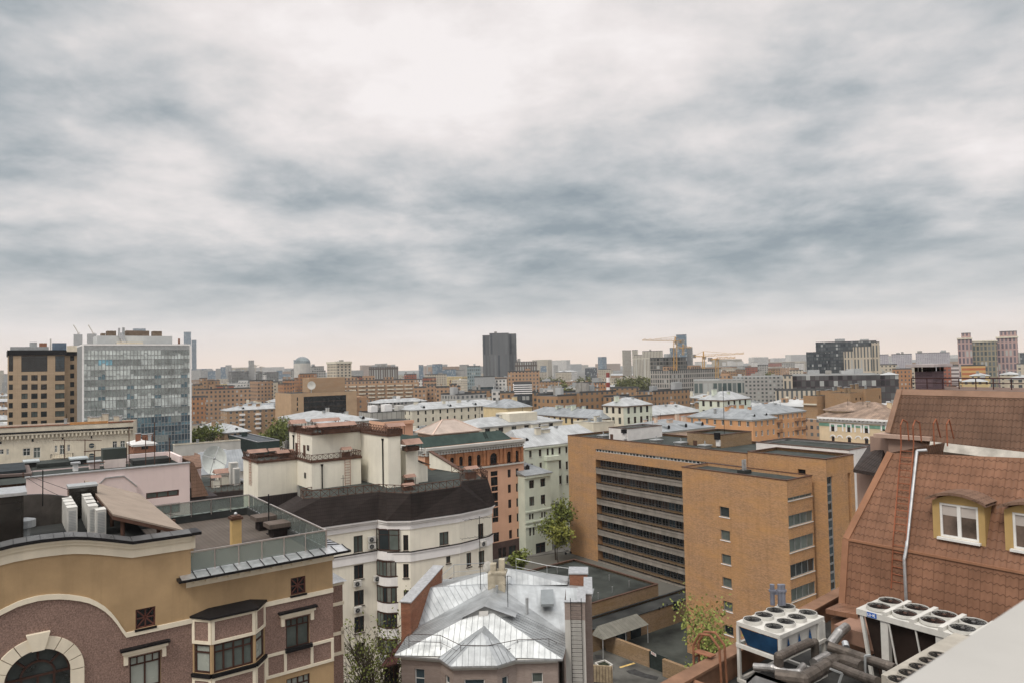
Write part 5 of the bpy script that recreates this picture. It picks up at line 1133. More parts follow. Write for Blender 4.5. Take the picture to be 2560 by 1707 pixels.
# ---------------------------------------------------------------- low annex, service yard, street
ZA = 5.2; b = Bld('low_annex', 'low flat-roofed brick annex with a dark felt roof and a stepped lower wing', 'building', fl(onz('g', 900, 900, ZA)))
A4 = [onz('g', 845, 972, ZA), onz('g', 1325, 832, ZA), onz('g', 700, 645, ZA), onz('g', 290, 748, ZA)]
A4 = [fl(p) for p in A4]; A4[0] = A4[1] + (A4[0] - A4[1]) * 1.7; A4[3] = A4[2] + (A4[3] - A4[2]).normalized() * 40
for i in range(4): Fac(A4[i], A4[(i + 1) % 4]).wall(b.wall, 0, ZA)
flat(A4, ZA, 'roof', mat('patched dark felt', (.05, .055, .05), .95, 0, .45, .18, 0, .4, 6, pat=rowpat(1.0, .05, .7, 1, var=.35)), M_BRM)
zl1 = 3.2; f5 = Fac(A4[0], A4[1]); n5 = f5.n; l4 = [A4[0] + n5 * 4, A4[1] + f5.d * 7 + n5 * 4, A4[1] + f5.d * 7, A4[0]]
for i in range(4): Fac(l4[i], l4[(i + 1) % 4]).wall(b.wall, 0, zl1)
flat(l4, zl1, 'lower_roof', M_DKR, M_DKR)
f6 = Fac(l4[0], l4[1]); wr3 = [f6.rp('g', 1437, 965, 1480, 1018)] + [f6.rp('g', x, 1003 - i * 11, x + 11, 1017 - i * 11) for i, x in enumerate((1328, 1357, 1386))]
k = MB()
for r in wr3: k.box(f6.p(r[0], r[1], 0), f6.d * (r[2] - r[0]), f6.n * .03, UZ * (r[3] - r[1]))
for r in wr3:
 kk = MB(); kk.box(f6.p(r[0], r[1], 0), f6.d * (r[2] - r[0]), f6.n * .03, UZ * (r[3] - r[1])); kk.build('window', G_DK, b.o)
for (x0, y0, x1, y1, nm, m) in ((1010, 1140, 1090, 1205, 'door', G_BL), (1118, 1090, 1196, 1165, 'door', G_DK)):
 r = f6.rp('g', x0, y0, x1, y1); kk = MB(); kk.box(f6.p(r[0], 0, 0), f6.d * (r[2] - r[0]), f6.n * .06, UZ * 2.3); kk.build(nm, m, b.o)
b.done([M_BRICK2])
for i, (x, y) in enumerate(((575, 748), (962, 805), (1110, 850), (985, 895), (880, 940))):
 p = onz('g', x, y, ZA - .34); k = MB(); k.tube(p, p + UZ * .9, .07, 6); k.tube(p + UZ * .9, p + UZ * 1.0, .12, 6); single(k, 'roof_pipe', M_STL, 'short vent pipe standing on the dark annex roof', 'vent pipe', 'vent pipes on the annex roof')
# canopy
u0 = f6.px('g', 885, 1120, 2)[0]; u1 = f6.px('g', 1225, 1040, 2)[0]; cn = thing('entrance_canopy', 'pale ribbed metal canopy over the annex entrance', 'canopy', f6.p((u0 + u1) / 2, 0, 1)); zc0 = 2.75
k = MB(); k.face([f6.p(u0, zc0, 2.8), f6.p(u1, zc0, 2.8), f6.p(u1, zl1 + .5, .3), f6.p(u0 + 1.2, zl1 + .5, .3)]); k.face([f6.p(u0 + 1.2, zl1 + .5, .3), f6.p(u0, zc0, .3), f6.p(u0, zc0, 2.8)]); k.build('roof_sheet', mat('pale ribbed sheet', (.17, .165, .14), .5, .2, .15, 1, .3, pat=rowpat(.7, .08, .5, 0)), cn)
for u in (u0 + .1, (u0 + u1) / 2, u1 - .1): k = MB(); k.tube(f6.p(u, 0, 2.6), f6.p(u, zc0, 2.6), .07, 6); k.build('post', M_GRM, cn)
# raised yard bounded by a low brick wall with a gate
yd = [onz('g', 932, 1300, 0), onz('g', 1255, 1430, 0), onz('g', 1540, 1560, 0)]
yt = [onz('g', 932, 1200, 2.2), onz('g', 1255, 1320, 2.2)]
k = MB(); wy0 = fl(onz('g', 932, 1205, 2.3)); wy1 = fl(onz('g', 1255, 1325, 2.3)); wy2 = fl(onz('g', 1355, 1385, 2.3)); wy3 = fl(onz('g', 1560, 1465, 2.3))
dw = (wy1 - wy0).normalized(); nw = V((-dw.y, dw.x, 0))
bw = thing('yard_wall', 'low ochre brick yard wall with a dark metal gate', 'wall', wy0)
k.box(wy0, wy1 - wy0, nw * .5, UZ * 2.25); k.build('wall_panel', M_BRICK2, bw); k = MB(); k.box(wy2, dw * 16, nw * .5, UZ * 2.25); k.build('wall_panel', M_BRICK2, bw)
k = MB(); k.box(wy1 + nw * .1, dw * (wy2 - wy1).length, nw * .1, UZ * 2.2); gt = k.build('gate', mat('dark green gate steel', (.035, .045, .042), .6, .2, .2, 2), bw)
k = MB(); fgt = Fac(wy1 + nw * .1, wy2 + nw * .1); r_ = fgt.rp('g', 1272, 1328, 1310, 1370); k.box(fgt.p(r_[0], r_[1], 0), fgt.d * (r_[2] - r_[0]), fgt.n * .03, UZ * (r_[3] - r_[1])); sg = k.build('notice', mat('white notice board', (.68, .65, .62), .6), gt)
k = MB()
for s_, z0_, hh_ in ((.55, .80, .07), (.72, .58, .07), (.62, .40, .05), (.70, .24, .05)): w_ = r_[2] - r_[0]; h_ = r_[3] - r_[1]; k.box(fgt.p(r_[0] + w_ * (1 - s_) / 2, r_[1] + h_ * z0_, .032), fgt.d * w_ * s_, fgt.n * .004, UZ * h_ * hh_)
k.build('notice_print', mat('red print', (.35, .06, .05), .6), gt)
k = MB(); yz = 1.9; yp = [wy0 + nw * .5, wy3 + nw * .5 + dw * 8, wy3 + nw * 26 + dw * 8, wy0 + nw * 26]
k.face([fl(onz('g', 935, 1195, .05)) + nw * 0 + UZ * .05] if False else [p + UZ * .006 for p in yp]); k.build('yard_pavement', mat('dark patched yard asphalt', (.05, .054, .048), .9, 0, .5, .12, 0, .3, 8), kind='structure')
k = MB(); sp_ = [onz('g', 830, 1290, .0), onz('g', 1500, 1600, 0), onz('g', 1300, 1800, 0), onz('g', 700, 1700, 0)]
k.face([fl(p) + UZ * .004 for p in (wy0 - dw * 8 - nw * .05, wy3 + dw * 12 - nw * .05, wy3 + dw * 12 - nw * 22, wy0 - dw * 8 - nw * 22)]); k.build('service_road', mat('grey worn road', (.10, .098, .09), .9, 0, .4, .2, 0, .2, 8), kind='structure')
for (x0, y0, x1, y1) in ((1040, 1450, 1150, 1417), (1360, 1575, 1460, 1542)):
 a_, e_ = fl(onz('g', x0, y0, 0)), fl(onz('g', x1, y1, 0)); d_ = (e_ - a_); n_ = V((-d_.y, d_.x, 0)).normalized(); k = MB(); k.face([p + UZ * .009 for p in (a_ - n_ * .2, e_ - n_ * .2, e_ + n_ * .2, a_ + n_ * .2)]); k.build('road_marking', M_YPT, kind='structure')
for j, pts in enumerate((((1085, 1475), (1150, 1462), (1230, 1495), (1330, 1520), (1315, 1545), (1215, 1525), (1110, 1495)), ((850, 1355), (900, 1360), (915, 1385), (865, 1392)))):
 k = MB(); k.face([fl(onz('g', x, y, 0)) + UZ * .0085 for x, y in pts][::-1]); k.build('road_patch', mat('tar patch', (.045, .045, .045), .85, 0, .3, 1), kind='structure')
p = fl(onz('g', 920, 1445, 0)); k = MB(); o = thing('planter_bed', 'white-edged raised planter with dark soil in the yard road', 'planter', p); k2 = MB()
a4 = [fl(onz('g', x, y, .5)) for x, y in ((858, 1418), (928, 1398), (985, 1432), (915, 1468))]; ctr = sum(a4, V((0, 0, 0))) / 4
for i in range(4): A_, B_ = a4[i], a4[(i + 1) % 4]; k.beam(A_ + UZ * .3, B_ + UZ * .3, .18, .6)
k.build('edging', M_GREY, o); k = MB(); k.face([ctr + (q_ - ctr) * .97 + UZ * .42 for q_ in a4][::-1]); k.build('soil', mat('dark soil', (.03, .035, .022), .95, 0, .4, 3), o)
k = MB(); p = fl(onz('g', 885, 1560, 0)); k.box(p - D(-12) * 1.6, D(-12) * 3.4, D(78) * .12, UZ * 2.2); 
for i in range(9): k.beam(p - D(-12) * 1.5 + D(-12) * .4 * i - D(78) * .03, p - D(-12) * 1.5 + D(-12) * .4 * i - D(78) * .03 + UZ * 2.1, .05, .04, 1)
single(k, 'gate_panel', [mat('pale yellow painted gate', (.45, .36, .24), .7, 0, .2, 2), M_BRM], 'pale ornamental gate panel between the silver-roofed house and the yard road', 'gate')
# street behind the annex
k = MB(); k.face([p + UZ * .004 for p in (A4[3] + E2 * .5, A4[2] + E2 * .2, A4[2] + E2 * 60 + E1 * -3, A4[3] + E2 * 60)]); k.build('street', M_ASPH, kind='structure')
k = MB(); s0, s1 = fl(onz('g', 100, 668, 0)), fl(onz('g', 640, 590, 0)); ds = (s1 - s0).normalized(); ns_ = V((-ds.y, ds.x, 0)); k.box(s0 - ds * 6, ds * ((s1 - s0).length + 8), ns_ * 9, UZ * .13); k.build('pavement', M_PAVE, kind='structure')
# parked scooter at the corner of the brick wing
p = fl(onz('g', 655, 590, .5)); sc_ = thing('scooter', 'white motor scooter parked by the left corner of the brick office', 'scooter', p); k = MB(); u_ = ds
k.beam(p - u_ * .5 + UZ * .55, p + u_ * .3 + UZ * .5, .32, .3); k.beam(p + u_ * .25 + UZ * .4, p + u_ * .55 + UZ * 1.0, .3, .14); k.build('body', M_WHM, sc_)
k = MB(); k.beam(p - u_ * .5 + UZ * .78, p + u_ * .05 + UZ * .76, .28, .12); k.build('seat', M_BLK, sc_)
for s_ in (-.6, .65): k = MB(); k.tube(p + u_ * s_ + ns_ * .06 + UZ * .27, p + u_ * s_ - ns_ * .06 + UZ * .27, .27, 12); k.build('wheel', M_BLK, sc_)
k = MB(); k.tube(p + u_ * .5 + UZ * 1.05 - ns_ * .3, p + u_ * .5 + UZ * 1.05 + ns_ * .3, .03, 5); k.build('handlebar', M_BLK, sc_)
# ---------------------------------------------------------------- tiled mansard roofs at the right
DORM = ond('h', 1700, 520, 29.5); NR = -E1
# break line plane: vertical plane through the dormer foot in direction E2
fbk = Fac(DORM + E2 * 8, DORM - E2 * 8)
zbk = fbk.px('h', 1330, 580)[1]
b = Bld('tiled_mansard_building', 'terracotta tiled mansard with arched dormer windows at the right edge', 'building', fl(DORM))
L0 = fl(fbk.p(fbk.px('h', 880, 505)[0], 0)); R0 = fl(fbk.p(fbk.px('h', 2202, 745)[0], 0)) - E2 * 4
sl = R(63); upn = (-E1 * sin(sl) + UZ * cos(sl)); updir = (E1 * cos(sl) + UZ * sin(sl))
Pb = L0 + UZ * zbk
def onslope(c, x, y): return onp(c, x, y, Pb, upn)
tlc = onslope('d', 1292, 1050); trc = onslope('d', 2352, 1092); trc2 = trc - E2 * 3 + UZ * 0
k = MB(); rs = [Pb, R0 + UZ * zbk, trc + (trc - tlc) * .4, tlc]; k.face(rs)
sl2 = R(79); dn = -(E1 * cos(sl2) + UZ * sin(sl2)); low = 6.0
k.face([Pb + dn * low, R0 + UZ * zbk + dn * low, R0 + UZ * zbk, Pb]); 
# the end faces away to the left
k.face([Pb, tlc, tlc + E1 * 6 - UZ * 0, Pb + E1 * 9]); k.face([Pb + dn * low, Pb, Pb + E1 * 9, Pb + dn * low + E1 * 9])
mro = b.part(k, 'mansard_roof', M_TILE)
k = MB(); k.beam(Pb, tlc, .3, .14, 0, up=upn); k.beam(Pb, Pb + dn * low, .3, .14, 0, up=-E1); k.beam(Pb - E1 * .03, R0 + UZ * zbk - E1 * .03, .1, .1); b.part(k, 'ridge_cap', mat('terracotta ridge flashing', (.29, .15, .09), .5, 0, .12, 1))
# real tile steps: courses that stand proud of the slope
def courses(A_, B_, up, n_, L, step, m, par, clipL=None):
 k = MB(); nst = int(L / step); d = (B_ - A_)
 for i in range(1, nst):
  p = A_ + up * (i * step); q2 = B_ + up * (i * step)
  if clipL: p = A_ + (clipL - A_) * (i * step / L)
  k.box(p + n_ * .003, q2 - p, up * .05, n_ * .03)
 k.build('tile_course', m, par)
Lsl = (tlc - Pb).dot(updir)
# dormers
def dormer(uL, uR, zb_, ztop, lab=None, blind=True):
 A_ = fl(fbk.p(uL, 0)); B_ = fl(fbk.p(uR, 0)); f = Fac(A_ - E1 * -.35, B_ - E1 * -.35); w = f.L; k = MB(); rise = w * .16
 arcp = [(w * i / 12, ztop + rise * (1 - (2 * i / 12 - 1) ** 2)) for i in range(13)]
 ww = (w * .14, zb_ + .25, w * .88, ztop - .05); 
 k.poly([(0, zb_), (w, zb_)] + arcp[::-1], [rl(ww)], lambda u, z: f.p(u, z)); f.reveal(k, rl(ww), .14)
 k.face([f.p(0, zb_, -2.5), f.p(0, zb_), f.p(0, ztop), f.p(0, ztop, -2.5)]); k.face([f.p(w, zb_), f.p(w, zb_, -2.5), f.p(w, ztop, -2.5), f.p(w, ztop)])
 do = b.part(k, 'dormer', mat('yellow ochre dormer render', (.42, .29, .125), .85, 0, .08, 1, .15))
 k = MB(); ov = [((u - w / 2) * 1.16 + w / 2, z + .06) for u, z in arcp]
 for i in range(12):
  (a, z0), (c, z1) = ov[i], ov[i + 1]; k.face([f.p(a, z0 + .1, .3), f.p(c, z1 + .1, .3), f.p(c, z1 + .1, -3.0), f.p(a, z0 + .1, -3.0)]); k.face([f.p(a, z0 - .02, .3), f.p(c, z1 - .02, .3), f.p(c, z1 + .1, .3), f.p(a, z0 + .1, .3)]); k.face([f.p(a, z0 - .02, -1), f.p(c, z1 - .02, -1), f.p(c, z1 - .02, .3), f.p(a, z0 - .02, .3)])
 k.build('roof', M_TILE4, do)
 k = MB(); fw_ = f.off(-.1); g_ = MB()
 for (a, z0, c, z1) in ((ww[0], ww[1], ww[0] + .09, ww[3]), (ww[2] - .09, ww[1], ww[2], ww[3]), (ww[0] + .09, ww[1], ww[2] - .09, ww[1] + .09), (ww[0] + .09, ww[3] - .09, ww[2] - .09, ww[3]), ((ww[0] + ww[2]) / 2 - .07, ww[1] + .09, (ww[0] + ww[2]) / 2 + .07, ww[3] - .09)): k.box(fw_.p(a, z0, 0), f.d * (c - a), f.n * .07, UZ * (z1 - z0))
 k.box(f.p(ww[0] - .08, ww[1] - .1, -.05), f.d * (ww[2] - ww[0] + .16), f.n * .22, UZ * .098); k.build('window', F_WHT, do)
 g_.face([fw_.p(ww[0], ww[1], .01), fw_.p(ww[2], ww[1], .01), fw_.p(ww[2], ww[3], .01), fw_.p(ww[0], ww[3], .01)]); g_.build('pane', mat('brown reflecting glass', (.13, .095, .075), .1, 0, .5, .8, spec=.6), do)
 hb_ = (ww[3] - ww[1]) * .36; g_ = MB(); g_.face([fw_.p(ww[0], ww[3] - hb_, .016), fw_.p(ww[2], ww[3] - hb_, .016), fw_.p(ww[2], ww[3], .016), fw_.p(ww[0], ww[3], .016)]); g_.build('blind', mat('pale roller blind', (.46, .42, .39), .5), do)
dL = fbk.px('h', 1503, 500)[0], fbk.px('h', 1893, 540)[0]; zdb = fbk.px('h', 1700, 535)[1] - .1; zdt = fbk.px('h', 1700, 242)[1]
dormer(dL[0], dL[1], zdb, zdt)
u2 = fbk.px('h', 2040, 580)[0]; dormer(u2, u2 + (dL[1] - dL[0]), zdb, zdt)
b.done()
k = MB(); lad = [onslope('h', 1285, 470), onslope('d', 1445, 1010)]; ladder(k, onp('h', 1290, 860, Pb, Fac(L0, R0).n) + NR * .35, onslope('h', 1292, 500) + upn * .2, .55, E2, .3, .028); ladder(k, onslope('h', 1292, 500) + upn * .2, onslope('d', 1440, 1000) + upn * .2, .55, E2, .3, .028)
t_ = onslope('d', 1440, 1000) + upn * .2
for s_ in (-.28, .28):
 p0_ = t_ + E2 * s_; k.path([p0_, p0_ + UZ * .9, p0_ + UZ * 1.15 + E1 * .25, p0_ + UZ * 1.0 + E1 * .7, p0_ + E1 * .8 + UZ * .1], .03, 6)
for s_ in (-.28, .28):
 p0_ = t_ - E2 * 1.2 + E2 * s_ + E1 * .6; k.path([p0_, p0_ + UZ * 1.0, p0_ + UZ * 1.2 + E1 * .3, p0_ + E1 * .7 + UZ * .3], .03, 6)
single(k, 'roof_ladder', mat('rusty roof ladder steel', (.27, .10, .055), .75, .1, .25, 2), 'rusty ladder with hooped handrails fixed to the terracotta tiled slope', 'ladder')
k = MB(); pts = [onslope('d', 1590, 1038) + upn * .12, onslope('d', 1512, 1045) + upn * .15, onslope('h', 1340, 560) + upn * .15, onp('h', 1335, 640, Pb, Fac(L0, R0).n) + NR * .3, onp('h', 1350, 945, Pb + NR * .2, Fac(L0, R0).n) + NR * .3]; k.path(pts, .07, 8); single(k, 'downpipe', M_STL, 'shiny galvanised downpipe running down the terracotta slope', 'downpipe')
# upper tiled roof behind it, with flashing, railing and a masonry chimney
b = Bld('upper_tiled_roof', 'brown tiled mansard roof with a ridge railing, behind the terracotta slope', 'building', fl(ond('d', 1900, 800, 37)))
fu = Fac(ond('d', 1270, 890, 41.5) , ond('d', 1270, 890, 41.5) - E2 * 6); Pu = ond('d', 1270, 890, 41.5); su = R(66); un = (-E1 * sin(su) + UZ * cos(su))
q4 = [onp('d', x, y, Pu, un) for x, y in ((1272, 892), (1625, 1010), (2352, 1095), (2352, 575), (1368, 552))]
k = MB(); k.face([q4[0], q4[1], q4[2] + (q4[2] - q4[1]) * .25 - UZ * .3, q4[3] + (q4[3] - q4[4]) * .3, q4[4]]); k.face([q4[0], q4[4], q4[4] + E1 * 8, q4[0] + E1 * 8]); k.face([q4[4], q4[3] + (q4[3] - q4[4]) * .3, q4[3] + (q4[3] - q4[4]) * .3 + E1 * 6, q4[4] + E1 * 6]); ur_ = b.part(k, 'mansard_roof', M_TILE2)
k = MB(); k.beam(q4[4] + un * .04 - UZ * .15, q4[3] + (q4[3] - q4[4]) * .3 + un * .04 - UZ * .15, .36, .1, 0, up=un); k.beam(q4[0] + un * .05, q4[4] + un * .05, .3, .12, 0, up=un); b.part(k, 'ridge_cap', mat('brown ridge flashing', (.27, .17, .12), .5, 0, .12, 1))
# wall and eaves below it: side wall with white flashing
k = MB(); a_ = onp('d', 1615, 1005, Pu, un); k.beam(a_ + un * .15, q4[2] + (q4[2] - q4[1]) * .25 + un * .15, .5, .2, 0, up=un); b.part(k, 'flashing', mat('pale worn flashing', (.50, .47, .42), .7, 0, .2, 1.5, .3))
k = MB(); e0 = onp('d', 1155, 915, Pu - UZ * .1 + NR * .4, -E1); ew = Fac(e0 + E2 * .0, e0 - E2 * 8)
z0_, z1_ = ew.px('d', 1250, 935)[1], ew.px('d', 1250, 905)[1]; uu_ = ew.px('d', 1605, 960)[0]
k.box(ew.p(0, z0_, 0), ew.d * uu_, -ew.n * 4, UZ * (z1_ - z0_)); b.part(k, 'cornice', mat('pale pink cornice', (.40, .29, .235), .85, 0, .1, 1, .3))
k = MB(); uu0 = ew.px('d', 1250, 980)[0]; k.box(ew.p(uu0, 20, -.35), ew.d * (uu_ - uu0), -ew.n * 3.5, UZ * (z0_ - 20 - .002)); b.part(k, 'wall', mat('dusky pink render', (.30, .21, .17), .9, 0, .1, .6, .15))
k = MB(); rp0 = onp('d', 1462, 545, Pu + E1 * 2.2, E1); rp1 = onp('d', 2352, 548, Pu + E1 * 2.2, E1); rp1 = rp1 + (rp1 - rp0) * .2; rp1.z = rp0.z = (rp0.z + rp1.z) / 2
rail(k, [rp0, rp1], .62, .9, .03, 0, False, (.55,)); b.part(k, 'railing', mat('dark red railing steel', (.06, .03, .03), .6, .2, .15, 2))
cq = onp('d', 1605, 540, Pu + E1 * 3.4, E1); zt_ = ond('d', 1605, 405, cq.y).z; ww_ = (onp('d', 1675, 540, Pu + E1 * 3.4, E1) - onp('d', 1538, 540, Pu + E1 * 3.4, E1)).length
k = MB(); k.cbox((cq.x, cq.y, cq.z - 2), -E2, ww_, 1.6, zt_ - cq.z + 2); cho = b.part(k, 'chimney', mat('mauve grey chimney brick', (.13, .095, .105), .9, 0, .3, 1.2, .3, pat=brickpat(mcol=(.2, .17, .18), patch=(.2, .14, .17)))); k = MB()
zc1 = ond('d', 1605, 370, cq.y).z
for sx in (-.95, -.5, .0, .5, .95):
 for sy in (-.9, .9): k.cbox(V((cq.x, cq.y, zt_ + .002)) + E2 * sx * ww_ / 2 * .98 + E1 * sy * .75, E1, .14, .14, zc1 - zt_)
k.build('post', M_BRT, cho); k = MB(); k.cbox((cq.x, cq.y, zc1 + .01), -E2, ww_ * 1.65, 2.6, ond('d', 1605, 348, cq.y).z - zc1); k.build('cap', mat('pale weathered cap slab', (.42, .38, .38), .7, 0, .15, 1), cho)
b.done()
# small dark gable roof in front of the pale parapet block
b = Bld('dark_tiled_gable', 'small dark brown tiled roof on a dusky pink wall left of the tiled mansards', 'building', fl(ond('d', 1100, 1200, 45)))
g0, g1, g2, g3 = ond('d', 995, 1180, 43.0), ond('d', 1195, 1215, 41.0), ond('d', 1250, 955, 43.0), ond('d', 1150, 940, 45.0)
k = MB(); k.face([g0, g1, g2, g3]); k.face([p - UZ * .2 for p in (g3, g2, g1, g0)]); k.face([g0 - UZ * .2, g1 - UZ * .2, g1, g0]); k.face([g3, g2, g2 + E1 * 3 - UZ * 1, g3 + E1 * 3 - UZ * 1]); k.face([g1, g1 + E1 * 4, g2]); b.part(k, 'roof', M_TILE3)
wA = ond('d', 1020, 1200, 44.0); wB = ond('d', 1250, 1240, 42.0); f_ = Fac(wA, wB); k = MB(); zt_ = min(g0.z, g1.z) - .25
k.box(f_.p(0, 0, 0), f_.d * (f_.L + 3), -f_.n * 4, UZ * zt_); k.box(f_.p(f_.L * .4, zt_ + .001, -.3), f_.d * (f_.L * .6 + 3), -f_.n * 3, UZ * 2.2); b.part(k, 'wall', mat('dusky pink render', ())); b.done()
# ---------------------------------------------------------------- roof plant: liquid coolers, pipes, parapet (bottom right)
def fanring(k, c, r, depth=.16, n=20, mi=0, mg=1, h=.14):
 """a raised fan cowl with a dark well, blades and a hub"""
 c = V(c); P_ = lambda a, rr, z: c + V((rr * cos(a), rr * sin(a), z))
 for i in range(n):
  a, d = 2 * pi * i / n, 2 * pi * (i + 1) / n
  k.face([P_(a, r * 1.05, 0), P_(d, r * 1.05, 0), P_(d, r * 1.02, h), P_(a, r * 1.02, h)], mi, True); k.face([P_(a, r * 1.02, h), P_(d, r * 1.02, h), P_(d, r * .975, h), P_(a, r * .975, h)], mi)
  k.face([P_(a, r * .975, h), P_(d, r * .975, h), P_(d, r * .95, -.0), P_(a, r * .95, -.0)], mi, True)
def fanwell(k, c, r, n=20, mi=0, h=.14):
 c = V(c); P_ = lambda a, rr, z: c + V((rr * cos(a), rr * sin(a), z)); k.face([P_(2 * pi * i / n, r * .945, .012) for i in range(n)], 0)
 for j in range(7):
  a = 2 * pi * j / 7 + .3; k.face([P_(a, r * .16, .05), P_(a - .1, r * .9, .03), P_(a + .42, r * .9, .09), P_(a + .35, r * .16, .07)], 1)
 for rr in (.3, .5, .7, .88):
  for i in range(n): a, d = 2 * pi * i / n, 2 * pi * (i + 1) / n; k.beam(P_(a, r * rr, h - .02), P_(d, r * rr, h - .02), .012, .012, 2)
 for j in range(4): a = pi * j / 4; k.beam(P_(a, -r * .95, h - .025), P_(a, r * .95, h - .025), .015, .015, 2)
 k.tube(P_(0, 0, .02), P_(0, 0, .11), r * .17, 10, 1)
M_WEL = mat('dark fan well', (.03, .032, .032), .7, 0, .3, 2); M_BLD = mat('grey fan blade', (.14, .14, .14), .4, .2, .2, 2)
M_WEL2 = mat('rust dark fan well', (.045, .026, .020), .7, 0, .4, 2)
def label_plate(f, u, z, w, h, par):
 """blue maker's plate with its white letters, as on the photographed units"""
 k = MB(); k.box(f.p(u, z, 0), f.d * w, f.n * .012, UZ * h); o = k.build('name_plate', mat('blue name plate', (.02, .11, .42), .4), par)
 k = MB(); H = h * .52; z0 = z + h * .24; W = w * .115; g = w * .05; x = u + w * .10; s_ = h * .10
 def st(a, c, d, e): k.beam(f.p(x + a * W, z0 + c * H, .018), f.p(x + d * W, z0 + e * H, .018), s_, .008, 0, up=f.n)
 for chs in "LU-VE":
  if chs == 'L': st(0, 1, 0, 0); st(0, 0, 1, 0)
  elif chs == 'U': st(0, 1, 0, 0); st(0, 0, 1, 0); st(1, 0, 1, 1)
  elif chs == '-': st(0, .5, .8, .5)
  elif chs == 'V': st(0, 1, .5, 0); st(.5, 0, 1, 1)
  elif chs == 'E': st(0, 0, 0, 1); st(0, 0, 1, 0); st(0, .5, .9, .5); st(0, 1, 1, 1)
  x += W + g
 k.build('name_plate_lettering', mat('white lettering', (.75, .75, .75), .5), par)
# cooler one: eight fans, blue coil
Ztop = onz
C1 = ond('h', 385, 1213, 27.0); z1 = C1.z; C1 = fl(C1); C1r = along(C1, E1, 'h', 716, 1062); C1l = along(C1, E2, 'h', 62, 1105); La, Lb_ = (C1r - C1).length, (C1l - C1).length
fr1, fl1_ = Fac(C1, C1r), Fac(C1l, C1); zb1_ = fl1_.px('h', 372, 1370)[1] - .1; zleg = fl1_.px('h', 75, 1478)[1] - .35
cl1 = thing('liquid_cooler', 'pale grey liquid cooler with eight round fans and blue coil fins', 'cooler', C1 + E1 * La / 2 + E2 * Lb_ / 2 + UZ * zleg, 'rooftop liquid coolers')
k = MB(); C3 = C1 + UZ * z1
k.box(C3 - UZ * .16, E1 * La, E2 * Lb_, UZ * .16); 
for p in (C1, C1r, C1l, C1r + E2 * Lb_): k.cbox(V((p.x, p.y, zleg)) + (C1 + E1 * La / 2 + E2 * Lb_ / 2 - p).normalized() * .07, E1, .12, .12, z1 - .17 - zleg)
for z in (zb1_, zleg):
 k.beam(C1 + UZ * z, C1r + UZ * z, .12, .14); k.beam(C1 + UZ * z, C1l + UZ * z, .12, .14); k.beam(C1l + UZ * z, C1l + E1 * La + UZ * z, .12, .14); k.beam(C1r + UZ * z, C1r + E2 * Lb_ + UZ * z, .12, .14)
k.build('frame', M_WHM, cl1)
k = MB(); ins = .35; a4 = [fl1_.p(.1, z1 - .2, -.05), fl1_.p(Lb_ - .15, z1 - .2, -.05), fl1_.p(Lb_ - .15, zb1_ + .1, -.05), fl1_.p(.45, zb1_ + .1, -.05)]; k.face(a4[::-1]); k.build('coil', M_CBL, cl1)
k = MB(); k.face([fr1.p(.1, zb1_, -.1), fr1.p(La - .1, zb1_, -.1), fr1.p(La - .1, z1 - .17, -.1), fr1.p(.1, z1 - .17, -.1)]); k.box(fr1.p(La * .86, zb1_, -.09), fr1.d * La * .12, fr1.n * .1, UZ * (z1 - .18 - zb1_)); k.build('side_panel', mat('pale side panel', (.50, .49, .46), .5, 0, .1, 1.5, .3), cl1)
for u in (.22, .46, .70): k = MB(); uu = La * u; k.face([fr1.p(uu - .03, z1 - .25, -.07), fr1.p(uu - .17, zb1_ + .05, -.07), fr1.p(uu + .17, zb1_ + .05, -.07)]); k.build('coil_end', mat('blue coil pipes', (.03, .10, .24), .4, 0, .6, 9), cl1)
nx, ny = 4, 2
for i in range(nx):
 for j in range(ny):
  c = C3 + E1 * La * (i + .5) / nx + E2 * Lb_ * (j + .5) / ny; r = min(La / nx, Lb_ / ny) * .45; k = MB(); fanring(k, c + UZ * .003, r); fo_ = k.build('fan_cowl', M_WHM, cl1); k = MB(); fanwell(k, c, r); k.build('fan', [M_WEL, M_BLD, M_FBK], fo_)
# cooler two: long white unit with paired fans
C2 = ond('h', 985, 1012, 28.0); z2 = C2.z; C2 = fl(C2); f2c = Fac(C2, C2 - E2 * 12); e2u = f2c.px('h', 1800, 1215)[0]; L2 = e2u * 1.28; dpt = (along(C2, E1, 'h', 1120, 925) - C2).length; dpt = max(1.9, min(dpt, 2.6)); zb2_ = f2c.px('h', 1062, 1370)[1] - .2; zg = zleg
cl2 = thing('liquid_cooler', 'long white liquid cooler with dark fans in pairs, standing before the tiled mansard', 'cooler', C2 - E2 * L2 / 2 + E1 * dpt / 2 + UZ * zg, 'rooftop liquid coolers')
k = MB(); k.box(f2c.p(-.12, z2 - .22, .1), f2c.d * (L2 + .2), -f2c.n * (dpt + .2), UZ * .22)
nb = 5; uw = L2 / nb
for u, w in ((uw * .93, .28), (uw * 2.93, .3), (uw * 4.9, .3)): k.box(f2c.p(u - w / 2, zg, .04), f2c.d * w, -f2c.n * .25, UZ * (z2 - .222 - zg))
k.beam(f2c.p(.05, z2 - .22, 0), f2c.p(uw * .42, zg, -.0), .12, .12, 0, up=f2c.n); k.beam(f2c.p(0.02, zg + .3, .0), f2c.p(L2, zg + .3, .0), .12, .1)
for u in (uw * 1.0, uw * 1.98): k.beam(f2c.p(u + .1, z2 - .23, .02), f2c.p(u + .52, zg, .02), .05, .05, 0, up=f2c.n)
for i in range(1, nb): k.box(f2c.p(uw * i - .1, z2 + .001, .1), f2c.d * .16, -f2c.n * (dpt + .2), UZ * .14)
k.build('frame', M_WHM, cl2)
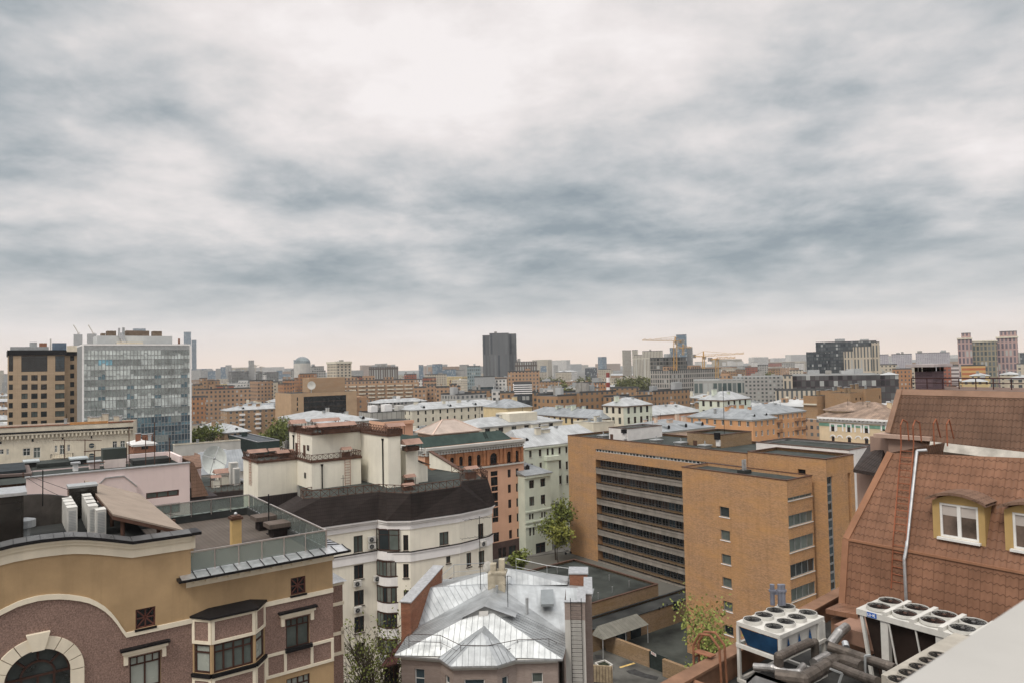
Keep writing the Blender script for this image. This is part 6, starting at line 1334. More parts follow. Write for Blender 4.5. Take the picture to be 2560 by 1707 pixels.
k = MB(); k.face([f2c.p(.1, z2 - .23, -.12), f2c.p(L2, z2 - .23, -.12), f2c.p(L2, zg + .3, -.5), f2c.p(uw * .42, zg + .3, -.5)][::-1]); k.build('coil', M_CDK, cl2)
for i in range(nb):
 for j in range(2):
  c = f2c.p(uw * (i + .5), z2 + .02, -dpt * (j + .5) / 2); r = min(uw, dpt / 2) * .46; k = MB(); fanring(k, c + UZ * .003, r, h=.12); fo_ = k.build('fan_cowl', M_WHM, cl2); k = MB(); fanwell(k, c, r, h=.12); k.build('fan', [M_WEL if i > 2 else M_WEL2, M_BLD if i > 2 else mat('rust brown blade', (.075, .04, .03), .5), M_FBK], fo_)
fpl = f2c.off(.1)
p_ = fpl.rp('h', 1033, 1022, 1105, 1055); label_plate(fpl, p_[0], z2 - .20, p_[2] - p_[0], .19, cl2)
p_ = fpl.rp('h', 1660, 1187, 1742, 1222); label_plate(fpl, p_[0], z2 - .20, p_[2] - p_[0], .19, cl2)
# cooler three: single row, half hidden by the sill
C3_ = fl(ond('h', 1140, 1502, 21.5)); z3 = ond('h', 1140, 1502, 21.5).z; f3c = Fac(C3_, C3_ + E1 * 8); L3 = 5.2
cl3 = thing('liquid_cooler', 'beige cooler with one row of fans, half hidden behind the pale window sill', 'cooler', C3_ + E1 * 3 + UZ * zleg, 'rooftop liquid coolers')
k = MB(); k.box(f3c.p(0, z3 - 2.0, 0), f3c.d * L3, f3c.n * 1.5, UZ * 2.0); k.build('case', mat('beige cooler case', (.36, .335, .29), .5, 0, .12, 1.5, .25), cl3)
u5 = [f3c.px('h', x, y, .55)[0] for x, y in ((1262, 1500), (1342, 1450), (1408, 1402), (1482, 1352), (1562, 1312))]; st3 = (u5[-1] - u5[0]) / 4
for i in range(5):
 c = f3c.p(u5[0] + st3 * i, z3 + .002, .58); r = min(.5, st3 * .46); k = MB(); fanring(k, c, r, h=.1); fo_ = k.build('fan_cowl', mat('beige cooler case', ()), cl3); k = MB(); fanwell(k, c, r, h=.1); k.build('fan', [mat('brown fan well', (.09, .075, .06), .7), mat('brown grey blade', (.17, .14, .12), .5), M_FBK], fo_)
# roof deck under the plant and its parapet
k = MB(); zd = zleg - .05; dk = [C1 - E1 * 16 - E2 * 14, C1 + E1 * 22 - E2 * 14, C1 + E1 * 22 + E2 * 4.2, C1 - E1 * 16 + E2 * 4.2]
pr0 = onz('h', -60, 1402, zd + .8); pr1 = onz('g', 1860, 1300, zd + .8)
tb = Bld('plant_roof_building', 'flat plant roof with a tile-capped brown parapet at the bottom right', 'building', fl(C1))
pL = fl(onz('g', 1560, 1475, zd + .9)); pR = fl(onz('g', 1900, 1290, zd + .9)); dp = (pR - pL).normalized(); np_ = V((dp.y, -dp.x, 0))
base = [pL - dp * 3, pL + dp * 9, pL + dp * 9 + np_ * 26, pL - dp * 3 + np_ * 26]
k.face([fl(p) + UZ * zd for p in (pL - dp * 4, pL + dp * 20, pL + dp * 20 + np_ * 30, pL - dp * 4 + np_ * 30)][::-1]); k.face([(8, -6, zd - .01), (40, -6, zd - .01), (40, 40, zd - .01), (8, 34, zd - .01)] if False else [fl(p) + UZ * zd for p in (pL, pL, pL)]) if False else None
tb.part(k, 'roof', mat('dark wet roof deck', (.05, .05, .048), .7, 0, .5, .5, 0, .3, 8))
k = MB(); k.box(pL - dp * 4 + UZ * (zd - 6), dp * 24, np_ * .45, UZ * 6.9); k.box(pL - dp * 4 - np_ * .06 + UZ * (zd + .902), dp * 24, np_ * .62, UZ * .1); tb.part(k, 'parapet', mat('brown parapet', (.22, .125, .08), .7, 0, .18, 1, .2))
k = MB(); k.face([pL - dp * 4 + UZ * (zd + .9) - np_ * .08, pL + dp * 20 + UZ * (zd + .9) - np_ * .08, pL + dp * 20 + UZ * (zd - 3) - np_ * 1.6, pL - dp * 4 + UZ * (zd - 3) - np_ * 1.6]); tb.part(k, 'tiled_skirt', M_TILE)
k = MB(); k.face([pL + np_ * .5 - dp * .5 + UZ * (zd + .9), pL + np_ * 30 - dp * .5 + UZ * (zd + .9), pL + np_ * 30 - dp * 4 + UZ * (zd - 2.6), pL + np_ * .5 - dp * 4 + UZ * (zd - 2.6)]); tb.part(k, 'tiled_skirt', M_TILE); tb.done()
k = MB()
for x0 in (1645, 1745):
 a_ = fl(onz('g', x0, 1560, zd)) ; p = pL + dp * ((a_ - pL).dot(dp)) + np_ * .3 + UZ * (zd - .2)
 k.path([p - np_ * .9 + UZ * -.6, p - np_ * .9 + UZ * 1.6, p - np_ * .6 + UZ * 2.1, p - np_ * .1 + UZ * 2.2, p + np_ * .3 + UZ * 1.8, p + np_ * .35 + UZ * .2], .05, 7)
q0 = pL + dp * ((fl(onz('g', 1645, 1560, zd)) - pL).dot(dp)) - np_ * .6 + UZ * (zd + .2); q1 = pL + dp * ((fl(onz('g', 1745, 1560, zd)) - pL).dot(dp)) - np_ * .6 + UZ * (zd + .2)
for j in range(3): k.tube(q0 + UZ * .35 * j, q1 + UZ * .35 * j, .035, 5)
k.box(q0 + UZ * .9, q1 - q0, np_ * .8, UZ * .04); single(k, 'roof_ladder', mat('rusty hoop steel', (.26, .12, .07), .7, .1, .25, 3), 'rusty hooped ladder climbing over the plant roof parapet', 'ladder')
# small parapet and tile-capped wall between tower and mansard
k = MB(); a_ = ond('h', 725, 1015, 31.0); e_ = ond('h', 965, 1060, 30.0); g_ = ond('h', 830, 968, 32.5); h_ = e_ + (g_ - a_)
k.face([a_, e_, h_, g_]); k.face([p - UZ * .2 for p in (g_, h_, e_, a_)]); k.face([a_ - UZ * .2, e_ - UZ * .2, e_, a_]); k.face([g_, a_, a_ - UZ * .2, g_ - UZ * .2]); o = thing('tiled_eave', 'broken terracotta tiled eave hanging beside the mansard foot', 'eave', fl(a_) + UZ * (a_.z - 4)); k.build('tiles', M_TILE, o)
k = MB(); k.box(fl(a_) + E1 * .4 + UZ * (zd), e_ - a_, E1 * 1.5, UZ * (a_.z - zd - .5)); k.build('wall', mat('brown parapet', ()), o)
k = MB(); p = ond('h', 790, 1130, 29.5); k.box(p - UZ * .6, -E2 * 3, E1 * 2.0, UZ * .6); single(k, 'curb_block', mat('pinkish curb slab', (.28, .17, .125), .8, 0, .15, 1, .2), 'pinkish brown curb block between the coolers', 'curb')
# insulated pipes
def pipe(pts, r, lab, m=M_ALU, grp='lagged pipes between the coolers', n=12):
 r *= .8
 k = MB(); pts = [ond('h', x, y, d) for x, y, d in pts]
 for i in range(len(pts) - 1):
  k.tube(pts[i], pts[i + 1], r, n)
  if i: k.ball(pts[i], r * 1.08, 0, 10, 6)
  d = pts[i + 1] - pts[i]; s_ = int(d.length / .9)
  for j in range(1, s_): c = pts[i] + d * j / s_; k.tube(c, c + d.normalized() * .05, r * 1.05, n)
 single(k, 'lagged_pipe', m, lab, 'pipe', grp)
M_PIP = mat('dull brown lagging', (.115, .098, .085), .5, .35, .3, 3, 0, .6, 10)
pipe([(375, 1500, 25.2), (378, 1372, 25.2), (480, 1320, 26), (610, 1265, 27)], .21, 'lagged pipe with a right-angle bend in front of the eight-fan cooler', M_PIP)
pipe([(650, 1390, 27.2), (645, 1265, 27.2), (560, 1285, 27)], .19, 'lagged pipe dropping beside the right end of the eight-fan cooler', M_PIP)
pipe([(355, 1515, 24.6), (560, 1540, 24.2), (820, 1385, 26), (1000, 1450, 25)], .30, 'thickest lagged pipe, running up from the bottom edge between the coolers', M_PIP)
pipe([(745, 1290, 26.2), (900, 1345, 25.8), (1190, 1440, 24.6), (1240, 1460, 24.4)], .22, 'lagged pipe running along the foot of the long white cooler', M_PIP)
pipe([(640, 1420, 26), (740, 1365, 26.6)], .22, 'short foil-wrapped pipe piece under the eight-fan cooler end', M_ALU)
pipe([(195, 1445, 25.6), (330, 1455, 25.2), (440, 1490, 25), (525, 1490, 25), (560, 1440, 25.6)], .17, 'foil-wrapped pipe at the foot of the eight-fan cooler with a bright left end', M_ALU)
pipe([(760, 1280, 28), (830, 1190, 28.4), (880, 1150, 28.8)], .24, 'foil-wrapped elbow pipe left of the long white cooler', M_ALU)
pipe([(800, 1440, 25), (1000, 1520, 23.8), (1120, 1560, 23)], .20, 'lower lagged pipe nearing the beige cooler', M_PIP)
pipe([(880, 1300, 27), (870, 1265, 27.2)], .16, 'bright short pipe stub beside the long white cooler', M_STL)
for lab, segs_ in (('grey angle frame carrying the lagged pipe before the long white cooler', ((1020, 1365, 1020, 1540, 25), (1020, 1365, 1060, 1358, 25))), ('grey angle bracket with a bent end at the bottom edge between the pipes', ((760, 1460, 850, 1495, 24.3), (850, 1495, 825, 1568, 24.3)))):
 k = MB()
 for x0, y0, x1, y1, d in segs_: k.beam(ond('h', x0, y0, d), ond('h', x1, y1, d), .06, .06)
 single(k, 'pipe_support', M_GRM, lab, 'support')
k = MB(); p4 = [ond('h', x, y, 23.5) for x, y in ((135, 1548), (205, 1482), (455, 1568), (420, 1640), (150, 1640))]; k.face(p4[::-1]); k.face([p4[1], p4[2], p4[2] - UZ * .12, p4[1] - UZ * .12][::-1]); k.face([p4[0], p4[1], p4[1] - UZ * .12, p4[0] - UZ * .12][::-1]); single(k, 'metal_cover', M_STL, 'grey sheet-metal cover at the bottom edge before the eight-fan cooler', 'cover')
k = MB()
for x in (332, 388, 412):
 p = ond('h', x, 985, 29.5); t_ = ond('h', x - 4, 832, 29.5); k.tube(p, t_, .10, 8); k.tube(t_ - UZ * .3, t_ - UZ * .22, .15, 8)
k.beam(ond('h', 322, 893, 29.5), ond('h', 425, 893, 29.5), .12, .14); single(k, 'antenna_group', mat('grey blue antenna casing', (.18, .19, .23), .5, .1, .2, 2), 'grey panel antennas on a bracket behind the eight-fan cooler', 'antenna')
# pale window sill / parapet ledge close to the viewpoint
zl_ = -.62; S0 = onz('h', 2202, 948, CAMZ - .45); S1 = onz('h', 1270, 1568, CAMZ - .45); k = MB(); ds_ = (S1 - S0).normalized(); nn_ = V((-ds_.y, ds_.x, 0))
if nn_.dot(V((1, -1, 0))) < 0: nn_ = -nn_
a_, e_ = S0 - ds_ * 3, S1 + ds_ * 2
k.box(a_, e_ - a_, nn_ * .9, UZ * -.12); 
single(k, 'window_ledge', mat('pale grey painted ledge', (.37, .36, .34), .6, 0, .05, 3), 'pale grey smooth ledge in the bottom right corner, close to the viewer', 'ledge')
# ---------------------------------------------------------------- the middle distance: named blocks
def cl_(v, a=3.0, b_=140.0): return max(a, min(b_, v))
FOOT = []
def blockgeo(P, R_, L_, yaw, dflt):
 e1, e2 = D(yaw), D(yaw + 90); c, x, y = R_ if isinstance(R_, tuple) else (0, 0, 0)
 def ln(T, e):
  if not isinstance(T, tuple): return float(T)
  v = along(fl(P), e, *T) - fl(P); return cl_(v.length) if v.dot(e) > 0 else dflt
 return e1, e2, ln(R_, e1), ln(L_, e2)
W_M1 = Win(F_WHT, [G_DK, G_BL, G_DK], 2, (), .16, .09, 2); W_M2 = Win(F_GRY, [G_DK, G_BK], 1, (), .2, .08, 2); W_M3 = Win(F_BRN, [G_DK, G_BK, G_GN], 2, (.7,), .2, .08, 2)
def clutter(rf, P, e1, e2, a, c, z, h, n, wallm, seed):
 r = random.Random(seed); k = MB()
 for i in range(n):
  u, v = r.uniform(.12, .88), r.uniform(.3, .7); s_ = 1 - abs(v - .5) * 2; p = fl(P) + e1 * a * u + e2 * c * v; zz = z + h * s_ * .75
  t = r.random(); k = MB()
  if t < .5: w = r.uniform(.9, 2.4); hh = r.uniform(1.2, 2.2); k.cbox(p + UZ * (zz - .6), e1, w, .8, hh + .6); k.cbox(p + UZ * (zz + hh + .01), e1, w + .3, 1.1, .15, 1); k.build('chimney', [wallm, M_STL], rf)
  elif t < .75: k.cbox(p + UZ * (zz - .5), e1, .7, .7, 1.6); k.cbox(p + UZ * (zz + 1.102), e1, .95, .95, .15); k.build('vent_pipe', M_GRM, rf)
  else: k.tube(p + UZ * (zz - .3), p + UZ * (zz + r.uniform(2, 4.5)), .05, 4); k.tube(p + UZ * (zz + 2) - e2 * .7, p + UZ * (zz + 2) + e2 * .7, .03, 4); k.build('aerial', M_BLK, rf)
def dormer_small(rf, P, e1, z, w=1.2, h=.9, m=M_SILV2):
 n = V((e1.y, -e1.x, 0)); k = MB(); P = fl(P) + UZ * z; a_, b_ = P - e1 * w / 2, P + e1 * w / 2; t = P + UZ * (h + .45)
 k.face([a_, b_, b_ + UZ * h, t, a_ + UZ * h], 1); k.face([a_ + UZ * h, t, t - n * 3, a_ + UZ * h - n * 3], 0); k.face([t, b_ + UZ * h, b_ + UZ * h - n * 3, t - n * 3], 0); k.face([b_, b_ - n * 3, b_ + UZ * h - n * 3, b_ + UZ * h], 0); k.face([a_ - n * 3, a_, a_ + UZ * h, a_ + UZ * h - n * 3], 0); k.build('dormer', [m, M_BLK], rf)
def mid(nm, lab, P, R_, L_, z, wallm, roof='hip', rm=M_SILV3, h=3.2, win=None, gr=(2.9, 3.3, 1.2, 1.7), yaw=36.5, dflt=18.0, cl=4, corn=None, top=.5, group=None, cat='building', winl=True, pent=None, lm=None, dorm=0, inset=None):
 """block with near corner at pixel P (eave height z); R_/L_ = pixel or length of the right and left faces"""
 Pw = onz(*P, z)
 e1, e2, a, c = blockgeo(Pw, R_, L_, yaw, dflt); P0_ = fl(Pw); R0_, L0_ = P0_ + e1 * a, P0_ + e2 * c; O0 = R0_ + e2 * c; FOOT.append((P0_ + e1 * a / 2 + e2 * c / 2, max(a, c) * .5))
 b = Bld(nm, lab, cat, P0_ + e1 * a / 2 + e2 * c / 2, group); fr, lf = Fac(P0_, R0_), Fac(L0_, P0_); rr = grid(a, max(0, z - 14), z, *gr, top=top) if win else []; rl3 = grid(c, max(0, z - 14), z, *gr, top=top) if win and winl else []
 fr.wall(b.wall, 0, z, rr, .22); lf.wall(b.wall, 0, z, rl3, .22, mi=1 if lm else 0); Fac(R0_, O0).wall(b.wall, 0, z); Fac(O0, L0_).wall(b.wall, 0, z)
 if win: b.win(fr, rr, win); b.win(lf, rl3, win)
 k = MB()
 if roof == 'flat':
  k.face([p + UZ * (z - .3) for p in (P0_, R0_, O0, L0_)]); rf = b.part(k, 'roof', rm); k = MB()
  for i, f in enumerate((fr, lf, Fac(R0_, O0), Fac(O0, L0_))): f.band(k, z - .1, z + .12 + .001 * i, .12, back=.3)
  b.part(k, 'coping', corn or M_STL); h = 0
 else:
  h *= .62; r0, r1, e = quad_roof(k, [P0_ + UZ * z, R0_ + UZ * z, O0 + UZ * z, L0_ + UZ * z], h, inset); rf = b.part(k, 'roof', rm)
  k = MB(); [f.band(k, z - .5, z - .14, .25 + .002 * i) for i, f in enumerate((fr, lf))]; b.part(k, 'cornice', corn or M_STN)
 if pent:
  for (u0, v0, u1, v1, hh, pm) in pent: kk = MB(); kk.box(P0_ + e1 * a * u0 + e2 * c * v0 + UZ * (z - .3), e1 * a * (u1 - u0), e2 * c * (v1 - v0), UZ * (hh + .3)); kk.build('penthouse', pm, rf)
 clutter(rf, P0_, e1, e2, a, c, z, h, cl, wallm, hash_(lab)); 
 for i in range(dorm): dormer_small(rf, P0_ + e1 * a * (i + .5) / dorm + e2 * 1.6, e1, z + .4)
 b.done([wallm, lm or wallm]); return b, fr, lf, rf
def hash_(s): return sum((i + 1) * ord(ch) for i, ch in enumerate(s)) % 100003
M_CIV = mat('ivory stucco', (.62, .58, .48), .9, 0, .08, .3, .25); M_PYE = mat('pale yellow wall', (.62, .50, .30), .9, 0, .08, .3, .2)
# --- left side
f_ = Fac(onz('a', -130, 966, 28), onz('a', 1187, 905, 28)); z28 = 28.0
b = Bld('corniced_apartment_building', 'long weathered cream building with a dentil cornice and rusty roof edge at the left', 'building', fl(f_.p(f_.L * .7, 0)))
zc_ = [f_.px('a', 600, y)[1] for y in (940, 985, 1002, 1040)]
sq = [f_.rp('a', *r) for r in ((-4, 1078, 16, 1100), (280, 1057, 300, 1081), (549, 1040, 567, 1060), (807, 1029, 823, 1050))]
wn = [f_.rp('a', *r) for r in ((204, 1141, 268, 1203), (298, 1133, 359, 1223), (-20, 1150, 33, 1190), (57, 1146, 79, 1196), (1003, 1077, 1043, 1134), (1072, 1072, 1114, 1129), (532, 1110, 578, 1190), (487, 1115, 511, 1174), (600, 1107, 623, 1164))]
f_.wall(b.wall, 0, z28, sq + wn, .25); bk_ = -f_.n * 13
for A_, B_ in ((f_.B, f_.B + bk_), (f_.B + bk_, f_.A + bk_), (f_.A + bk_, f_.A)): Fac(A_, B_).wall(b.wall, 0, z28)
b.win(f_, wn, Win(F_WHT, [G_GN, G_DK], 2, (.62,), .22, .09, 1)); b.win(f_, sq, Win(M_BLK, [G_BK], 1, (), .3, .04, 3))
k = MB(); f_.band(k, zc_[1] - .1, zc_[1] + .35, .9); b.part(k, 'gutter_board', M_BLK); k = MB(); f_.band(k, zc_[3], zc_[2] - .002, .12)
nd = int(f_.L / .95)
for i in range(nd): k.box(f_.p(.2 + i * .95, zc_[3] + .25, .12), f_.d * .42, f_.n * .6, UZ * (zc_[2] - zc_[3] - .3))
f_.band(k, zc_[2], zc_[1] - .102, .8); b.part(k, 'cornice', M_OLD)
k = MB(); f_.band(k, z28, z28 + .25, .15, f_.L * .02, f_.L * .55, back=.6); f_.band(k, z28, z28 + .7, .1, f_.L * .552, f_.L * .82, mi=1, back=.3); f_.band(k, z28, z28 + .35, .12, f_.L * .822, f_.L, back=.6); b.part(k, 'rusty_flashing', [mat('rust red flashing', (.21, .085, .045), .8, .1, .4, .8), mat('orange primer flashing', (.46, .23, .09), .8, 0, .2, .5)])
k = MB(); k.face([f_.p(0, z28 - .1), f_.p(f_.L, z28 - .1), f_.p(f_.L, z28 - .1, -13), f_.p(0, z28 - .1, -13)]); rf = b.part(k, 'roof', M_RUST)
clutter(rf, f_.p(f_.L * .3, 0), f_.d, -f_.n, f_.L * .7, 11, z28, .4, 9, M_OLD, 5)
for y0, y1 in ((1092, 1138), (1183, 1222)):
 r = f_.rp('a', 788, y0, 846, y1); cu, cz, ra_ = (r[0] + r[2]) / 2, (r[1] + r[3]) / 2, (r[2] - r[0]) / 2; k = MB(); pts = [(cu + ra_ * cos(2 * pi * i / 18), cz + (r[3] - r[1]) / 2 * sin(2 * pi * i / 18)) for i in range(18)]
 k.face([f_.p(u, z, .02) for u, z in pts], 0); 
 for i in range(18): (u, z), (u2, z2) = pts[i], pts[(i + 1) % 18]; k.beam(f_.p(u, z, .06), f_.p(u2, z2, .06), .14, .14, 1)
 k.beam(f_.p(cu - ra_, cz, .06), f_.p(cu + ra_, cz, .06), .08, .1, 1); b.part(k, 'round_window', [G_BL, M_OLD])
r = f_.rp('a', 458, 1178, 652, 1215); k = MB(); k.box(f_.p(r[0], r[1], 0), f_.d * (r[2] - r[0]), f_.n * 1.2, UZ * .18); rail(k, [f_.p(r[0], r[1] + .18, .0), f_.p(r[0], r[1] + .18, 1.15), f_.p(r[2], r[1] + .18, 1.15), f_.p(r[2], r[1] + .18, 0)], 1.0, .45, .025, 1); b.part(k, 'balcony', [M_OLD, M_BLK]); b.done([M_OLD]); FOOT.append((fl(f_.p(f_.L / 2, 0)), 30))
# beige tower
T = ond('a', 75, 275, 250.0); zt = T.z; Tf = fl(T); Tr = along(Tf, E1, 'a', 578, 400); b = Bld('beige_tower_block', 'beige panel office tower with dark windows and a black roof edge at the far left', 'building', Tf + E1 * 20)
Tl = Tf + E2 * 24; fT, fL_ = Fac(Tf, Tr), Fac(Tl, Tf); px_ = lambda x0, y0, x1, y1: fT.rp('a', x0, y0, x1, y1); ws = []; wg = []
for (x0, x1) in ((78, 117), (190, 248), (277, 337), (363, 420), (490, 577)):
 z1_, z0_ = px_(x0, 488, x1, 536)[3], px_(x0, 488, x1, 536)[1]; uu = px_(x0, 500, x1, 520)
 for j in range(12): ws.append((uu[0] + .05, z0_ - 3.32 * j, uu[2] - .05, z1_ - 3.32 * j))
for x0, x1 in ((78, 117), (190, 422), (492, 577)): wg.append(px_(x0, 316, x1, 455))
fT.wall(b.wall, 0, zt, ws + wg, .3); lw_ = [(fL_.L - 8, z0, fL_.L - .6, z1) for (_, z0, _, z1) in ws[:12]]; fL_.wall(b.wall, 0, zt, lw_, .3)
Sb = Tr + E2 * 5; Sr = along(Sb, E1, 'a', 706, 400); fS = Fac(Sb, Sr); su_ = fS.px('a', 625, 400)[0]; su1 = fS.px('a', 661, 400)[0]; sz = fS.px('a', 640, 360)[1]; sw = [(su_, sz - 3.32 * j, su1, sz - 3.32 * j + 1.9) for j in range(13)]
fS.wall(b.wall, 0, zt, sw, .3); Fac(Tr, Sb).wall(b.wall, 0, zt); Fac(Sr, Sr + E2 * 20).wall(b.wall, 0, zt); Fac(Sr + E2 * 20, Tl).wall(b.wall, 0, zt)
b.win(fT, ws, Win(M_BLK, [G_DK, G_BK, G_DK, G_GN], 2, (), .26, .1, 2)); b.win(fS, sw, Win(M_BLK, [G_DK], 2, (), .26, .1, 2)); b.win(fL_, lw_, Win(M_BLK, [G_BK], 3, (), .26, .1, 2))
for r in wg: b.win(fT, [r], Win(M_BLK, [G_BL, G_DK], max(2, int((r[2] - r[0]) / 1.6)), (.17, .33, .5, .67, .83), .26, .08, 2))
k = MB(); k.face([p + UZ * (zt - .3) for p in (Tf, Tr, Sb, Sr, Sr + E2 * 20, Tl)]); rf = b.part(k, 'roof', M_DKR); k = MB(); fT.band(k, zt - 1.6, zt + .3, .35, -.3, fT.L + .3, back=.3); fL_.band(k, zt - 1.6, zt + .302, .35, back=.3); fS.band(k, zt - 1.6, zt + .304, .3, back=.3); b.part(k, 'roof_edge', M_BLK)
def pen(x0, x1, y0, m, nm='penthouse', dd=8, back=4):
 u0, u1 = fT.px('a', x0, 268, -back)[0], fT.px('a', x1, 268, -back)[0]; z1 = fT.px('a', (x0 + x1) / 2, y0, -back)[1]; k = MB(); k.box(fT.p(u0, zt - .3, -back), fT.d * (u1 - u0), -fT.n * dd, UZ * (z1 - zt + .3)); k.build(nm, m, rf)
M_BLG = mat('blue grey louvre', (.13, .18, .24), .5, 0, .15, .5)
pen(92, 435, 237, M_GRM); pen(265, 330, 198, M_GRM, 'vent_house', 3, 6); pen(470, 592, 203, M_BLG, 'plant_box', 5, 6); pen(598, 722, 228, M_CRM, 'cooling_wall', 2, 1); pen(445, 458, 168, M_WHM, 'stack', 1, 2); pen(350, 418, 204, M_RED, 'duct', 1.2, 5)
b.done([M_BEIG]); FOOT.append((Tf + E1 * 20, 28))
# glass office block
T = ond('a', 741, 226, 232.0); zt = T.z; Tf = fl(T); Tr = along(Tf, E1, 'a', 1697, 400); Tl = along(Tf, E2, 'a', 702, 300) if True else Tf; Tl = Tf + E2 * 22; b = Bld('glass_office_block', 'pale glass-walled office block with rows of mismatched panes at the left', 'building', Tf + E1 * 25)
fT, fL_ = Fac(Tf, Tr), Fac(Tl, Tf); nC = 31; cw = fT.L / nC
MG1 = glass('pale grey green glass with painted sky', (.56, .615, .60), .22); MG2 = glass('grey panel glass', (.25, .285, .28), .12); MG3 = glass('milky panel glass', (.52, .57, .56), .25); MG4 = glass('blue panel glass', (.12, .20, .24), .1); MG5 = glass('slate glass with painted reflections', (.055, .09, .115), .08); MG6 = glass('bright blue blind panel', (.22, .45, .56), .2)  # reflected sky is painted into the pale glass, reflected buildings into blue and slate
ry = [(265, 310), (348, 397), (438, 490), (523, 576), (612, 668), (702, 770), (785, 842), (868, 925), (955, 1010), (1040, 1095), (1125, 1180), (1210, 1265), (1295, 1350)]
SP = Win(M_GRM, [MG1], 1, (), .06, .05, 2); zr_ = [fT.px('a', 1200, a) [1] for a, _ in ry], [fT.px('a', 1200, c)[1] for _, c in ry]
r_ = random.Random(3); pool = {}
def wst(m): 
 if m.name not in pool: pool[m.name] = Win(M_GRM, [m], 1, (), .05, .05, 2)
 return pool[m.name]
for i in range(13):
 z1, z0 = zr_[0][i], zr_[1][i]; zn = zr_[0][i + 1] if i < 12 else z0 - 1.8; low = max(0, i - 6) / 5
 lastm = MG2
 for j in range(nC):
  u = j / nC; t = r_.random()
  if r_.random() < .6: t = None
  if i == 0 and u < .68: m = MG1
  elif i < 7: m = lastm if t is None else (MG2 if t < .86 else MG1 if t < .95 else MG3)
  else: m = lastm if t is None else ((MG2 if t < .4 else MG4 if t < .6 else MG5) if t > low * .5 else MG5)  # lower rows darker: reflections of buildings painted as pane colours
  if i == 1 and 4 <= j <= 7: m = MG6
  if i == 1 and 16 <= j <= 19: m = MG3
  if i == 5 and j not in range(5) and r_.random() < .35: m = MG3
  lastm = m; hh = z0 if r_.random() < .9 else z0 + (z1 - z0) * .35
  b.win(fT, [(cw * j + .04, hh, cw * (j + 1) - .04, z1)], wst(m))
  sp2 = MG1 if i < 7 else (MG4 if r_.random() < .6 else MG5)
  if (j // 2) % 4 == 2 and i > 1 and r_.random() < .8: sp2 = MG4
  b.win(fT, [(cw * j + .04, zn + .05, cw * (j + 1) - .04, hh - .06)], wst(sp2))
fT.wall(b.wall, 0, zt, (), 0); [Fac(x, y).wall(b.wall, 0, zt) for x, y in ((Tr, Tr + E2 * 22), (Tr + E2 * 22, Tl), (Tl, Tf))]
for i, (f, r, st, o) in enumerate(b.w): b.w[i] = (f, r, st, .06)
k = MB(); fT.band(k, zt - .02, zt + .5, .1, back=.4); fL_.band(k, zt - .02, zt + .502, .1, back=.4); k.box(fT.p(-.3, 0, .0), fT.d * .55, fT.n * .2, UZ * zt); k.box(fT.p(fT.L - .3, 0, .0), fT.d * .55, fT.n * .2, UZ * zt); b.part(k, 'corner_trim', M_WHT)
k = MB(); k.face([p + UZ * (zt + .05) for p in (Tf, Tr, Tr + E2 * 22, Tl)]); rf = b.part(k, 'roof', M_DKR)
def pen2(x0, x1, y0, m, nm, dd, back, zb=None):
 u0, u1 = fT.px('a', x0, 200, -back)[0], fT.px('a', x1, 200, -back)[0]; z1 = fT.px('a', (x0 + x1) / 2, y0, -back)[1]; zb = zt if zb is None else zb; k = MB(); k.box(fT.p(u0, zb + .06, -back), fT.d * (u1 - u0), -fT.n * dd, UZ * (z1 - zb - .06)); k.build(nm, m, rf); return z1
zp_ = pen2(865, 1535, 142, mat('white panel plant house', (.55, .57, .57), .6, 0, .06, .4, .1), 'penthouse', 12, 4)
M_BRW = mat('brown louvred unit', (.20, .15, .11), .7, 0, .25, .6, 0, pat=rowpat(.3, .3, .5, 0))
for x0, x1, y in ((955, 1035, 97), (1125, 1268, 95), (1268, 1330, 97), (1365, 1443, 100), (905, 940, 118)): pen2(x0, x1, y, M_BRW, 'plant_unit', 4, 6, zp_)
pen2(1055, 1070, 72, M_STL, 'flue', 1, 5, zp_); pen2(1092, 1112, 68, M_GRM, 'flue', 1, 5, zp_); pen2(1590, 1604, 165, M_RED, 'flue', .8, 4); pen2(1045, 1275, 196, M_CRM, 'vent_house', 2, 1.5)
k = MB()
for o in (0, 1.4): k.path([fT.p(fT.px('a', 1062 + o * 12, 132, -3.7)[0], zp_ + 1, -3.6), fT.p(fT.px('a', 1075 + o * 12, 132, -3.7)[0], zp_ - 1, -3.4), fT.p(fT.px('a', 1105 + o * 12, 150, -3.7)[0], zp_ - 3, -3.2), fT.p(fT.px('a', 1105 + o * 12, 150, -3.7)[0], zt + .2, -3.2)], .45, 8)
k.build('duct', M_STL, rf); b.done([M_GRM]); FOOT.append((Tf + E1 * 27, 32))
# pink building
PR = ond('a', 1690, 1271, 78.0); zp_ = PR.z; PRf = fl(PR); PLf = PRf - E1 * 36; f_ = Fac(PLf, PRf); b = Bld('pink_building', 'pink rendered building with a brown tiled end slope and flat dark roof', 'building', fl(f_.p(f_.L * .7, 0)))
ul = f_.px('a', 232, 1395)[0]; w_ = [f_.rp('p', -180, 1005, 312, 1030), f_.rp('p', -180, 1215, 318, 1310)]; zz0 = f_.px('p', 310, 930)[1], f_.px('p', 310, 1030)[1], f_.px('p', 318, 1140)[1], f_.px('p', 318, 1305)[1]; u0_ = f_.px('e', 1087, 160)[0]; u1_ = f_.px('p', 312, 980)[0]
w_ = [(u0_, zz0[1], u1_, zz0[0]), (f_.px('e', 1150, 250)[0], zz0[3], u1_ + .1, zz0[2])]
f_.wall(b.wall, 0, zp_, w_, .25, u0=ul); b.win(f_, w_, Win(F_RED, [G_GN], 3, (), .2, .1, 1))
for A_, B_ in ((PRf, PRf + E2 * 9), (PRf + E2 * 9, PLf + E2 * 9), (PLf + E2 * 9, PLf)): Fac(A_, B_).wall(b.wall, 0, zp_ - .3)
